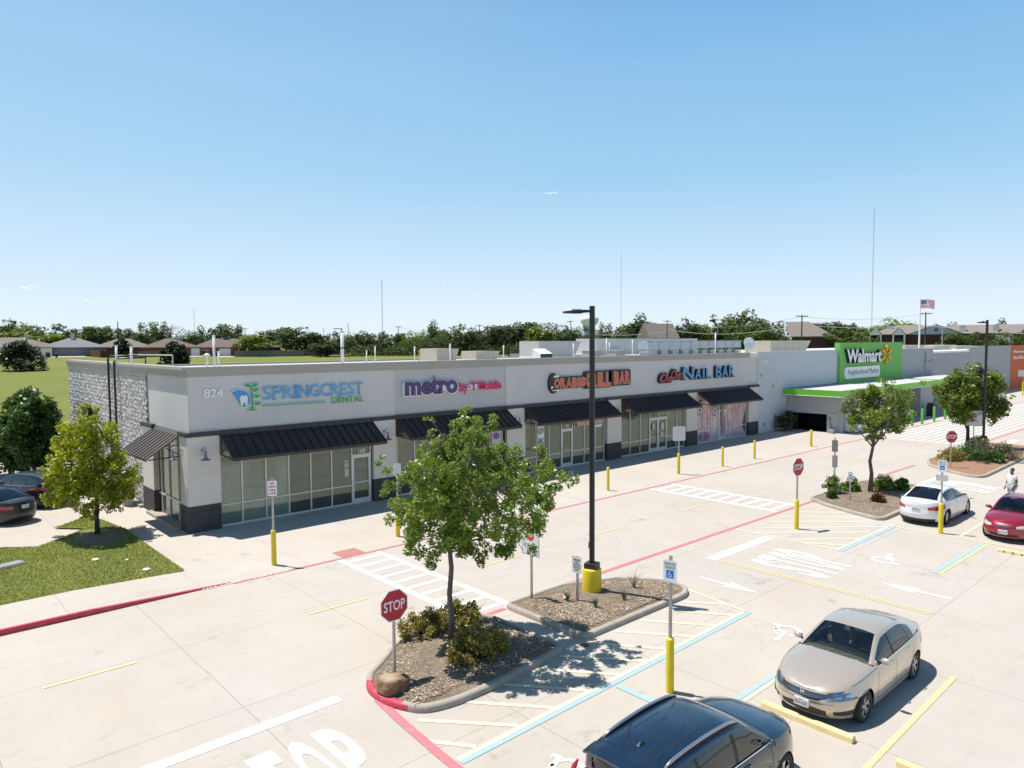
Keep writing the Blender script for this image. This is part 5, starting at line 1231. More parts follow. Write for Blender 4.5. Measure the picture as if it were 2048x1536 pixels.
for i, (u, v, lb) in enumerate(((1135,1203,'spiky tuft beside the short notice post'),(1191,1216,'spiky tuft in front of the yellow lamp base'),(1248,1201,'spiky tuft right of the lamp base, in the pole shadow'),(1268,1177,'tall thin tuft behind and right of the lamp base'))):
    x, y = G(u, v, .15); tuft(x, y, lb, 40 if i < 3 else 30, .40 if i < 3 else .62, i)
x, y = G(1131, 1199, .15); o = thing('paper_litter', 'scrap of white paper lying by the tuft near the notice post', 'litter', (x,y,.2)); b = MB(); b.box(-.07,-.05,0,.07,.05,.03); b.box(-.03,-.06,.025,.09,.02,.045); obj('scrap', b, M_white, o)

# ------------------------------------------------------------------ rooftop things
RZ = 6.28
def vent(u, vt, y, r, label, cap=True, thick=False):
    r *= .75
    x, zt = PY(u, vt, y); o = thing('vent_pipe', label, 'vent pipe', (x,y,RZ), 0, 'white pipes on the shop roof'); h = zt-RZ
    b = MB(); b.tube([(0,0,0),(0,0,h)], r, 10); obj('pipe', b, M_white, o, smooth=True)
    if cap: b = MB(); b.tube([(0,0,h-.12),(0,0,h)], r*1.35, 10); obj('collar', b, M_white, o)
    if thick: b = MB(); b.tube([(0,0,h*.55),(0,0,h*.58)], r*1.12, 10); obj('band', b, M_black, o)
    return o
vent(427,670,34.5,.075,'tall leaning white roof pipe near the corner numerals')
vent(437,702,35.5,.06,'short white roof pipe beside the tall leaning one')
vent(232,690,41,.075,'white roof pipe left of the black conduits, left one of two'); vent(262,692,39.5,.075,'white roof pipe near the conduits, right one of two')
vent(684,662,37,.13,'thick white roof pipe with a dark band above the dental sign', thick=True)
vent(733,700,39,.05,'short thin roof pipe left of the purple sign'); vent(750,692,40,.055,'taller thin roof pipe left of the purple sign'); vent(829,692,41,.06,'white roof pipe above the purple sign')
vent(900,687,42,.07,'white roof pipe in front of the small tan roof unit'); vent(1007,690,44,.06,'white roof pipe above the purple and magenta sign end')
vent(1147,686,46,.09,'white roof pipe in front of the large white roof unit'); vent(1213,676,50,.08,'white roof pipe just right of the lamp post'); vent(1219,683,46,.07,'shorter white roof pipe with dark cap right of the lamp post')
vent(1265,678,50,.08,'white roof pipe against the long white roof unit'); vent(1431,665,46,.09,'tall white roof pipe between the condenser racks'); vent(1183,679,50,.1,'white roof pipe just left of the lamp post')
x, z = PY(414, 711, 34); o = thing('roof_ventilator', 'white mushroom ventilator on the roof corner', 'ventilator', (x,34,RZ)); b = MB(); b.lathe([(.05,0),(.05,z-RZ-.05),(.14,z-RZ-.05),(.13,z-RZ+.04),(.06,z-RZ+.09),(0,z-RZ+.1)], n=16); obj('hood', b, M_white, o, smooth=True)
# black conduits on the block wall with the rail above
o = thing('conduit_riser', 'two black conduits climbing the block wall over the parapet', 'conduit', (9.5,42,0)); b = MB()
b.tube([(9.52,42.2,1.2),(9.50,42.2,7.05),(9.6,42.2,7.2),(11.2,41.6,7.22)], .055, 8); b.tube([(9.52,41.0,1.2),(9.50,41.0,6.9),(9.6,41.0,7.1),(11.0,41.0,7.12),(11.0,41,6.3)], .055, 8); obj('conduit', b, M_black, o, world=True, smooth=True)
o = thing('roof_pipe_rail', 'pale pipe frame on the roof behind the black conduits', 'pipe frame', (11,40,RZ)); b = MB(); b.tube([(10.6,42.6,RZ),(10.6,42.6,7.25),(11.6,38.5,7.25),(11.6,38.5,RZ)], .035, 6); obj('pipe', b, M_tan, o, world=True)
def unit(u0, u1, vt, y, dep, material, label, name='roof_unit', z0=RZ, hood=0, extra=None, cat='roof unit'):
    xa, za = PY(u0, vt, y); xb, zb_ = PY(u1, vt, y); h = (za+zb_)/2-z0; wd = xb-xa; o = thing(name, label, cat, (xa, y, z0))
    b = MB(); b.box(.0,-0.01,0,wd,dep,.10*h+.05); obj('curb', b, M_white, o)
    b = MB(); b.box(.02,0,.1*h+.05,wd*(.7 if hood else 1)-.02,dep,h); bx = obj('cabinet', b, material, o)
    for k in range(1, 4):
        pb = MB(); x_ = wd*(.7 if hood else 1)*k/4; pb.box(x_-.012,-.008,.14*h+.05,x_+.012,.0,h-.06); obj('seam', pb, M_galv, bx)
    pb = MB(); pb.box(.1*wd,-.015,.35*h,.22*wd,.0,.55*h); obj('louvre', pb, M_galv, bx)
    if hood:
        b = MB(); x0 = wd*.7; b.add([(x0,0,h),(wd,0,h*(.98 if hood > 0 else .4)),(wd*.85,0,.15*h),(x0,0,.15*h),(x0,dep,h),(wd,dep,h*.98),(wd*.85,dep,.15*h),(x0,dep,.15*h)], [(3,2,1,0),(4,5,6,7),(0,1,5,4),(1,2,6,5),(2,3,7,6)]); obj('intake_hood', b, material, bx)
    return o
unit(873,918,697,44,2.2,M_tan,'small tan rooftop unit with sloping hood above the purple sign',hood=1)
unit(952,1000,702,46,2.0,M_tan,'low tan rooftop box above the purple and magenta sign end',hood=1)
unit(1077,1162,682,47,2.6,M_offw,'large white rooftop unit left of the tall lamp post',hood=1)
o = thing('exhaust_hood', 'white hooded louvre in front of the large white rooftop unit', 'exhaust hood', (PY(1081,705,45)[0],45,RZ)); b = MB(); b.add([(0,0,0),(1.5,0,0),(1.5,0,.5),(0,0,.5),(0,1,0),(1.5,1,0),(1.5,1,.95),(0,1,.95)], [(0,1,5,4),(3,2,6,7),(1,2,6,5),(0,4,7,3),(4,5,6,7)]); obj('hood', b, M_white, o); b = MB(); b.box(.1,-.02,.05,1.4,.3,.45); obj('louvre', b, M_cap, o)
unit(1192,1395,677,52,3.0,M_offw,'long white rooftop unit right of the tall lamp post',)
unit(1541,1622,681,38,3.0,M_tan,'tan rooftop unit with angled intake above the white block wall',hood=1,z0=6.35)
unit(1863,1912,690,40,3.0,M_tan,'tan rooftop unit right of the flag',hood=1,z0=6.35); unit(1868,1905,691,36,2.5,M_tan,'cream louvred rooftop unit over the lower parapet, left one',z0=6.35,hood=1); unit(1912,1945,691,36,2.5,M_tan,'cream louvred rooftop unit over the lower parapet, right one',z0=6.35,hood=1); unit(1810,1850,690,36,2.5,M_tan,'cream rooftop unit behind the flagpole foot',z0=6.35,hood=1)
def rack(u0, u1, vt, y, n, label):
    xa, za = PY(u0, vt, y); xb, _ = PY(u1, vt, y); h = za-RZ; wd = xb-xa; o = thing('condenser_rack', label, 'condenser rack', (xa,y,RZ)); p = wd/n
    for k in range(n):
        b = MB(); b.box(k*p+.04,0,h*.45,(k+1)*p-.04,1.6,h*.93); c = obj('condenser', b, M_galv, o)
        b = MB(); b.lathe([(p*.28,h*.93),(p*.28,h*1.0),(p*.2,h*1.0)], c=((k+.5)*p,.8,0), n=12); obj('fan_guard', b, M_offw, c)
        b = MB(); b.box(k*p+p*.2,-.02,0,(k+1)*p-p*.2,1.5,h*.32); obj('compressor', b, M_offw, c)
    for k in range(n+1):
        for y_ in (0, 1.6): b = MB(); b.box(min(k*p,wd-.05)-.03,y_-.04,0,min(k*p,wd-.05)+.03,y_+.04,h*.95); obj('leg', b, M_galv, o); b = MB(); b.tube([(0,-.1,h*.97),(wd,-.1,h*.97)], .05, 6); obj('pipe', b, M_offw, o)
rack(1296,1382,682,47,4,'left bank of grey condensers behind the nail bar sign'); rack(1383,1482,681,47,6,'right bank of grey condensers, beside the dish')
x, z = PY(1497, 687, 33.2); o = thing('satellite_dish', 'white satellite dish at the right end of the shop roof', 'satellite dish', (x,33.2,RZ)); h = z-RZ
b = MB(); b.lathe([(0,.0),(.2,.02),(.42,.09),(.52,.16),(.50,.17),(.3,.06),(0,.03)], n=28); d_ = obj('dish', b, M_white, o, smooth=True); d_.location = (0,0,h); d_.rotation_euler = (math.radians(78), 0, math.radians(-35))
b = MB(); b.tube([(0,.1,0),(0,.1,h)], .04, 8); b.tube([(0,.1,h),(-.1,-.4,h-.05)], .02, 6); obj('mast', b, M_steel, o)
for (u, lb) in ((1184,'flat tan curb box left of the lamp post on the roof edge'),(1232,'flat tan curb box right of the lamp post on the roof edge')):
    x, z = PY(u, 702, 43); o = thing('roof_curb', lb, 'roof curb', (x,43,RZ)); b = MB(); b.box(0,0,0,1.3,1.2,z-RZ); b.box(-.04,-.04,z-RZ,1.34,1.24,z-RZ+.03); obj('curb', b, M_corn, o)
x, z = PY(838,701,50); o = thing('gas_pipe_frame', 'yellow pipe frame on the roof left of the small tan unit', 'pipe frame', (x,50,RZ)); b = MB(); L_ = PY(872,701,50)[0]-x; h = z-RZ
b.tube([(0,0,0),(0,0,h),(L_,0,h),(L_,0,0)], .05, 6); b.tube([(L_/2,0,0),(L_/2,0,h)], .05, 6); obj('pipe', b, mat('faded_yellow_pipe', (.55,.48,.2), .6), o)

# ------------------------------------------------------------------ beside the side wall
x, y = 9.15, 38.2; o = thing('utility_cabinet', 'tan utility cabinet on legs beside the block wall', 'utility cabinet', (x,y,0)); b = MB(); b.box(-.25,-.35,.75,.3,.35,1.6); obj('cabinet', b, M_tan, o); b = MB(); b.box(-.2,-.32,0,.25,-.1,.75); obj('leg', b, M_tan, o)
for i, (x, y, lb) in enumerate(((8.7,41.0,'steel guard post beside the block wall, nearer one'),(8.75,44.5,'steel guard post beside the block wall, farther one'))): bollard(x, y, lb, 1.1, .06, M_steel, 'guard_post', None)
# ------------------------------------------------------------------ supermarket front clutter
x, y = 60.0, 30.0
o = thing('plant_rack', 'dark green plant rack against the white block wall by the trolley opening', 'plant rack', (59.4,30.0,0)); b = MB()
for xx in (-1.2,0,1.0):
    for yy in (-.5,.4): b.tube([(xx,yy,0),(xx,yy,1.5)], .03, 6)
for z_ in (.35,.8,1.25): b.box(-1.25,-.55,z_,1.05,.45,z_+.04)
obj('frame', b, M_cap, o); rg_ = random.Random(4); link('plants', leaf_mesh('plants', [(rg_.uniform(-1.2,1),rg_.uniform(-.5,.4),z_+.2,.22,120) for z_ in (.35,.8,1.25) for _ in range(7)], .06, 9), L_dark, o)
x, y = G(1655, 871); o = thing('floor_cleaner', 'grey upright floor machine parked at the stone pier', 'floor machine', (60.2,26.4,0)); b = MB(); b.box(-.3,-.25,.05,.3,.25,.32); b.lathe([(.18,0),(.18,.08)], n=14); obj('base', b, M_galv, o); b = MB(); b.tube([(.1,0,.3),(.2,.3,1.25)], .03, 6); b.tube([(.2,.1,1.25),(.2,.5,1.25)], .02, 6); obj('handle', b, M_cap, o)
o = thing('round_notice', 'round notice hanging beside the trolley opening', 'notice', (60.59,30.4,1.6)); polyplate('disc', ngon(0,0,.3,.3,18), (60.58,30.35,1.75), (0,-1,0), (0,0,1), 0, .02, M_back, o)
o = thing('ice_freezer', 'blue and white ice freezer under the canopy, behind the forked tree', 'ice freezer', (62.6,25.4,0)); b = MB(); b.box(-1.2,-.45,.1,1.2,.45,2.0); obj('cabinet', b, M_signw, o)
b = MB(); b.box(-1.1,-.47,.9,1.1,-.455,1.85); obj('blue_panel', b, M_signb, o); text('lettering', 'ICE', (-.8,.8,1.1,1.7), (62.6,24.925,0), XS, ZS, .01, M_signw, o)
o = thing('sidewalk_bin', 'white plastic display bin by the supermarket doors', 'bin', (*G(1811,842),0)); b = MB(); b.lathe([(.32,0),(.42,1.15),(.45,1.2),(.40,1.2),(.3,.1)], n=14); obj('tub', b, M_signw, o)
o = thing('litter_bin', 'black litter bin under the canopy right of the doors', 'litter bin', (*G(1862,832),0)); b = MB(); b.box(-.35,-.35,0,.35,.35,1.15); b.box(-.3,-.3,1.15,.3,.3,1.35); obj('bin', b, M_cap, o)
# flagpole on the roof edge
px, pz = PY(1838, 700, 31.5); o = thing('flagpole', 'white flagpole standing behind the grey supermarket parapet', 'flagpole', (px,31.5,6.3)); _, zt = PY(1843, 598, 31.5)
b = MB(); b.tube([(0,0,0),(0,0,zt-6.3)], [.11,.07], 8); b.lathe([(0,zt-6.2),(.12,zt-6.25),(0,zt-6.35)], n=8); obj('pole', b, M_white, o)
b = MB(); b.tube([(px-.6,WY-.1,3.8),(px-.6,WY-.1,6.3)], .05, 6); b.box(px-.8,WY-.3,5.9,px-.4,WY,6.1); b.box(px-.8,WY-.3,5.0,px-.4,WY,5.2); obj('bracket', b, M_galv, o, world=True)
def flag():
    _, z1 = PY(1843, 600, 31.5); _, z0 = PY(1843, 617, 31.5); h = z1-z0; L = h*1.55; nx, ny = 26, 26; V = []; F = []; MI = []
    d = Vector((.42,-.91,0)).normalized(); s = Vector((-d.y,d.x,0))
    for i in range(nx+1):
        for j in range(ny+1):
            t = i/nx; q = d*L*t*.97+s*math.sin(t*7+j/ny*1.4)*.16*t*h+UP*(z0-6.3+h*j/ny+.10*h*math.sin(t*5)*t-.0*t); V.append(tuple(q))
    for i in range(nx):
        for j in range(ny):
            F.append((i*(ny+1)+j,(i+1)*(ny+1)+j,(i+1)*(ny+1)+j+1,i*(ny+1)+j+1)); st = j//2; MI.append(2 if (i/nx < .4 and st >= 6) else (0 if st % 2 == 0 else 1))
            if MI[-1] == 2 and (i % 3 == 1 and j % 3 == 1): MI[-1] = 1
    me = bpy.data.meshes.new('flag'); me.from_pydata(V, [], F); fl = thing('flag', 'red, white and blue striped flag flying from the roof flagpole', 'flag', (px,31.5,6.3))
    for m_ in (mat('flag_red', (.65,.07,.08), .8), mat('flag_white', (.85,.85,.86), .8), mat('flag_blue', (.09,.11,.32), .8)): me.materials.append(m_)
    me.polygons.foreach_set('material_index', MI); oo = bpy.data.objects.new('cloth', me); C.objects.link(oo); oo.parent = fl
flag()
# ------------------------------------------------------------------ cars
def carpaint(name, col, metal=.35, rough=.32):
    k = NB(name); k.fin(k.mix(k.mr(k.noise(2.5, 4, .7), .45, .75, 0, .03), col, (.45,.40,.34)), rough); b = k.b
    b.inputs['Metallic'].default_value = metal; b.inputs['Coat Weight'].default_value = 1.0; b.inputs['Coat Roughness'].default_value = .04
    return k.M
def carglass(name, tint, alpha):
    k = NB(name); tr = k.new('ShaderNodeBsdfTransparent'); tr.inputs[0].default_value = (*tint, 1)
    gl = k.new('ShaderNodeBsdfGlossy'); gl.inputs['Roughness'].default_value = .02; gl.inputs['Color'].default_value = (.9,.95,1,1)
    df = k.new('ShaderNodeBsdfDiffuse'); df.inputs[0].default_value = (.012,.016,.018,1)
    m0 = k.new('ShaderNodeMixShader'); m0.inputs[0].default_value = alpha; k.l.new(tr.outputs[0], m0.inputs[1]); k.l.new(df.outputs[0], m0.inputs[2])
    fr = k.new('ShaderNodeFresnel'); fr.inputs[0].default_value = 1.55; f = k.math('ADD', k.math('MULTIPLY', fr.outputs[0], 1.1), .03)
    mx = k.new('ShaderNodeMixShader'); k.l.new(f, mx.inputs[0]); k.l.new(m0.outputs[0], mx.inputs[1]); k.l.new(gl.outputs[0], mx.inputs[2]); k.l.new(mx.outputs[0], k.out.inputs[0]); return k.M
K_clear = carglass('windscreen_glass', (.62,.72,.70), .12); K_tint = carglass('tinted_glass', (.25,.28,.28), .45)
K_tyre = mat('tyre_rubber', (.018,.018,.019), .8, bump=(40,.3)); K_rim = mat('alloy', (.48,.48,.49), .3, .9); K_rimd = mat('dark_alloy_pocket', (.03,.03,.032), .4, .5)
K_chrome = mat('chrome', (.70,.70,.72), .12, 1.0); K_blackp = mat('black_plastic', (.015,.015,.016), .55); K_dash = mat('dash_plastic', (.035,.042,.045), .7); K_seat = mat('seat_cloth', (.40,.37,.31), .9); K_seatd = mat('dark_seat_cloth', (.05,.05,.055), .9)
K_lens = mat('headlamp_lens', (.16,.18,.21), .12, .5, coat=1.0, noise=(9,.45)); K_amber = mat('amber_lens', (.65,.14,.02), .2, coat=1.0); K_tail = mat('tail_lamp_red', (.40,.008,.012), .15, coat=1.0, noise=(12,.3)); K_tailc = mat('tail_lamp_clear', (.55,.45,.45), .15, coat=1.)
K_plate = mat('plate_white', (.70,.71,.72), .45); K_haze = mat('hazed_lens', (.50,.47,.38), .35, coat=.5, noise=(9,.2))
def cinterp(x, xs, ys):
    """smooth monotone-ish interpolation"""
    xs = np.array(xs, float); ys = np.array(ys, float); o = np.argsort(xs); xs, ys = xs[o], ys[o]
    d = np.diff(ys)/np.diff(xs); mm = np.zeros_like(xs); mm[1:-1] = np.where(d[:-1]*d[1:] > 0, 2*d[:-1]*d[1:]/(d[:-1]+d[1:]+1e-12), 0); mm[0], mm[-1] = d[0], d[-1]
    x = np.clip(x, xs[0], xs[-1]); i = np.clip(np.searchsorted(xs, x, side='right')-1, 0, len(xs)-2); h = xs[i+1]-xs[i]; t = (x-xs[i])/h
    return (2*t**3-3*t**2+1)*ys[i]+(t**3-2*t**2+t)*h*mm[i]+(-2*t**3+3*t**2)*ys[i+1]+(t**3-t**2)*h*mm[i+1]
class Car:
    def __init__(s, S):
        s.S = S; s.L = S['L']; s.W = S['W']/2; s.p, s.q = S.get('p', 6.5), S.get('q', 2.5)
        s.xf = s.L/2; s.ax = (s.xf-S['fo'], s.xf-S['fo']-S['wb']); s.wr = S['wr']
    def zsh(s, x): return cinterp(x, *s.S['belt'])
    def zlow(s, x):
        z = s.S.get('sill', .20)+0*np.asarray(x, float)
        for a in s.ax:
            R = s.wr+.055; dx = np.abs(np.asarray(x)-a); z = np.where(dx < R, np.maximum(z, s.wr-.02+np.sqrt(np.maximum(R*R-dx*dx, 0))*1.0), z)
        return z
    def fw(s, z, zs):
        t = np.clip((z-s.S.get('sill', .2))/(zs-s.S.get('sill', .2)), 0, 1); return s.W*cinterp(t, [0,.2,.5,.72,.9,1], [.955,.985,1,.99,.965,.925])
    def af(s, z): return s.xf-cinterp(z, *s.S['nose'])
    def ar(s, z): return s.xf-cinterp(z, *s.S['tail'])
    def P(s, th, z, zs, off=0):
        c, si = np.cos(th), np.sin(th); xi = np.sign(c)*np.abs(c)**(2/s.p); eta = np.abs(si)**(2/s.q)
        a = np.where(c >= 0, s.af(z), s.ar(z)); w_ = s.fw(z, zs)
        fl = 0
        for ax in s.ax: fl = fl+.018*np.exp(-((xi*a-ax)/.34)**2)*np.clip((z-.2)/.3, 0, 1)*np.clip((zs-z)/.25, 0, 1)
        return xi*(a+off), eta*(w_+off+fl), z
    def th_x(s, x):
        a = s.xf; xi = np.clip(x/a, -1, 1); return np.arccos(np.sign(xi)*np.abs(xi)**(s.p/2))
    def th_y(s, y, front=True):
        t = np.arcsin(np.clip(np.abs(y)/s.W, 0, 1)**(s.q/2)); return t if front else np.pi-t
    def ths(s):
        fr = s.th_y(np.linspace(0, .80, 14)*s.W); xs = np.linspace(s.xf*.90, -s.xf*.90, 90)
        ex = [];
        for a in s.ax: R = s.wr+.055; ex += [a+R*np.cos(t) for t in np.linspace(.02, np.pi-.02, 17)]+[a-R-.004, a+R+.004]
        sd_ = s.th_x(np.array(sorted(list(xs)+ex, reverse=True))); rr = np.pi-fr[::-1]
        t = np.unique(np.round(np.concatenate([fr, sd_, rr]), 5)); return t
    # greenhouse surface
    def ztop(s, x): return cinterp(x, *s.S['roof'])
    def wroof(s, x): return s.W*cinterp(x, *s.S['roofw'])
    def green(s, x, t, side=1, off=0):
        """t 0..1 side glass, 1..2 roof edge to centre"""
        zb = s.zsh(x)-.015; zt = s.ztop(x); wb = s.fw(zb, zb)*.985*s.eta(x); wr = s.wroof(x); drop = .055*np.clip((zt-zb)/.3, 0, 1)
        ts = np.clip(t, 0, 1); tr = np.clip(t-1, 0, 1)
        ys = wb+(wr-wb)*ts+.05*np.sin(np.pi*ts)*np.clip((zt-zb)/.45, 0, 1)*.6; zz = zb+(zt-drop-zb)*ts
        yr = wr*(1-tr); f = 1-tr; zr = zt-drop*f**3.2
        y = np.where(t <= 1, ys, yr); z = np.where(t <= 1, zz, zr)
        x0, x1, x2, x3 = s.S['gx']; bow = s.S.get('bow', .16)
        kf = np.clip((x-x1)/(x0-x1), 0, 1)*.75+np.clip((x-x1+.4)/.4, 0, 1)*.25; kb = np.clip((x2-x)/(x2-x3), 0, 1)
        xx = x-bow*kf*(y/wb)**2+bow*.8*kb*(y/wb)**2
        return xx, side*(y+off*(t <= 1)), z+off*(t > .85)
    def eta(s, x):
        xi = np.clip(np.abs(x)/s.xf, 0, 1); return np.maximum(1-xi**s.p, .02)**(1/s.q)
def grid_mesh(b, G_, flip=False, mi=0, closed=False):
    n, m_ = len(G_), len(G_[0]); o = len(b.v)
    for r in G_:
        for p in r: b.v.append((float(p[0]), float(p[1]), float(p[2])))
    for i in range(n-1):
        for j in range(m_-1):
            f = (o+i*m_+j, o+(i+1)*m_+j, o+(i+1)*m_+j+1, o+i*m_+j+1); b.f.append(f[::-1] if flip else f); b.m.append(mi)
def build_car(S, label, loc, rz, name='parked_car', cat='car'):
    c = Car(S); root = thing(name, label, cat, (*loc, 0), rz); paint_ = S['paint']; body = None
    th = c.ths(); NV = 21; b = MB()
    x0, _, _ = c.P(th, .55+0*th, .9+0*th); zs = c.zsh(x0); zl = c.zlow(x0)
    zl = np.where(np.abs(x0) > c.xf*.86, np.maximum(zl, S.get('lip', .22)), zl)
    vv = np.linspace(0, 1, NV)**.9
    rows = []
    for v in vv:
        z = zl+(zs-zl)*v; X, Y, Z = c.P(th, z, zs); rows.append((X, Y, Z))
    for sd_ in (1, -1):
        grid_mesh(b, [[(rows[k][0][i], rows[k][1][i]*sd_, rows[k][2][i]) for k in range(NV)] for i in range(len(th))], flip=(sd_ < 0))
    # bonnet / boot lid / cabin rim
    X, Y, Z = rows[-1]; g0, g1 = S['gx'][0], S['gx'][3]
    front = [i for i in range(len(th)) if X[i] > g0-.28]; back = [i for i in range(len(th)) if X[i] < g1+.20]
    NT = 15
    for idx, cr in ((front, S['crownf']), (back, S['crownr'])):
        R = []
        for i in idx:
            k = float(cinterp(X[i], *cr)); row = []
            for t in np.linspace(1, -1, NT):
                f = 1-abs(t)**2.4; row.append((X[i], Y[i]*t*1.0, Z[i]+k*f+ (S.get('crease', .012)*math.exp(-((abs(t)-.62)/.10)**2) if idx is front else 0)*min(1, Y[i]/(.7*c.W))*(k > .01)))
            R.append(row)
        grid_mesh(b, R, flip=True)
    bm = bmesh.new(); me = b.mesh('body'); bm.from_mesh(me); bmesh.ops.remove_doubles(bm, verts=bm.verts, dist=.0015); bmesh.ops.recalc_face_normals(bm, faces=bm.faces); bm.to_mesh(me); bm.free()
    body = link('body', me, paint_, root, smooth=True)
    md = body.modifiers.new('split', 'EDGE_SPLIT'); md.split_angle = math.radians(50)
    # greenhouse split into painted and glazed cells
    gx = S['gx']; side = S['side']; ps = S['pillars']
    cuts = sorted(set([round(v, 4) for v in list(np.linspace(gx[0], gx[1], 12))+list(np.linspace(gx[1], gx[2], 22))+list(np.linspace(gx[2], gx[3], 12))+[side[0], side[1]]+[q_ for p_ in ps for q_ in p_]]), reverse=True)
    ts = [0,.04,.12,.25,.4,.55,.7,.82,.88,.94,1.0,1.05,1.10,1.17,1.3,1.45,1.6,1.75,1.9,2.0]
    pb, ws, rw, sl, sr, bp, sr_ = MB(), MB(), MB(), MB(), MB(), MB(), MB()
    def cell(x, t):
        if t > 1:
            if gx[1]-.02 < x < gx[0]-.01 and t > 1.10: return 'ws'
            if gx[3]+.02 < x < gx[2]+.02 and t > 1.13: return 'rw'
            if S.get('sunroof') and S['sunroof'][1] < x < S['sunroof'][0] and t > 1.42: return 'sun'
            return 'p'
        if side[1] < x < side[0] and .04 < t < .88:
            for a, q_ in ps:
                if q_ < x < a: return 'bp'
            return 'sg'
        return 'p'
    bps = {}; sunm = MB(); tgt = {'ws': ws, 'rw': rw, 'p': pb, 'bp': bp, 'sun': sunm}
    for sd_ in (1, -1):
        for i in range(len(cuts)-1):
            for j in range(len(ts)-1):
                xa, xb, ta, tb = cuts[i], cuts[i+1], ts[j], ts[j+1]; k = cell((xa+xb)/2, (ta+tb)/2)
                q_ = [c.green(np.float64(x), np.float64(t), sd_) for x, t in ((xa,ta),(xb,ta),(xb,tb),(xa,tb))]
                q_ = [tuple(float(v) for v in p) for p in q_]
                if sd_ < 0: q_ = q_[::-1]
                (bps.setdefault((sd_, xa > (ps[-1][0]+ps[0][1])/2 if len(ps) > 1 else 0), MB()) if k == 'bp' else tgt[k] if k != 'sg' else (sl if sd_ > 0 else sr)).add(q_, [(0,1,2,3)])
    def fin(nm, mb, m_, par=None, sm=True):
        me = mb.mesh(nm); bm = bmesh.new(); bm.from_mesh(me); bmesh.ops.remove_doubles(bm, verts=bm.verts, dist=.001); bm.to_mesh(me); bm.free()
        return link(nm, me, m_, par or root, smooth=sm)
    rf = fin('roof', pb, S.get('roofmat', paint_)); fin('windshield', ws, S.get('wsglass', K_clear)); fin('rear_window', rw, S.get('rglass', K_tint))
    if S.get('sunroof'): fin('sunroof', sunm, mat('sunroof_glass', (.008,.012,.016), .08, coat=1))
    fin('side_window', sl, S.get('sglass', K_tint)); fin('side_window', sr, S.get('sglass', K_tint)); [fin('door_pillar', v_, K_blackp) for v_ in bps.values()]
    # strips that follow the bodywork
    def srf(x, z, sd_, off=.003):
        t = c.th_x(np.float64(x)); X_, Y_, Z_ = c.P(t, np.float64(z), c.zsh(x), off); return (float(X_), float(Y_)*sd_, float(z))
    def ribbon(pts, w_, sd_, mb, off=.003):
        for a, e in zip(pts[:-1], pts[1:]):
            d = Vector((e[0]-a[0], e[1]-a[1])); d.normalize(); n = Vector((-d.y, d.x))*w_/2
            q_ = [srf(a[0]-n.x, a[1]-n.y, sd_, off), srf(e[0]-n.x, e[1]-n.y, sd_, off), srf(e[0]+n.x, e[1]+n.y, sd_, off), srf(a[0]+n.x, a[1]+n.y, sd_, off)]
            mb.add(q_ if sd_ < 0 else q_[::-1], [(0,1,2,3)])
    sm_ = MB(); tr = MB(); hd = None
    d0, d1, d2 = S['doors']
    for sd_ in (1, -1):
        sm_ = MB(); tr = MB()
        zt = lambda x: float(c.zsh(x))-.012
        for x in (d0, d1):
            ribbon([(x, zt(x)-(zt(x)-.30)*k/8) for k in range(9)], .009, sd_, sm_)
        ribbon([(d2, zt(d2)), (d2-.02, .8), (d2+.06, .68), (d2+.20, .48), (d2+.22, .30)], .009, sd_, sm_)
        ribbon([(d0-(d0-d2-.22)*k/16, .30) for k in range(17)], .009, sd_, sm_)
        if S.get('bonnetline', 1):
            xs_ = np.linspace(d0+.02, c.xf*.82, 10)
            ribbon([(x, float(c.zsh(x))-.012) for x in xs_], .008, sd_, sm_)
        ribbon([(gx[0]-.12-(gx[0]-.12-side[1]+.05)*k/18, float(c.zsh(gx[0]-.12-(gx[0]-.12-side[1]+.05)*k/18))-.010) for k in range(19)], .016, sd_, tr, .006)
        obj('panel_gap', sm_, K_blackp, body); obj('window_trim', tr, S.get('trimmat', K_chrome), body)
        for xh in (d1+.22, d2+.30):
            hp = srf(xh, float(c.zsh(xh))-.10, sd_, .02); hb = MB(); pts = [srf(xh+.09, hp[2], sd_, .0), srf(xh+.06, hp[2]+.004, sd_, .03), srf(xh-.06, hp[2]+.004, sd_, .03), srf(xh-.09, hp[2], sd_, .0)]; hb.tube(pts, .013, 6); obj('door_handle', hb, S.get('handlemat', paint_), root, smooth=True)
        # mirrors
        mx_ = S.get('mirx', gx[0]-.42); mz = float(c.zsh(mx_))+.05; y0 = float(c.fw(.9, .95))*.97
        mb = MB(); prof = [(.0,.10),(.05,.095),(.085,.06),(.10,.0),(.098,-.05)]
        mb2 = bmesh.new(); bmesh.ops.create_uvsphere(mb2, u_segments=14, v_segments=8, radius=1)
        for v in mb2.verts: v.co = Vector((v.co.x*.075*(1 if v.co.x > 0 else .35), v.co.y*.115, v.co.z*.072+v.co.y*sd_*.012)); v.co += Vector((mx_, (y0+.10)*sd_, mz+.03))
        me = bpy.data.meshes.new('mirror'); mb2.to_mesh(me); mb2.free(); mr_ = link('mirror', me, paint_, root, smooth=True)
        mb = MB(); mb.tube([(mx_+.02, (y0-.05)*sd_, mz-.03), (mx_, (y0+.06)*sd_, mz-.01)], .022, 6); obj('mirror_arm', mb, K_blackp, mr_, smooth=True)
        mb = MB(); mb.box(mx_-.036, (y0+.02)*sd_, mz-.025, mx_-.028, (y0+.19)*sd_, mz+.08); obj('mirror_glass', mb, K_chrome, mr_)
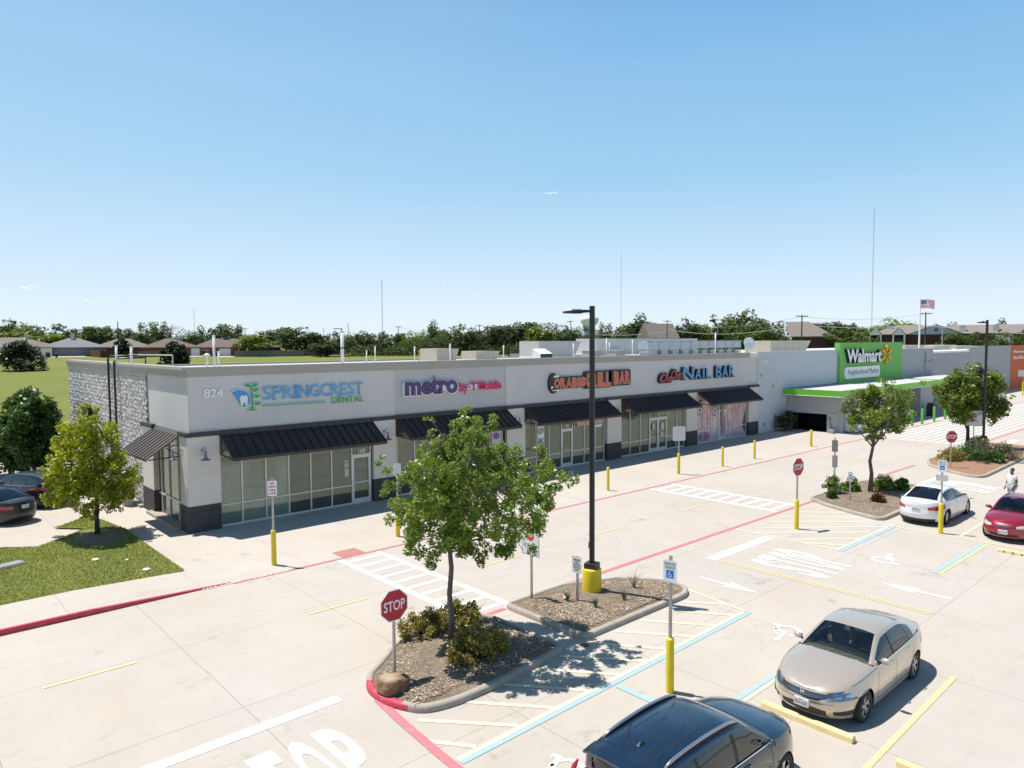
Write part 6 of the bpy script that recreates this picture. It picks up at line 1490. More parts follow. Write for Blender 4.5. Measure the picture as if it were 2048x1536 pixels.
    # chrome / dark patches on nose and tail given as outline bands (y0,y1,z lower fn, z upper fn)
    def band(nm, ys, zlo, zhi, m_, frontside=True, off=.004, both=False, n=16, nz=4, par=None, depth=0):
        """ys may exceed 1.0 to wrap round the corner: value v>1 means x distance back from the corner"""
        out = []
        for sg in ((1, -1) if both else (1,)):
            mb = MB(); R = []
            for k in range(n+1):
                f = k/n; yv = ys[0]+(ys[1]-ys[0])*f
                if abs(yv) <= .9: t = c.th_y(np.float64(abs(yv)*c.W), frontside); sgn = 1 if yv >= 0 else -1
                else:
                    ta = c.th_y(np.float64(.9*c.W), frontside); xa = float(c.P(ta, np.float64(.6), np.float64(.9))[0]); xx = xa-(abs(yv)-.9)*(1 if frontside else -1); t = c.th_x(np.float64(xx)); sgn = 1 if yv >= 0 else -1
                z0 = float(np.interp(f, np.linspace(0,1,len(zlo)), zlo)); z1 = float(np.interp(f, np.linspace(0,1,len(zhi)), zhi)); row = []
                for j in range(nz+1):
                    z = z0+(z1-z0)*j/nz; X_, Y_, Z_ = c.P(t, np.float64(z), np.float64(max(float(c.zsh((1 if frontside else -1)*c.xf*.93)), z+.01)), off); row.append((float(X_), float(Y_)*sgn*sg, z))
                R.append(row)
            grid_mesh(mb, R, flip=(sg < 0) ^ (not frontside)); out.append(obj(nm, mb, m_, par or root, smooth=True))
        return out
    for (nm, ys, zlo, zhi, m_, fs, off, both) in S['patches']: band(nm, ys, zlo, zhi, m_, fs, off, both)
    # wheels
    for ax in c.ax:
        for sd_ in (1, -1):
            y = sd_*(c.W-.02); R = c.wr; tw = .205
            b = MB(); prof = [(R*.66,-tw*.5),(R*.9,-tw*.5),(R*.985,-tw*.40),(R,-tw*.25),(R,tw*.25),(R*.985,tw*.40),(R*.9,tw*.5),(R*.66,tw*.5)]
            b.lathe(prof, c=(ax, y-sd_*tw*.5, R), n=36, axis='y'); wl = obj('wheel', b, K_tyre, root, smooth=True)
            b = MB(); yo = y-sd_*.012; N = S.get('spokes', 5)
            b.lathe([(R*.70,0),(R*.68,-sd_*.0+.0)], c=(ax,yo,R), n=36, axis='y')
            b.lathe([(R*.70,0),(R*.64,-sd_*.012),(R*.64,-sd_*.03)], c=(ax,yo,R), n=36, axis='y'); b.lathe([(R*.17,-sd_*.02),(R*.13,-sd_*.005),(0,-sd_*.004)], c=(ax,yo,R), n=18, axis='y')
            for k in range(N):
                for dd in ((-.13,.05,.16) if S.get('twin') else (0,)):
                    a = 2*math.pi*k/N+dd; a2 = a+S.get('swirl', .0)+ (.05*np.sign(dd) if dd else 0)
                    d = Vector((math.cos(a), 0, math.sin(a))); d2_ = Vector((math.cos(a2), 0, math.sin(a2))); n = Vector((-d.z, 0, d.x)); w1, w2 = (.018, .03) if S.get('twin') else (.035, .05)
                    P0 = Vector((ax, yo-sd_*.018, R)); q_ = [P0+d*R*.12-n*w1, P0+d2_*R*.67-n*w2+Vector((0,sd_*.01,0)), P0+d2_*R*.67+n*w2+Vector((0,sd_*.01,0)), P0+d*R*.12+n*w1]
                    b.add([tuple(v) for v in q_]+[tuple(v-Vector((0,sd_*.03,0))) for v in q_], [(0,1,2,3),(7,6,5,4),(0,4,5,1),(1,5,6,2),(2,6,7,3)])
            obj('rim', b, K_rim, wl)
            b = MB(); b.lathe([(R*.69,0),(0,0)], c=(ax,yo-sd_*.06,R), n=30, axis='y'); obj('rim_well', b, K_rimd, wl)
        b = MB()
        # dark liner: half tube over the axle
        R = c.wr+.056; pts = [(ax+R*math.cos(t), c.wr-.02+R*math.sin(t)) for t in np.linspace(-.35, math.pi+.35, 18)]
        for sd_ in (1, -1):
            b = MB(); ya, yb = sd_*(c.W-.05), sd_*(c.W-.42)
            for p0, p1 in zip(pts[:-1], pts[1:]): b.add([(p0[0],ya,p0[1]),(p1[0],ya,p1[1]),(p1[0],yb,p1[1]),(p0[0],yb,p0[1])], [(0,1,2,3)])
            b.add([(p[0],yb,p[1]) for p in pts], [tuple(range(len(pts)))])
            obj('wheel_liner', b, K_blackp, root)
    b = MB(); b.box(-c.xf*.82, -c.W*.80, .17, c.xf*.82, c.W*.80, .21); b.box(c.xf*.82, -c.W*.5, .18, c.xf*.93, c.W*.5, .21); b.box(-c.xf*.93, -c.W*.5, .18, -c.xf*.82, c.W*.5, .21); obj('underbody', b, K_blackp, root)
    # cabin
    st = S.get('seat', K_seat); zc = float(c.zsh(0)); y0 = c.W*.42
    b = MB(); x_ = gx[0]-.30; dz = zc-.06
    G_ = [[(x_+.25-(.0+.85*i/8), c.W*.82*t, dz+.03*math.sin(i/8*3.1)+(.03 if i < 6 else -.02*(i-5))+.02*math.cos(t*2.4+.6)) for t in np.linspace(1,-1,13)] for i in range(9)]
    grid_mesh(b, G_, flip=True); b.box(x_-.62, -c.W*.8, .3, x_-.56, c.W*.8, dz-.02); obj('dashboard', b, K_dash, root, smooth=False)
    b = MB(); b.box(gx[3]+.1, -c.W*.86, .30, x_, c.W*.86, .34); b.box(gx[3]+.05, -c.W*.8, zc-.02, gx[3]+.45, c.W*.8, zc+.0); obj('cabin_floor', b, K_dash, root)
    b = MB(); b.box(gx[3]+.2,-c.W*.90,.3,gx[0]-.4,-c.W*.88,zc-.06); b.box(gx[3]+.2,c.W*.88,.3,gx[0]-.4,c.W*.90,zc-.06); obj('door_card', b, K_dash, root)
    def seat(x, y, w_, nm='seat'):
        b = bmesh.new()
        for (cx, cz, sx, sz, ry) in ((x+.22, .50, .50, .16, 0.08), (x-.08, .82, .14, .62, -.22)):
            m4 = Matrix.Translation((cx, y, cz)) @ Matrix.Rotation(ry, 4, 'Y') @ Matrix.Diagonal((sx, w_, sz, 1)); bmesh.ops.create_cube(b, size=1, matrix=m4)
        m4 = Matrix.Translation((x-.17, y, min(zc+.25, 1.22))) @ Matrix.Diagonal((.10, w_*.5, .18, 1)); bmesh.ops.create_cube(b, size=1, matrix=m4)
        bmesh.ops.bevel(b, geom=list(b.edges), offset=.04, segments=3, affect='EDGES')
        me = bpy.data.meshes.new(nm); b.to_mesh(me); b.free(); link(nm, me, st, root, smooth=True)
    for yy in (-y0, y0): seat(S.get('seatx', .0), yy, .50)
    seat(S.get('seatx', .0)-.95, 0, c.W*1.5, 'rear_seat')
    b = MB(); a = [(.18*math.cos(t), .18*math.sin(t)) for t in np.linspace(0, 2*math.pi, 19)]
    b.tube([(x_-.62-v*.35, y0+u, zc-.02+v*.85) for u, v in a], .014, 6); b.tube([(x_-.60, y0-.17, zc-.02),(x_-.60, y0+.17, zc-.02)], .02, 5); obj('steering_wheel', b, K_blackp, root)
    b = MB(); b.box(gx[1]+.12, -.09, float(c.ztop(gx[1]))-.13, gx[1]+.15, .09, float(c.ztop(gx[1]))-.07); obj('rear_view_mirror', b, K_blackp, root)
    # wipers
    for y1, y2 in ((.62,-.05),(-.02,-.66)):
        P_ = []
        for k in range(6):
            f = k/5; y = y1+(y2-y1)*f; x = gx[0]-.045-.10*(1-f)*1-.04; tt = 2-abs(y)/float(c.wroof(x)) if abs(y) < float(c.wroof(x)) else 1.
            zc_ = float(c.ztop(x)); xx = x-S.get('bow', .16)*(y/(c.W*.93))**2; P_.append((xx+.03, y, zc_+.016))
        b = MB(); b.tube(P_, .008, 5); obj('wiper', b, K_blackp, root)
    # plate
    for fs in (1, -1):
        pl = S.get('plate'+('f' if fs > 0 else 'r'))
        if not pl: continue
        z, txt = pl; X_ = float(c.P(c.th_y(np.float64(.08), fs > 0), np.float64(z), np.float64(.9))[0]); px_ = X_+fs*.02
        h = Vector((0, fs, 0)); o_ = Vector((px_, 0, z)); n = h.cross(UP)
        pp = polyplate('number_plate', rrect(-.155,-.078,.155,.078,.015), o_, h, UP, -.03, .004, K_plate, root, world=False)
        text('plate_text', txt, (-.135,.135,-.05,.03), o_+n*.0045, h, UP, .001, M_signk, pp, world=False, off=.01)
        text('plate_text', 'TEXAS', (-.05,.05,.045,.068), o_+n*.0045, h, UP, .001, M_signb, pp, world=False)
    return root, c, srf, band
def flatp(v): return ([v], [v])
SED = dict(L=4.89, W=1.85, fo=.95, wb=2.775, wr=.33, sill=.19, lip=.20, p=6.0, q=2.35,
    belt=([2.445,2.30,2.0,1.5,1.0,.3,-.5,-1.2,-1.8,-2.2,-2.445],[.70,.745,.82,.905,.945,.955,.975,1.0,1.025,1.01,.96]),
    nose=([.15,.28,.42,.55,.64,.74,.85,1.0],[.13,.05,.0,.015,.05,.13,.24,.35]), tail=([.15,.3,.5,.7,.85,1.0,1.1],[.14,.05,.0,.02,.03,.05,.09]),
    roof=([1.06,.85,.62,.40,.20,0,-.4,-.8,-1.1,-1.4,-1.65,-1.86],[1.0,1.115,1.24,1.345,1.415,1.445,1.462,1.44,1.375,1.27,1.17,1.075]), roofw=([1.06,.8,.4,.2,-.4,-.9,-1.4,-1.86],[.86,.80,.70,.66,.65,.64,.68,.76]),
    gx=(1.06,.22,-.92,-1.86), side=(.86,-1.38), pillars=((-.02,-.12),(-.98,-1.02)), doors=(.93,-.08,-1.10), crownf=([2.445,2.3,1.9,1.3,.8],[.0,.03,.065,.085,.085]), crownr=([-1.5,-1.9,-2.3,-2.445],[.06,.055,.035,.0]),
    seatx=-.05)
def spec(base, **k):
    d = dict(base); d.update(k); return d
# beige sedan
P_beige = carpaint('champagne_paint', (.57,.495,.40), .45, .26)
K_grille = mat('grille_chrome', (.22,.22,.23), .25, .9)
acc_p = [('headlight', (.50,1.42), (.57,.595,.66), (.70,.755,.80), K_lens, True, .010, True), ('headlight_rim', (.50,1.42), (.695,.755,.80), (.712,.772,.815), K_chrome, True, .013, True), ('lamp_bowl', (.66,.74), (.63,.63), (.69,.69), K_chrome, True, .014, True), ('lamp_bowl', (.80,.88), (.65,.65), (.72,.72), K_chrome, True, .014, True), ('bumper_crease', (-.62,.62), (.505,.49,.485,.49,.505), (.512,.498,.493,.498,.512), K_blackp, True, .003, False), ('side_marker', (1.20,1.36), (.70,.72), (.775,.79), K_amber, True, .012, True),
    ('grille', (-.52,.52), (.63,.60,.585,.58,.585,.60,.63), (.69,.685,.68,.68,.68,.685,.69), K_grille, True, .012, False), ('grille_bar', (-.56,.56), (.60,.555,.545,.54,.545,.555,.60), (.62,.575,.56,.555,.56,.575,.62), K_chrome, True, .014, False), ('grille_gap', (-.54,.54), (.62,.575,.562,.557,.562,.575,.62), (.63,.60,.585,.58,.585,.60,.63), K_blackp, True, .008, False),
    ('lower_intake', (-.50,.50), (.265,.25,.25,.25,.265), (.36,.40,.41,.40,.36), K_blackp, True, .006, False), ('fog_intake', (.62,.98), (.29,.28,.30), (.36,.38,.39), K_blackp, True, .007, True), ('lip_trim', (-.55,.55), (.235,.225,.225,.235), (.25,.24,.24,.25), K_chrome, True, .012, False),
    ('tail_light', (.55,1.15), (.72,.74,.76), (.86,.88,.90), K_tail, False, .006, True)]
A, cA, srfA, bandA = build_car(spec(SED, paint=P_beige, patches=acc_p, spokes=5, twin=True, swirl=.35, platef=(.435,'KKH-6302'), trimmat=K_chrome, sglass=carglass('side_glass', (.45,.5,.48), .2), seat=K_seat), 'beige four-door sedan with chrome grille parked nose to the yellow wheel stop', (16.35, 6.60), math.pi)
xE = float(cA.P(np.float64(.001), np.float64(.64), np.float64(.9))[0]); b = MB()
for y_ in (-.036,.024): b.add([(xE+.02,y_-.0,.60),(xE+.02,y_+.012,.60),(xE+.005,y_+.016,.69),(xE+.005,y_-.004,.69),(xE+.03,y_-.0,.60),(xE+.03,y_+.012,.60),(xE+.018,y_+.016,.69),(xE+.018,y_-.004,.69)], [(4,5,6,7),(0,4,7,3),(1,2,6,5),(3,7,6,2)])
b.box(xE+.012,-.03,.637,xE+.027,.03,.65); obj('badge', b, K_chrome, A)
b = MB(); b.tube([(-2.0,-.5,1.075),(-2.33,-.75,1.02)], .003, 3)
for x_, y_, z_, s_ in ((.78,.60,1.075,.05),(.80,-.66,1.07,.04)):
    pass
# dark blue crossover at the bottom edge
P_blue = carpaint('dark_blue_paint', (.010,.028,.060), .35, .22)
SUV = dict(L=4.56, W=1.83, fo=.92, wb=2.62, wr=.35, sill=.26, lip=.27, p=6.2, q=2.5,
    belt=([2.28,2.15,1.9,1.4,1.0,.3,-.5,-1.2,-1.8,-2.28],[.86,.93,.99,1.05,1.075,1.085,1.10,1.12,1.13,1.08]),
    nose=([.2,.35,.5,.7,.85,1.0,1.1],[.12,.03,.0,.02,.06,.16,.28]), tail=([.2,.4,.6,.8,1.0,1.15],[.08,.02,.0,.03,.08,.12]),
    roof=([1.10,.9,.65,.45,.30,0,-.6,-1.2,-1.6,-1.9,-2.02,-2.1],[1.13,1.25,1.41,1.52,1.575,1.625,1.645,1.63,1.60,1.54,1.45,1.16]), roofw=([1.10,.8,.5,.2,-.6,-1.4,-1.85,-2.1],[.88,.82,.76,.73,.72,.705,.70,.80]),
    gx=(1.10,.33,-1.86,-2.10), side=(.90,-1.72), pillars=((-.02,-.12),(-1.02,-1.10)), doors=(.95,-.07,-1.12), crownf=([2.28,2.1,1.8,1.3,.8],[.0,.03,.06,.075,.075]), crownr=([-2.0,-2.15,-2.28],[.02,.01,.0]), seatx=-.05, bow=.13, sunroof=(.14,-.42), mirx=.74)
suv_p = [('headlight', (.55,1.3), (.78,.80,.86), (.86,.90,.95), K_lens, True, .006, True), ('grille', (-.5,.5), (.66,.64,.66), (.78,.78,.78), K_blackp, True, .006, False), ('lower_intake', (-.5,.5), (.32,.30,.32), (.5,.5,.5), K_blackp, True, .006, False), ('tail_light', (.62,1.28), (.82,.84,.88), (1.00,1.04,1.06), K_tail, False, .008, True)]
V, cV, srfV, bandV = build_car(spec(SUV, paint=P_blue, patches=suv_p, spokes=5, swirl=.2, trimmat=K_chrome, seat=K_seat, bonnetline=1), 'dark blue crossover with silver roof rails, cut by the bottom edge of the picture', (10.08, 6.60), 0)
for sd_ in (1, -1):
    pts = []
    for f in np.linspace(0, 1, 14):
        x = .32-f*2.0; X_, Y_, Z_ = cV.green(np.float64(x), np.float64(1.10), sd_); up = .055*math.sin(math.pi*min(1, max(0, f)))**.35
        pts.append((float(X_), float(Y_), float(Z_)+.012+up*.8))
    b = MB(); b.tube(pts, [.014]+[.026]*12+[.014], 8); obj('roof_rail', b, mat('silver_rail', (.42,.43,.47), .3, .8), V, smooth=True)
    b = MB()
    for q_ in range(len(pts)-1):
        p0, p1 = pts[q_], pts[q_+1]; b.add([(p0[0],p0[1]-.02,p0[2]-.06),(p1[0],p1[1]-.02,p1[2]-.06),(p1[0],p1[1]-.012,p1[2]),(p0[0],p0[1]-.012,p0[2])], [(0,1,2,3)])
    obj('rail_foot', b, K_blackp, V)
    b = MB(); zz = []
    for z_, yy, xx in ((.95,.80,-2.20),(1.08,.80,-2.17),(1.20,.78,-2.13),(1.30,.74,-2.10)): zz.append((xx, yy*sd_, z_))
    b.tube(zz, [.05,.05,.04,.02], 8); obj('tail_light_column', b, K_tail, V, smooth=True)
b = MB(); zr = float(cV.ztop(-1.45)); b.add([(-1.40,-.035,zr+.012),(-1.40,.035,zr+.012),(-1.56,.03,zr-.005),(-1.56,-.03,zr-.005),(-1.47,0,zr+.055)], [(0,1,4),(1,2,4),(2,3,4),(3,0,4)]); obj('antenna', b, K_blackp, V)
for y_ in (-.36,-.18,.18,.36):
    b = MB(); P_ = []
    for f in np.linspace(0, 1, 8):
        x = -.52-f*1.1; tt = 2-abs(y_)/float(cV.wroof(x)); X_, Y_, Z_ = cV.green(np.float64(x), np.float64(tt), 1 if y_ > 0 else -1); P_.append((float(X_), float(Y_), float(Z_)+.001))
    for p0, p1 in zip(P_[:-1], P_[1:]): b.add([(p0[0],p0[1]-.009,p0[2]+.002),(p1[0],p1[1]-.009,p1[2]+.002),(p1[0],p1[1]+.009,p1[2]+.002),(p0[0],p0[1]+.009,p0[2]+.002)], [(0,1,2,3)])
    obj('roof_groove', b, K_blackp, V)
b = MB(); b.box(-2.12,-.60,1.555,-1.90,.60,1.60); sp_ = MB()
G_ = [[(-1.80-.30*i/5, .64*t, float(cV.ztop(-1.80))+.012-.045*(i/5)**1.5-.05*t**4) for t in np.linspace(1,-1,11)] for i in range(6)]
grid_mesh(sp_, G_, flip=True); R_ = G_[-1]; grid_mesh(sp_, [R_, [(p[0]+.01,p[1],p[2]-.035) for p in R_]], flip=True); obj('spoiler', sp_, P_blue, V, smooth=True)
# white sedan seen from behind
P_white = carpaint('white_car_paint', (.78,.78,.80), 0, .3)
cam_p = [('tail_light', (.48,1.12), (.70,.68,.74), (.80,.86,.90), K_tail, False, .007, True), ('plate_garnish', (-.44,.44), (.80,.80,.80), (.825,.83,.825), K_chrome, False, .01, False), ('rear_valance', (-.75,.75), (.20,.20,.20), (.33,.31,.33), K_blackp, False, .006, False),
    ('headlight', (.55,1.3), (.62,.66,.70), (.74,.78,.80), K_lens, True, .006, True)]
build_car(spec(SED, L=4.82, W=1.82, wb=2.775, paint=P_white, patches=cam_p, spokes=7, plater=(.70,'HGP 4812'), trimmat=K_blackp, seat=K_seatd, rglass=K_tint), 'white four-door sedan seen from behind beside the shrub island', (34.95, 10.68), 0)
# red sedan from the front
P_red = carpaint('dark_red_paint', (.34,.012,.03), .35, .28)
red_p = [('headlight', (.48,1.22), (.60,.58,.66), (.68,.74,.77), K_haze, True, .008, True), ('grille', (-.36,.36), (.64,.59,.58,.59,.64), (.68,.68,.68,.68,.68), K_grille, True, .01, False), ('lower_intake', (-.55,.55), (.26,.25,.26), (.36,.36,.36), K_blackp, True, .006, False), ('fog_light', (.66,.90), (.27,.27), (.33,.34), K_lens, True, .01, True), ('tail_light', (.6,1.1), (.7,.7), (.9,.9), K_tail, False, .006, True)]
build_car(spec(SED, L=4.53, W=1.70, wb=2.6, fo=.90, wr=.31, paint=P_red, patches=red_p, spokes=6, platef=(.43,'BK2 0749'), trimmat=K_blackp, seat=K_seatd,
    roof=([1.06,.85,.62,.40,.20,0,-.4,-.8,-1.1,-1.4,-1.65,-1.80],[1.0,1.14,1.29,1.40,1.455,1.475,1.485,1.46,1.38,1.25,1.15,1.08]), gx=(1.06,.22,-.92,-1.80)), 'dark red sedan facing the camera at the right picture edge', (34.35, 7.45), math.pi)
# two dark cars on the left
P_blk = carpaint('black_car_paint', (.006,.007,.008), .0, .35); P_navy = carpaint('black_blue_paint', (.006,.009,.016), .0, .35)
for q_ in (P_blk, P_navy): q_.node_tree.nodes['Principled BSDF'].inputs['Coat Weight'].default_value = .45
blk_p = [('tail_light', (.5,1.2), (.72,.72,.76), (.84,.86,.88), K_tail, False, .008, True), ('headlight', (.55,1.3), (.6,.66), (.74,.78), K_lens, True, .006, True)]
a_ = math.radians(118); hv = Vector((math.cos(a_), math.sin(a_)))
rc = Vector(G(50,1047)); q_ = rc+hv*2.35; build_car(spec(SED, paint=P_blk, patches=blk_p, spokes=7, plater=(.78,'LRT 9053'), trimmat=K_blackp, seat=K_seatd), 'black sedan parked at the left edge, its tail towards the lawn', (q_.x, q_.y), a_)
rc = Vector(G(128,1014)); q_ = rc+hv*2.40; build_car(spec(SUV, L=4.7, W=1.9, paint=P_navy, patches=suv_p[:3]+[('tail_light', (.55,1.35), (.90,.90,.94), (1.02,1.04,1.04), K_tail, False, .008, True)], spokes=7, sunroof=None, trimmat=K_chrome, handlemat=K_chrome, seat=K_seatd), 'black crossover with chrome window line behind the black sedan', (q_.x, q_.y), a_)
# grey pickup behind the far tree
P_gry = carpaint('grey_blue_paint', (.16,.19,.22), .4, .35)
pk = spec(SED, L=5.6, W=1.95, wb=3.5, fo=.95, wr=.39, sill=.42, lip=.45, paint=P_gry, patches=[('headlight', (.6,1.2), (.85,.85), (1.0,1.0), K_lens, True, .006, True), ('grille', (-.55,.55), (.75,.75), (1.0,1.0), K_chrome, True, .008, False), ('tail_light', (.8,1.1), (.8,.8), (1.1,1.1), K_tail, False, .006, True)],
    belt=([2.8,2.6,2.0,1.2,0,-1,-2,-2.8],[1.05,1.12,1.17,1.20,1.22,1.24,1.24,1.22]), nose=([.3,.6,1.0,1.2],[.05,0,.02,.1]), tail=([.3,.6,1.0,1.3],[.05,0,0,.02]), roof=([1.3,1.0,.7,.3,-.2,-.7,-.95,-1.1],[1.26,1.48,1.7,1.84,1.87,1.85,1.75,1.28]), roofw=([1.3,.5,-.3,-1.1],[.88,.76,.73,.78]),
    gx=(1.3,.6,-.8,-1.1), side=(1.0,-.75), pillars=((.15,.05),), doors=(1.1,.1,-.85), crownf=([2.8,2.4,1.5],[0,.05,.07]), crownr=([-1.1,-2,-2.8],[.02,.02,.0]), seatx=.2, trimmat=K_blackp)
x_, y_ = G(1998, 812); build_car(pk, 'grey-blue pickup truck by the orange wall, mostly behind the far tree', (104.5, 25.8), 0.02, name='pickup_truck', cat='pickup truck')

# ------------------------------------------------------------------ person
def person():
    o = thing('person', 'person in a white short-sleeved top and light trousers walking behind the red car', 'person', (39.85, 8.95, 0), math.radians(150))
    V = [(0,0,.93),(0,0,1.12),(.01,0,1.30),(.01,0,1.42),(.02,0,1.50),(.03,0,1.60),(.03,0,1.68),
         (0,.17,1.38),(-.04,.22,1.12),(.06,.23,.90),(.10,.22,.82),(0,-.17,1.38),(.02,-.22,1.12),(.12,-.21,.92),(.16,-.20,.84),
         (0,.09,.88),(.10,.10,.50),(.02,.10,.09),(.14,.11,.04),(0,-.09,.88),(.02,-.10,.50),(-.16,-.10,.12),(-.05,-.11,.04)]
    E_ = [(0,1),(1,2),(2,3),(3,4),(4,5),(5,6),(2,7),(7,8),(8,9),(9,10),(2,11),(11,12),(12,13),(13,14),(0,15),(15,16),(16,17),(17,18),(0,19),(19,20),(20,21),(21,22)]
    R = [.15,.14,.15,.07,.055,.085,.075,.065,.048,.036,.03,.065,.048,.036,.03,.10,.065,.045,.04,.10,.065,.045,.04]
    def skin(nm, vs, es, rs, m_, sub=2):
        me = bpy.data.meshes.new(nm); me.from_pydata(vs, es, []); ob = link(nm, me, m_, o)
        bm = bmesh.new(); bm.from_mesh(me); ly = bm.verts.layers.skin.verify()
        for v, r in zip(bm.verts, rs): v[ly].radius = (r, r); v[ly].use_root = (v.index == 0)
        bm.to_mesh(me); bm.free(); ob.modifiers.new('skin', 'SKIN').use_smooth_shade = True; s_ = ob.modifiers.new('sub', 'SUBSURF'); s_.levels = sub; s_.render_levels = sub; return ob
    skin('body', V, E_, R, mat('brown_skin', (.16,.085,.055), .6))
    T = [V[i] for i in (0,1,2,3,7,8,11,12)]; T[0] = (0,0,.86); T[5] = (-.025,.205,1.22); T[7] = (.01,-.205,1.22)
    skin('shirt', T, [(0,1),(1,2),(2,3),(2,4),(4,5),(2,6),(6,7)], [.20,.18,.185,.085,.095,.08,.095,.08], mat('shirt_white', (.72,.70,.68), .85))
    Tt = [V[i] for i in (0,15,16,17,19,20,21)]; skin('trousers', Tt, [(0,1),(1,2),(2,3),(0,4),(4,5),(5,6)], [.165,.118,.082,.066,.118,.082,.066], mat('light_trousers', (.42,.42,.46), .85))
    skin('hair', [(-.01,0,1.62),(-.02,0,1.70),(.05,0,1.735)], [(0,1),(1,2)], [.10,.10,.07], mat('black_hair', (.012,.01,.01), .7))
    for y_, nm in ((.20,'hand'),(-.20,'hand')):
        b = MB(); bx = (.12 if y_ > 0 else .18); b.tube([(bx-.02,y_,.83),(bx,y_,.79)], [.03,.028], 8)
        for k in range(4): b.tube([(bx-.02+.016*k,y_,.80),(bx+.0+.016*k,y_,.75),(bx+.012+.014*k,y_-.01*np.sign(y_),.72+abs(k-1.5)*.006)], .0085, 6)
        b.tube([(bx+.03,y_,.82),(bx+.055,y_-.01*np.sign(y_),.79),(bx+.06,y_-.015*np.sign(y_),.765)], .009, 6); obj(nm, b, bpy.data.materials['brown_skin'], o, smooth=True)
    for xx, yy in ((.14,.11),(-.06,-.11)):
        b = MB(); b.box(xx-.16,yy-.045,0,xx+.10,yy+.045,.07); obj('shoe', b, M_white, o)
    b = MB(); b.tube([(.118,0,1.60),(.135,0,1.585),(.118,0,1.575)], [.008,.014,.008], 6); obj('nose', b, bpy.data.materials['brown_skin'], o, smooth=True)
    b = MB(); b.tube([(.0,.088,1.60),(.01,.095,1.62)], .016, 6); b2 = MB(); b2.tube([(.0,-.088,1.60),(.01,-.095,1.62)], .016, 6); obj('ear', b, bpy.data.materials['brown_skin'], o); obj('ear', b2, bpy.data.materials['brown_skin'], o)
person()
# ------------------------------------------------------------------ beyond the shops
def ground_at(u, r):
    """point on the terrain seen in picture column u at horizontal distance r"""
    d = ray(u, 690); t = r/math.hypot(d.x, d.y); return Vector((d.x*t, d.y*t, terr2(d.x*t, d.y*t)))
def zat(v, u, r): return at(u, v, r).z
def brickm(name, c): return block(name, [c, tuple(x*.8 for x in c), tuple(x*1.25 for x in c), tuple(x*.7 for x in c)], .6, .2, (.2,.3))
M_shG = mat('grey_shingles', (.19,.19,.20), .9, noise=(1.5,.12), bump=(12,.4)); M_shT = mat('tan_shingles', (.19,.16,.14), .9, noise=(1.5,.12), bump=(12,.4)); M_shB = mat('brown_shingles', (.16,.11,.095), .9, noise=(1.5,.14), bump=(12,.4)); M_shW = mat('weathered_shingles', (.22,.19,.17), .9, noise=(1.5,.1))
M_bkD = brickm('dark_brick', (.085,.035,.03)); M_bkR = brickm('red_brick', (.22,.075,.05)); M_bkG = brickm('grey_brick', (.15,.155,.17)); M_bkP = brickm('pale_brick', (.42,.30,.24)); M_cream = mat('cream_siding', (.62,.58,.50), .8); M_bluew = mat('blue_siding', (.06,.08,.18), .8)
M_gardw = mat('white_garage_door', (.62,.66,.70), .6); M_gardg = mat('grey_garage_door', (.13,.15,.17), .6); M_drive = concrete('driveway_concrete', (.55,.47,.40)); M_wood = mat('red_brown_fence', (.13,.045,.025), .85, noise=(3,.2)); M_woodg = mat('grey_fence', (.19,.17,.15), .9, noise=(3,.2))
def facing(u): 
    d = ray(u, 690); f = Vector((d.x, d.y, 0)).normalized(); return f, Vector((f.y, -f.x, 0))     # away from camera, to the right
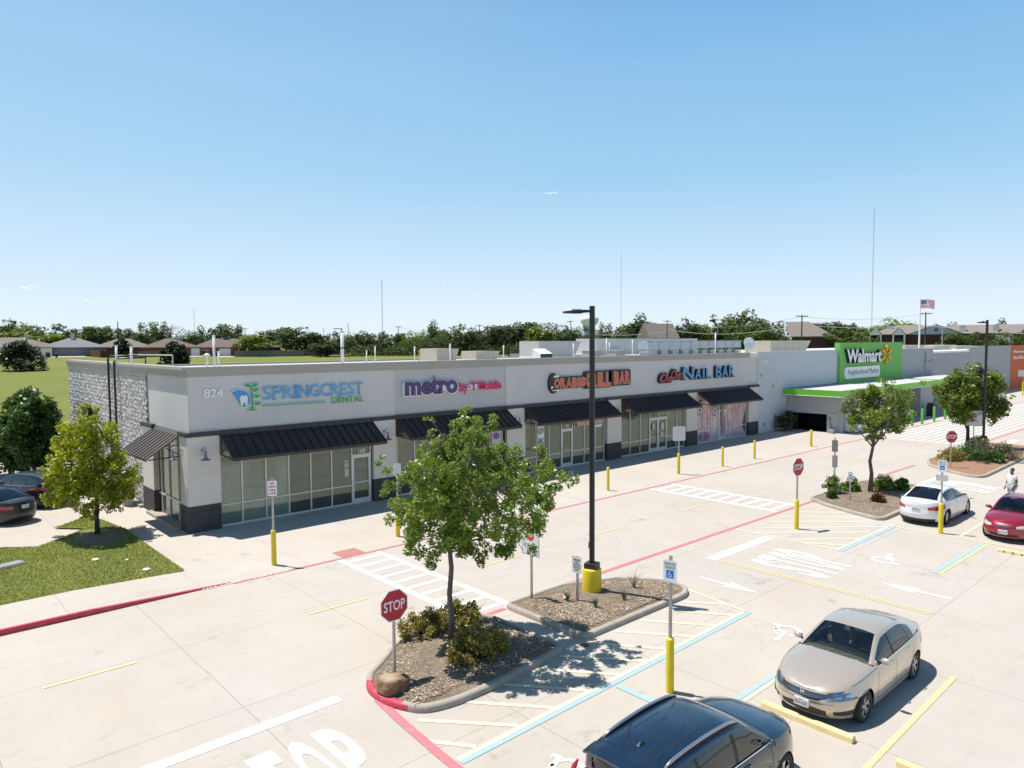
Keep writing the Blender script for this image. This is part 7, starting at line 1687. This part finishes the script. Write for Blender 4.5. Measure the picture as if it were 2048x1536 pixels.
def house(u0, u1, veave, vridge, vbase, r, roof, wall, label, ridge=(.35,.65), dep=.8, garage=None, chimney=None, gable=False, wins=(), cat='house', name='house', rot=0., sink=0.):
    uc = (u0+u1)/2; f, s = facing(uc); base = ground_at(uc, r); W_ = (u1-u0)/FPX*r*1.02; ze = zat(veave, uc, r); zr = zat(vridge, uc, r+W_*dep*.5); zb = min(base.z, zat(vbase, uc, r))-sink; H = ze-zb
    o = thing(name, label, cat, (base.x, base.y, zb), math.atan2(s.y, s.x)+rot); D = W_*dep; hw = W_/2; e = .5
    b = MB(); b.box(-hw+e, e, 0, hw-e, D-e, H); obj('wall', b, wall, o)
    x0, x1 = -hw+W_*ridge[0], -hw+W_*ridge[1]; h = max(.8, zr-ze); b = MB()
    if gable: x0, x1 = -hw, hw
    b.add([(-hw,0,H),(hw,0,H),(hw,D,H),(-hw,D,H),(x0,D/2,H+h),(x1,D/2,H+h)], [(0,1,5,4),(1,2,5),(2,3,4,5),(3,0,4),(3,2,1,0)])
    b.add([(-hw,0,H-.18),(hw,0,H-.18),(hw,D,H-.18),(-hw,D,H-.18),(-hw,0,H-.001),(hw,0,H-.001),(hw,D,H-.001),(-hw,D,H-.001)], [(0,1,5,4),(1,2,6,5),(2,3,7,6),(3,0,4,7),(3,2,1,0)])
    rf = obj('roof', b, roof, o)
    if chimney:
        cx = -hw+W_*chimney[0]; b = MB(); b.box(cx-.55, D*.42, H+h*.2, cx+.55, D*.58, H+h*chimney[1]); obj('chimney', b, M_offw if chimney[1] < 1.9 else M_galv, rf)
    if garage:
        gx0, gx1, gm = garage; b = MB(); b.box(-hw+W_*gx0, e-.06, .05, -hw+W_*gx1, e-.003, min(2.5, H*.86)); obj('garage_door', b, gm, o)
        b = MB(); b.add([(-hw+W_*gx0-.3,e-.1,.06),(-hw+W_*gx1+.3,e-.1,.06),(-hw+W_*gx1+1.3,-9,-.1),(-hw+W_*gx0-1.0,-9,-.1)], [(3,2,1,0)][:1]); b.f = [(0,1,2,3)][:1]; dv = obj('driveway', b, M_drive, o)
    for (wx, wz, ww, wh) in wins:
        b = MB(); b.box(-hw+W_*wx-ww/2, e-.05, wz, -hw+W_*wx+ww/2, e-.004, wz+wh); wn = obj('window', b, G_blue, o)
        b = MB(); b.box(-hw+W_*wx-ww/2-.1, e-.07, wz-.12, -hw+W_*wx+ww/2+.1, e-.052, wz-.02); b.box(-hw+W_*wx-ww/2-.1, e-.07, wz+wh+.02, -hw+W_*wx+ww/2+.1, e-.052, wz+wh+.12); obj('frame', b, M_white, wn)
    return o, W_, D, H, h
house(-34, 96, 694.5, 675, 711, 252, M_shT, M_cream, 'brown-roofed house with white garage at the far left behind the juniper', (.35,.58), garage=(.70,.96,M_gardw), chimney=(.62,1.35))
house(50, 97, 694.6, 683, 711, 249, M_shT, M_cream, 'lower brown roof wing joined before the white garage', (.3,.6), dep=.9, name='house_wing')
house(96, 198, 694.5, 676, 711, 250, M_shG, M_bkG, 'grey-roofed house with grey garage door and tall chimney', (.44,.56), garage=(.28,.62,M_gardg), chimney=(.49,1.5))
house(170, 226, 676, 669.5, 692, 300, M_shG, M_bluew, 'blue house with grey roof peeking between the trees', (.3,.6), wins=((.35,1.2,1.6,1.2),))
house(198, 294, 694.5, 677, 711, 254, M_shT, M_bkR, 'tan-roofed house behind the dark wooden fence', (.42,.6), wins=((.85,.8,2.4,1.4),))
house(294, 392, 694.5, 677, 711, 250, M_shB, M_bkR, 'brown-roofed house behind the larger juniper, white garage at its right', (.4,.52), garage=(.82,.99,M_gardw), chimney=(.60,1.3))
house(391, 486, 694.5, 677, 711, 250, M_shB, M_bkR, 'red-brown roofed house with pale garage left of the grey fence', (.40,.52), garage=(.50,.70,M_gardw), wins=((.25,.7,2,1.3),))
house(450, 492, 685, 677, 711, 262, M_shB, M_bkR, 'red-brown hipped roof rising behind the pale garage house', (.35,.6))
house(498, 560, 694, 684, 711, 262, M_shB, M_bkD, 'low red-brown roof between trees behind the grey fence', (.3,.55))
house(612, 652, 698, 690, 711, 256, M_shT, M_bkP, 'pale brick house half hidden by a round tree', (.4,.6))
house(788, 832, 684, 675, 700, 300, M_shT, M_bkP, 'two-humped tan roof far behind the green trees above the purple sign', (.3,.6))
house(1298, 1362, 676, 647, 700, 210, M_shT, M_galv, 'steep light-grey gabled house left of the centre trees', gable=True, rot=.5, dep=.9)
house(1178, 1208, 668, 659, 700, 330, M_shT, M_bkP, 'distant tan roof beside the water tower', (.3,.7))
house(1586, 1662, 672.5, 643, 706, 165, M_shW, M_bkD, 'dark brick house with large tan roof behind the white block wall', (-.1,.42), dep=.8, wins=((.30,1.0,1.2,2.4),(.58,1.0,1.2,2.4),(.86,1.0,.9,2.2)))
# apartments
o, W_, D, H, h = house(1758, 1902, 668, 650, 700, 215, M_shW, M_bkD, 'brick apartment building with grey gable behind the flag', (.30,.55), dep=.7, wins=((.82,2.6,1.1,1.9),(.45,2.6,1.1,1.9)), cat='apartment building', name='apartment_building', sink=1)
b = MB(); hw = W_/2; x0, x1 = -hw+W_*.42, hw+.05; b.add([(x0,-.05,H-.1),(x1,-.05,H-.1),((x0+x1)/2,-.05,H+h*.92),(x0,1.2,H-.1),(x1,1.2,H-.1),((x0+x1)/2,D*.5,H+h*.95)], [(0,1,2)]); obj('gable_wall', b, M_galv, o)
b = MB(); b.add([(x0-.5,-.5,H-.25),((x0+x1)/2,-.5,H+h*1.0),((x0+x1)/2,D*.5,H+h*1.0),(x0-.5,D*.5,H-.25),(x1+.5,-.5,H-.25),(x1+.5,D*.5,H-.25)], [(0,1,2,3),(1,4,5,2)]); obj('gable_roof', b, M_shW, o)
b = MB(); b.lathe([(.45,0),(.45,.06),(0,.06)], c=((x0+x1)/2,-.12,H+h*.42), axis='y', n=12); obj('gable_vent', b, M_bkG, o)
for k, gx_ in enumerate((.08,.33)):
    cx = -hw+W_*gx_; b = MB(); b.add([(cx-1.6,-1.6,H-.2),(cx+1.6,-1.6,H-.2),(cx,-1.6,H+1.7)], [(0,1,2)]); b.box(cx-1.5,-1.5,1.5,cx-1.1,-.2,H-.2); b.box(cx+1.1,-1.5,1.5,cx+1.5,-.2,H-.2); pc = obj('porch', b, M_white, o)
    b = MB(); b.add([(cx-1.9,-1.8,H-.35),(cx,-1.8,H+1.9),(cx,D*.3,H+1.9),(cx-1.9,D*.3,H-.35),(cx+1.9,-1.8,H-.35),(cx+1.9,D*.3,H-.35)], [(0,1,2,3),(1,4,5,2)]); obj('porch_roof', b, M_shW, pc)
    b = MB(); b.box(cx-.9,-.1,1.8,cx+.9,.45,H-1); obj('balcony_opening', b, M_cap, o)
b = MB(); b.box(-hw+W_*.2, D*.3, H, -hw+W_*.2+1.3, D*.3+1.3, H+h*.95); obj('chimney', b, M_offw, o)
o, W_, D, H, h = house(1908, 2075, 666, 649, 700, 225, M_shW, M_bkR, 'long apartment building with arched entry at the right picture edge', (.08,.85), dep=.5, wins=((.46,3.4,2.2,1.6),(.80,3.4,2.4,1.6)), cat='apartment building', name='apartment_building', sink=1)
hw = W_/2; cx = -hw+W_*.565
b = MB(); b.box(cx-2.0,-.9,0,cx-1.2,.4,H-.5); b.box(cx+1.2,-.9,0,cx+2.0,.4,H-.5); b.box(cx-2,-.9,H-2.2,cx+2,.4,H-.49); obj('arch_entry', b, M_cream, o)
for k in (.22,.50): b = MB(); b.box(-hw+W_*k-.7, 1.5, H+.2, -hw+W_*k+.7, 2.9, H+h*.95); obj('chimney', b, M_offw, o)
# fences
def fence(pts, h, material, label, rails=True):
    P_ = [ground_at(u, r) for u, r in pts]; o = thing('fence', label, 'fence', tuple(P_[0])); b = MB(); p = MB()
    for a, c in zip(P_[:-1], P_[1:]):
        L = (c-a).length; n = max(2, int(L/2.4)); s = (c-a).normalized(); t = Vector((-s.y, s.x, 0)).normalized()*.03
        for k in range(n):
            q0 = a.lerp(c, k/n)-P_[0]; q1 = a.lerp(c, (k+1)/n)-P_[0]; hh = h*(1+.015*((k*7) % 3-1))
            b.add([tuple(q0-t-UP*.4),tuple(q1-t-UP*.4),tuple(q1-t+UP*hh),tuple(q0-t+UP*hh),tuple(q0+t-UP*.4),tuple(q1+t-UP*.4),tuple(q1+t+UP*hh),tuple(q0+t+UP*hh)], [(0,1,2,3),(7,6,5,4),(3,2,6,7),(0,3,7,4),(1,5,6,2)])
            p.box(q0.x-.06, q0.y-.06, q0.z-.3, q0.x+.06, q0.y+.06, q0.z+h*1.04)
    obj('boards', b, material, o); obj('posts', p, material, o)
fence([(181,247),(200,236),(258,238)], 1.9, M_wood, 'dark red-brown wooden fence beside the grey garage')
fence([(277,240),(330,241)], 1.8, M_woodg, 'grey wooden fence left of the larger juniper'); fence([(470,243),(608,246)], 1.9, M_woodg, 'long grey wooden fence under the trees right of the pale garage')
fence([(610,252),(690,256)], 2.2, M_bkP, 'pale pinkish brick garden wall behind the round tree')
for (u, r, lb) in ((95,243,'dark green wheelie bin beside the white garage'),(112,240,'black round grill on the grass before the grey-roofed house')):
    g = ground_at(u, r); o = thing('bin' if 'bin' in lb else 'grill', lb, 'bin' if 'bin' in lb else 'grill', tuple(g)); b = MB()
    if 'bin' in lb: b.box(-.5,-.4,0,.5,.4,1.3); b.box(-.55,-.45,1.3,.55,.45,1.4)
    else: b.lathe([(.02,.5),(.45,.6),(.5,.9),(.4,1.15),(.1,1.3)], n=12); b.box(-.3,-.05,0,.3,.05,.6)
    obj('body', b, L_dark if 0 else M_cap, o)
# junipers in the field
def conifer(u, r, w_, vt, label, seed):
    g = ground_at(u, r); s = FPX/r; W_ = w_/s; h = zat(vt, u, r)-g.z; o = thing('juniper', label, 'juniper', tuple(g)); rg_ = random.Random(seed); cl = []
    for k in range(190):
        a = rg_.uniform(0, 6.28); t = rg_.random()**.8; rad = W_/2*(1-t**2.2)**.5*rg_.uniform(.35,1.0); cl.append((rad*math.cos(a), rad*math.sin(a), h*(.06+t*.92)*(1-.12*abs(math.cos(a*1.5+seed))*(t > .6)), .55*W_/7, 75))
    link('foliage', leaf_mesh('foliage', cl, .20, seed, .6), L_jun, o); b = MB(); b.tube([(0,0,-.2),(0,0,h*.5)], [.18,.08], 7); obj('trunk', b, M_barkd, o)
    for k in range(3):
        pass
conifer(38, 163, 78, 682, 'broad dark juniper on the field at the far left', 1); conifer(347, 163, 54, 684, 'dark bushy juniper rising over the corner of the shop roof', 2); conifer(244, 232, 34, 676, 'dark juniper behind the pole, above the block wall', 3)
# trees: six crown shapes, copied
def bgcrown(seed, kind):
    rg_ = np.random.default_rng(seed); bl = []
    if kind == 'round': spec_ = [(0,0,.5,.42),(0,0,.28,.34)]+[(rg_.uniform(-.34,.34),rg_.uniform(-.3,.3),rg_.uniform(.25,.80),rg_.uniform(.16,.26)) for _ in range(13)]
    elif kind == 'tall': spec_ = [(0,0,.5,.30),(0,0,.72,.22),(0,0,.26,.28)]+[(rg_.uniform(-.25,.25),rg_.uniform(-.25,.25),rg_.uniform(.35,.88),rg_.uniform(.10,.2)) for _ in range(14)]
    else: spec_ = [(0,0,.42,.38),(-.3,0,.36,.30),(.3,0,.38,.30)]+[(rg_.uniform(-.5,.5),rg_.uniform(-.3,.3),rg_.uniform(.3,.80),rg_.uniform(.12,.24)) for _ in range(13)]
    for (x, y, z, r) in spec_: bl.append((x*10, y*10, z*10, r*10))
    cl = crown_clumps(bl, .24, 1.15, seed, 40, .35)
    return leaf_mesh('crown', cl, .38, seed, .5)
CR_ = [bgcrown(s_, k_) for s_, k_ in ((1,'round'),(2,'wide'),(3,'tall'),(4,'round'),(5,'wide'),(6,'tall'))]
tb = MB(); rgt = random.Random(7); tb.tube([(0,0,-.5),(.1,0,2),(0,.1,4.5)], [.28,.22,.14], 7)
for k in range(7): branch(tb, (0,0,2.5+k*.3), (rgt.uniform(-3,3), rgt.uniform(-3,3), rgt.uniform(4.5,7.5)), .12, .03, rgt, .08, 4, 5)
TRUNK = tb.mesh('trunk'); TRUNK.materials.append(M_barkd)
L_cols = {'d': L_far, 'b': L_farb, 'k': L_jun, 'o': L_olive}
_crown_cache = {}
def bgtree(u, hw, vt, r, k, label, shape=None, group=None):
    g = ground_at(u, r); s = FPX/r; W_ = 2*hw/s*1.45; h = (zat(vt, u, r)-g.z)*1.06
    idx = (int(u*7+hw) % 6) if shape is None else shape
    me0 = CR_[idx]; key = (idx, k)
    if key not in _crown_cache:
        me = me0.copy(); me.materials.clear(); me.materials.append(L_cols[k]); _crown_cache[key] = me
    o = thing('tree', label, 'tree', tuple(g), (u*1.7) % 6.28, group)
    base_w = {0:9.2,1:12.0,2:7.6,3:9.2,4:12.0,5:7.6}[idx]
    sx = W_/base_w; sz = h/9.6; o.scale = (sx, sx, sz)
    for nm, me in (('crown', _crown_cache[key]), ('trunk', TRUNK)): c = bpy.data.objects.new(nm, me); C.objects.link(c); c.parent = o
BG = [(8,24,650,300,'d','dark tree at the very left edge behind the brown roof'),(28,26,644,295,'d','tall dark tree behind the broad juniper'),(62,34,657,285,'o','long low olive-green trees between brown and grey roofs, left one'),(88,24,664,290,'d','low dark tree just left of the grey roof'),(118,30,648,290,'d','big rounded dark tree above the grey-roofed house'),(148,20,662,300,'d','low dark tree right of the big rounded one'),
 (176,13,656,310,'k','small dark tree behind the blue house'),(200,24,652,275,'b','bright green tree right of the blue house'),(222,16,662,285,'b','bright low tree left of the leaning pole'),(240,16,657,290,'d','tree behind the leaning pole'),(262,15,655,285,'d','rounded tree above the tan roof'),(285,18,666,280,'b','bright green tree above the tan house eave'),(310,19,648,285,'b','tall bright tree left of the bare one'),
 (378,24,666,300,'d','low dark trees right of the bare tree'),(402,16,668,290,'d','dark tree between two brown roofs'),(441,28,646,285,'b','large bright tree over the red-brown roof'),(474,15,656,300,'d','rounded dark tree right of the large bright one'),(508,28,669,248,'o','olive tree leaning over the grey fence'),(545,22,661,290,'d','dark tree left of the tall fence tree'),(572,18,654,275,'b','tall bright tree behind the grey fence'),(602,34,658,255,'d','big dark round tree at the fence end'),(630,18,667,290,'d','dark tree behind the pale brick house'),
 (652,26,682,238,'d','small round dark tree on the grass before the pale wall'),(672,16,663,290,'d','tree behind the thick white roof pipe'),(688,16,674,245,'b','small bright tree right of the thick roof pipe'),(711,16,667,250,'b','light tree with visible stem left of the big clump'),(735,20,672,285,'d','low tree left of the big round clump'),(758,38,663,255,'d','big round clump below the leftmost tall mast'),(800,12,666,300,'d','narrow dark tree at the right of the big round clump'),(812,14,678,250,'b','small bright conifer-like tree beside the two-humped roof'),
 (826,24,661,290,'o','grey-green tree right of the two-humped roof'),(846,22,672,245,'b','low bright tree left of the pole'),(871,17,646,280,'b','tall loose bright tree above the small tan unit'),(884,20,668,250,'b','yellowish low tree behind the small tan unit'),(914,32,650,262,'b','large bright round tree right of the tall loose one'),(930,26,662,240,'d','dark tree in front of the large bright one'),(955,18,658,290,'d','dark tree behind the second cross-armed pole'),
 (985,26,652,255,'d','dark tree right of the second cross-armed pole'),(1012,22,650,262,'d','dark tree above the roof box'),(1034,22,648,270,'d','dark tree left of the large white roof unit'),(1058,24,644,262,'d','highest dark tree above the white roof unit'),(1082,22,651,255,'o','olive tree above the white roof unit, left part'),(1108,24,646,262,'d','dark tree above the white roof unit, right part'),(1132,20,654,250,'b','brighter tree left of the water tower'),(1158,16,652,262,'d','thin-topped tree just left of the water tower'),
 (1170,22,672,250,'d','low dark tree at the foot of the water tower'),(1216,18,646,280,'d','round tree right of the lamp post'),(1240,24,654,262,'d','tree under the thin tall mast'),(1262,24,648,270,'o','olive tree right of the thin mast'),(1288,26,634,262,'d','tall dark tree above the long white unit'),(1322,16,664,262,'d','low tree in front of the grey gabled house'),(1372,20,641,235,'d','tall dark tree right of the grey gabled house'),(1400,24,648,240,'o','brownish-green tree behind the left condensers'),(1430,16,652,250,'d','tree behind the tall white roof pipe'),
 (1457,24,634,235,'d','tall dark tree left of the highest crown'),(1492,32,626,225,'b','highest bright-topped crown behind the dish'),(1505,30,650,205,'b','lower bright crown behind the dish'),(1530,22,650,215,'d','dark tree left of the tan roof unit'),(1552,24,642,210,'d','dark tree left of the big tan house roof'),(1640,18,645,215,'d','dark tree right of the big tan house roof'),(1665,20,648,220,'d','trees behind the green sign, left one'),(1692,20,646,225,'d','thin-topped tree behind the green sign, middle one'),(1715,20,652,225,'o','tree behind the green sign, right one'),
 (1683,32,663,165,'b','bright bushy tree just above the green sign'),(1722,16,670,170,'b','brown-green small tree above the yellow spark'),(1742,14,672,180,'b','small bright tree before the brick apartments'),(1778,34,641,265,'o','wide tree behind the brick apartment roof'),(1808,18,648,262,'o','low tree top behind the brick apartment roof'),(1912,20,652,235,'d','dark round tree between the two apartment buildings'),(1905,24,668,205,'b','bright tree in front of the gap between the apartment buildings'),(1945,28,668,205,'b','wide bright tree before the long apartment building'),(2008,14,644,270,'d','dark tree top above the long apartment roof'),(2046,12,664,215,'b','tree at the right edge before the long apartment building')]
for (u, hw, vt, r, k, lb) in BG: bgtree(u, hw, vt, r, k, lb)
# bare tree
g = ground_at(345, 280); o = thing('bare_tree', 'leafless grey-brown tree above the brown roofs', 'tree', tuple(g)); rgb = random.Random(12); b = MB(); b.tube([(0,0,-.5),(0,0,3)], [.35,.28], 7); tips = []
def grow_(p, d, L, r, depth):
    q_ = p+d*L; b.tube([tuple(p), tuple(p.lerp(q_, .5)+Vector((rgb.uniform(-.1,.1),rgb.uniform(-.1,.1),0))*L*.3), tuple(q_)], [r, r*.85, r*.7], 5 if depth < 3 else 3, cap=False)
    if depth < 5:
        for _ in range(3 if depth < 4 else 2):
            nd = (d+Vector((rgb.uniform(-.75,.75), rgb.uniform(-.75,.75), rgb.uniform(-.15,.45)))).normalized(); grow_(q_, nd, L*rgb.uniform(.62,.82), r*.62, depth+1)
for k in range(5): grow_(Vector((0,0,2.5)), Vector((rgb.uniform(-.7,.7), rgb.uniform(-.5,.5), 1)).normalized(), 2.9, .20, 1)
obj('branches', b, mat('grey_twigs', (.22,.19,.17), .9), o)
# far wood closing the skyline
rgf = np.random.default_rng(3); cl = []
for k in range(620):
    u = -250+2600*(k+rgf.uniform(0,1))/620; r = rgf.uniform(420, 520); p_ = ground_at(u, r); cl.append((p_.x, p_.y, p_.z+rgf.uniform(1, 6.5), rgf.uniform(3.2,5.0), 34))
setp(link('far_wood', leaf_mesh('far_wood', cl, 1.0, 5, .6), L_far), 'continuous dark green wood along the horizon behind houses and trees', 'wood', kind='stuff')
cl = []
for k in range(260):
    u = 700+370*(k+rgf.uniform(0,1))/260; r = rgf.uniform(236, 262); p_ = ground_at(u, r); cl.append((p_.x, p_.y, p_.z+rgf.uniform(.2, 2.6), rgf.uniform(1.2,2.2), 46))
for k in range(120):
    u = 1040+700*(k+rgf.uniform(0,1))/120; r = rgf.uniform(225, 262); p_ = ground_at(u, r); cl.append((p_.x, p_.y, p_.z+rgf.uniform(.5, 4.0), rgf.uniform(1.5,2.6), 46))
setp(link('undergrowth', leaf_mesh('undergrowth', cl, .42, 6, .5), L_far), 'dark undergrowth filling the space beneath the far trees', 'undergrowth', kind='stuff')
# poles, masts, wires
def upole(u, vt, r, label, arms=True, tilt=0., rad=.16, colr=None, aw=1.2):
    g = ground_at(u, r); h = zat(vt, u, r)-g.z; f, s = facing(u); o = thing('utility_pole', label, 'utility pole', tuple(g)); b = MB(); b.tube([(0,0,-.3), tuple(s*tilt+UP*h)], [rad, rad*.7], 8); obj('pole', b, colr or M_barkd, o)
    if arms:
        a = s*.9+f*.43; b = MB(); top = s*tilt+UP*(h-.35); b.tube([tuple(top-a*aw), tuple(top+a*aw)], .07, 4)
        for t in (-1,-.5,.5,1): q_ = top+a*aw*t*.95; b.tube([tuple(q_), tuple(q_+UP*.25)], .05, 5)
        obj('crossarm', b, M_barkd, o)
    return g+s*tilt+UP*h
tops = {}
for (u, vt, r, lb, arms) in ((237,643,235,'leaning dark pole above the conduit riser',False),(491,656,300,'thin pole with small crossarm right of the large bright tree',True),(640,678-0,236,'black pole with side lamp left of the thick white roof pipe',False),(648,655,290,'plain thin pole behind the black lamp pole',False),(697,645,232,'tall thin plain pole right of the thick roof pipe',False),(797,652,260,'cross-armed pole at the end of the big round clump',True),(863,657,240,'short cross-armed pole among bright trees',True),
    (959,649,240,'cross-armed pole with street light above the low tan box',True),(1148,641,235,'leaning cross-armed pole left of the water tower',True),(1334,640,205,'cross-armed pole before the grey gabled house',True),(1603,629,150,'dark cross-armed pole before the big tan roof',True),(1850,624,165,'dark cross-armed pole just right of the flag',True),(1721,662,160,'thin dark lamp pole behind the green sign',False)):
    tops[u] = upole(u, vt, r, lb, arms, tilt=(-1.2 if u == 1148 else 0), rad=.10 if u in (1721,648,697,863) else .16)
g = ground_at(684, 225); o = thing('street_lamp', 'dark street lamp head showing over the thick white roof pipe', 'street lamp', tuple(g)); f, s = facing(684); h = zat(656,684,225)-g.z
b = MB(); b.tube([(0,0,0),(0,0,h)], .12, 6); obj('pole', b, M_black, o); b = MB(); b.tube([tuple(UP*(h-.3)), tuple(-s*2.4+UP*(h-.2))], .12, 5); obj('lamp_head', b, M_black, o)
g = ground_at(1884, 190); o = thing('street_lamp', 'pale curved street lamp in front of the brick apartments', 'street lamp', tuple(g)); f, s = facing(1884); h = zat(647,1884,190)-g.z
b = MB(); b.tube([(0,0,0),(0,0,h*.86),tuple(-s*.5+UP*h*.95),tuple(-s*1.4+UP*h),tuple(-s*2.2+UP*h*.99)], .08, 6); obj('pole', b, M_galv, o); b = MB(); b.tube([tuple(-s*2.1+UP*h*.99), tuple(-s*2.8+UP*h*.98)], .14, 6); obj('lamp_head', b, M_white, o)
M_wire = mat('cable', (.32,.32,.28), .7)
def wire(a, c, sag, label, rad=.035):
    P_ = [a.lerp(c, t)-UP*sag*4*t*(1-t) for t in np.linspace(0, 1, 14)]; o = thing('overhead_wire', label, 'wire', tuple(P_[0])); b = MB(); b.tube([tuple(p-P_[0]) for p in P_], rad, 4); obj('cable', b, M_wire, o)
dn = UP*3.2
wire(at(1148,665,235), at(1334,664,205), .9, 'sagging cable between leaning pole and the pole before the grey gable', .07); wire(at(1334,658,205), at(1603,650,150), 1.6, 'sagging cable over the condensers', .06); wire(at(1603,650,150), at(1850,652,165), .5, 'cable crossing above the green sign', .05); wire(at(1850,650,165), at(2070,668,170), .3, 'cable in front of the apartment roofs', .05)
wire(tops[1334]-UP*.4, tops[1603]-UP*.4, 1.8, 'upper thin wire over the centre trees', .03); wire(tops[1603]-UP*.4, tops[1850]-UP*.4, .8, 'upper thin wire above the green sign', .025)
wire(tops[959]-UP*.4, tops[1148]-UP*.4, 1.5, 'thin wire above the white roof unit', .03); wire(tops[797]-UP*.4, tops[959]-UP*.4, 2.0, 'thin wire above the bright trees', .03)
M_mast = mat('hazed_mast', (.50,.53,.58), .6)  # pale grey-blue carries the distance haze in the mast colour
def mast(u, vt, r, label, w_):
    g = ground_at(u, r); h = zat(vt, u, r)-g.z; o = thing('radio_mast', label, 'radio mast', tuple(g)); b = MB()
    for k in range(3):
        a = 2*math.pi*k/3; b.tube([(w_*math.cos(a), w_*math.sin(a), 0), (w_*math.cos(a)*.8, w_*math.sin(a)*.8, h)], w_*.22, 4)
    n = int(h/(w_*5))
    for i in range(n):
        z0, z1 = h*i/n, h*(i+1)/n
        for k in range(3):
            a, c = 2*math.pi*k/3, 2*math.pi*(k+1)/3; b.tube([(w_*math.cos(a), w_*math.sin(a), z0), (w_*math.cos(c), w_*math.sin(c), z1)], w_*.12, 3, cap=False)
    b.tube([(0,0,h),(0,0,h*1.02)], w_*.15, 4); obj('lattice', b, M_mast, o)
mast(765.5, 560, 700, 'lattice radio mast above the purple sign', .38); mast(1242, 506, 1100, 'thin tall radio mast right of the lamp post', .42); mast(1742.5, 416, 900, 'tallest radio mast above the green sign', .5); mast(390, 616, 1500, 'faint short mast above the brown roofs', .45)
# water tower
g = ground_at(1179, 1250); o = thing('water_tower', 'white water tower with broad tank behind the lamp post', 'water tower', tuple(g)); s = 1250/FPX; zt = zat(631,1179,1250)-g.z; R = 18*s*1.0
def zz(v): return zat(v,1179,1250)-g.z
M_wt = mat('water_tower_white', (.72,.75,.78), .5)
b = MB(); b.lathe([(R*.62,-8),(R*.62,zz(660)),(R*.62,zz(652)),(R*.95,zz(645)),(R*1.02,zz(640)),(R*.98,zz(636)),(R*.7,zz(632.5)),(R*.3,zt),(0,zt)], n=32); obj('tank', b, M_wt, o, smooth=True)
b = MB(); b.lathe([(R*.625,-7),(R*.625,zz(650.5))], n=32); obj('stem', b, mat('water_tower_grey', (.34,.40,.47), .6), o, smooth=True)
# clouds
k = NB('cloud'); k.fin((.95,.95,.97), 1.0); k.b.inputs['Emission Color'].default_value = (.9,.93,1,1); k.b.inputs['Emission Strength'].default_value = 0.0
tr = k.new('ShaderNodeBsdfTransparent'); lw = k.new('ShaderNodeLayerWeight'); lw.inputs[0].default_value = .5; tl = k.new('ShaderNodeBsdfTranslucent'); tl.inputs[0].default_value = (1,1,1,1); m2 = k.new('ShaderNodeMixShader'); m2.inputs[0].default_value = .6; k.l.new(k.b.outputs[0], m2.inputs[1]); k.l.new(tl.outputs[0], m2.inputs[2]); mx = k.new('ShaderNodeMixShader')
f_ = k.math('MULTIPLY', k.mr(lw.outputs['Facing'], .0, .75, .55, 0), k.mr(k.noise(.02, 4), .35, .6, .2, 1)); k.l.new(f_, mx.inputs[0]); k.l.new(tr.outputs[0], mx.inputs[1]); k.l.new(m2.outputs[0], mx.inputs[2]); k.l.new(mx.outputs[0], k.out.inputs[0])
def cloud(u, v, w_, h_, label, seed):
    r = 5000; c_ = at(u, v, r); s = r/FPX; f, sv = facing(u); o = thing('cloud', label, 'cloud', tuple(c_)); rg_ = random.Random(seed); bm = bmesh.new()
    for i in range(3):
        t = (i-1)*.62+rg_.uniform(-.1,.1); R_ = h_*s*(.62 if i == 1 else .4)*rg_.uniform(.8,1.1); m4 = Matrix.Translation(sv*t*w_*s*.5+UP*rg_.uniform(-.1,.1)*h_*s) @ Matrix.Diagonal((R_*2.4, R_*1.5, R_*.7, 1)); bmesh.ops.create_icosphere(bm, subdivisions=3, radius=1, matrix=m4)
    for vv_ in bm.verts: vv_.co += Vector((0,0,1))*h_*s*.10*math.sin(vv_.co.x*.11+vv_.co.y*.07)
    me = bpy.data.meshes.new('puffs'); bm.to_mesh(me); bm.free(); pf = link('puffs', me, k.M, o, smooth=True)
cloud(192,602,46,8,'small white cloud low over the houses on the left',1); cloud(60,575,32,7,'small white cloud near the left edge',2); cloud(14,619,44,8,'faint low cloud at the left edge',3); cloud(1100,386,24,7,'tiny wisp of cloud high in the middle of the sky',4); cloud(888,563,30,6,'faint wisp of cloud right of the left radio mast',5)
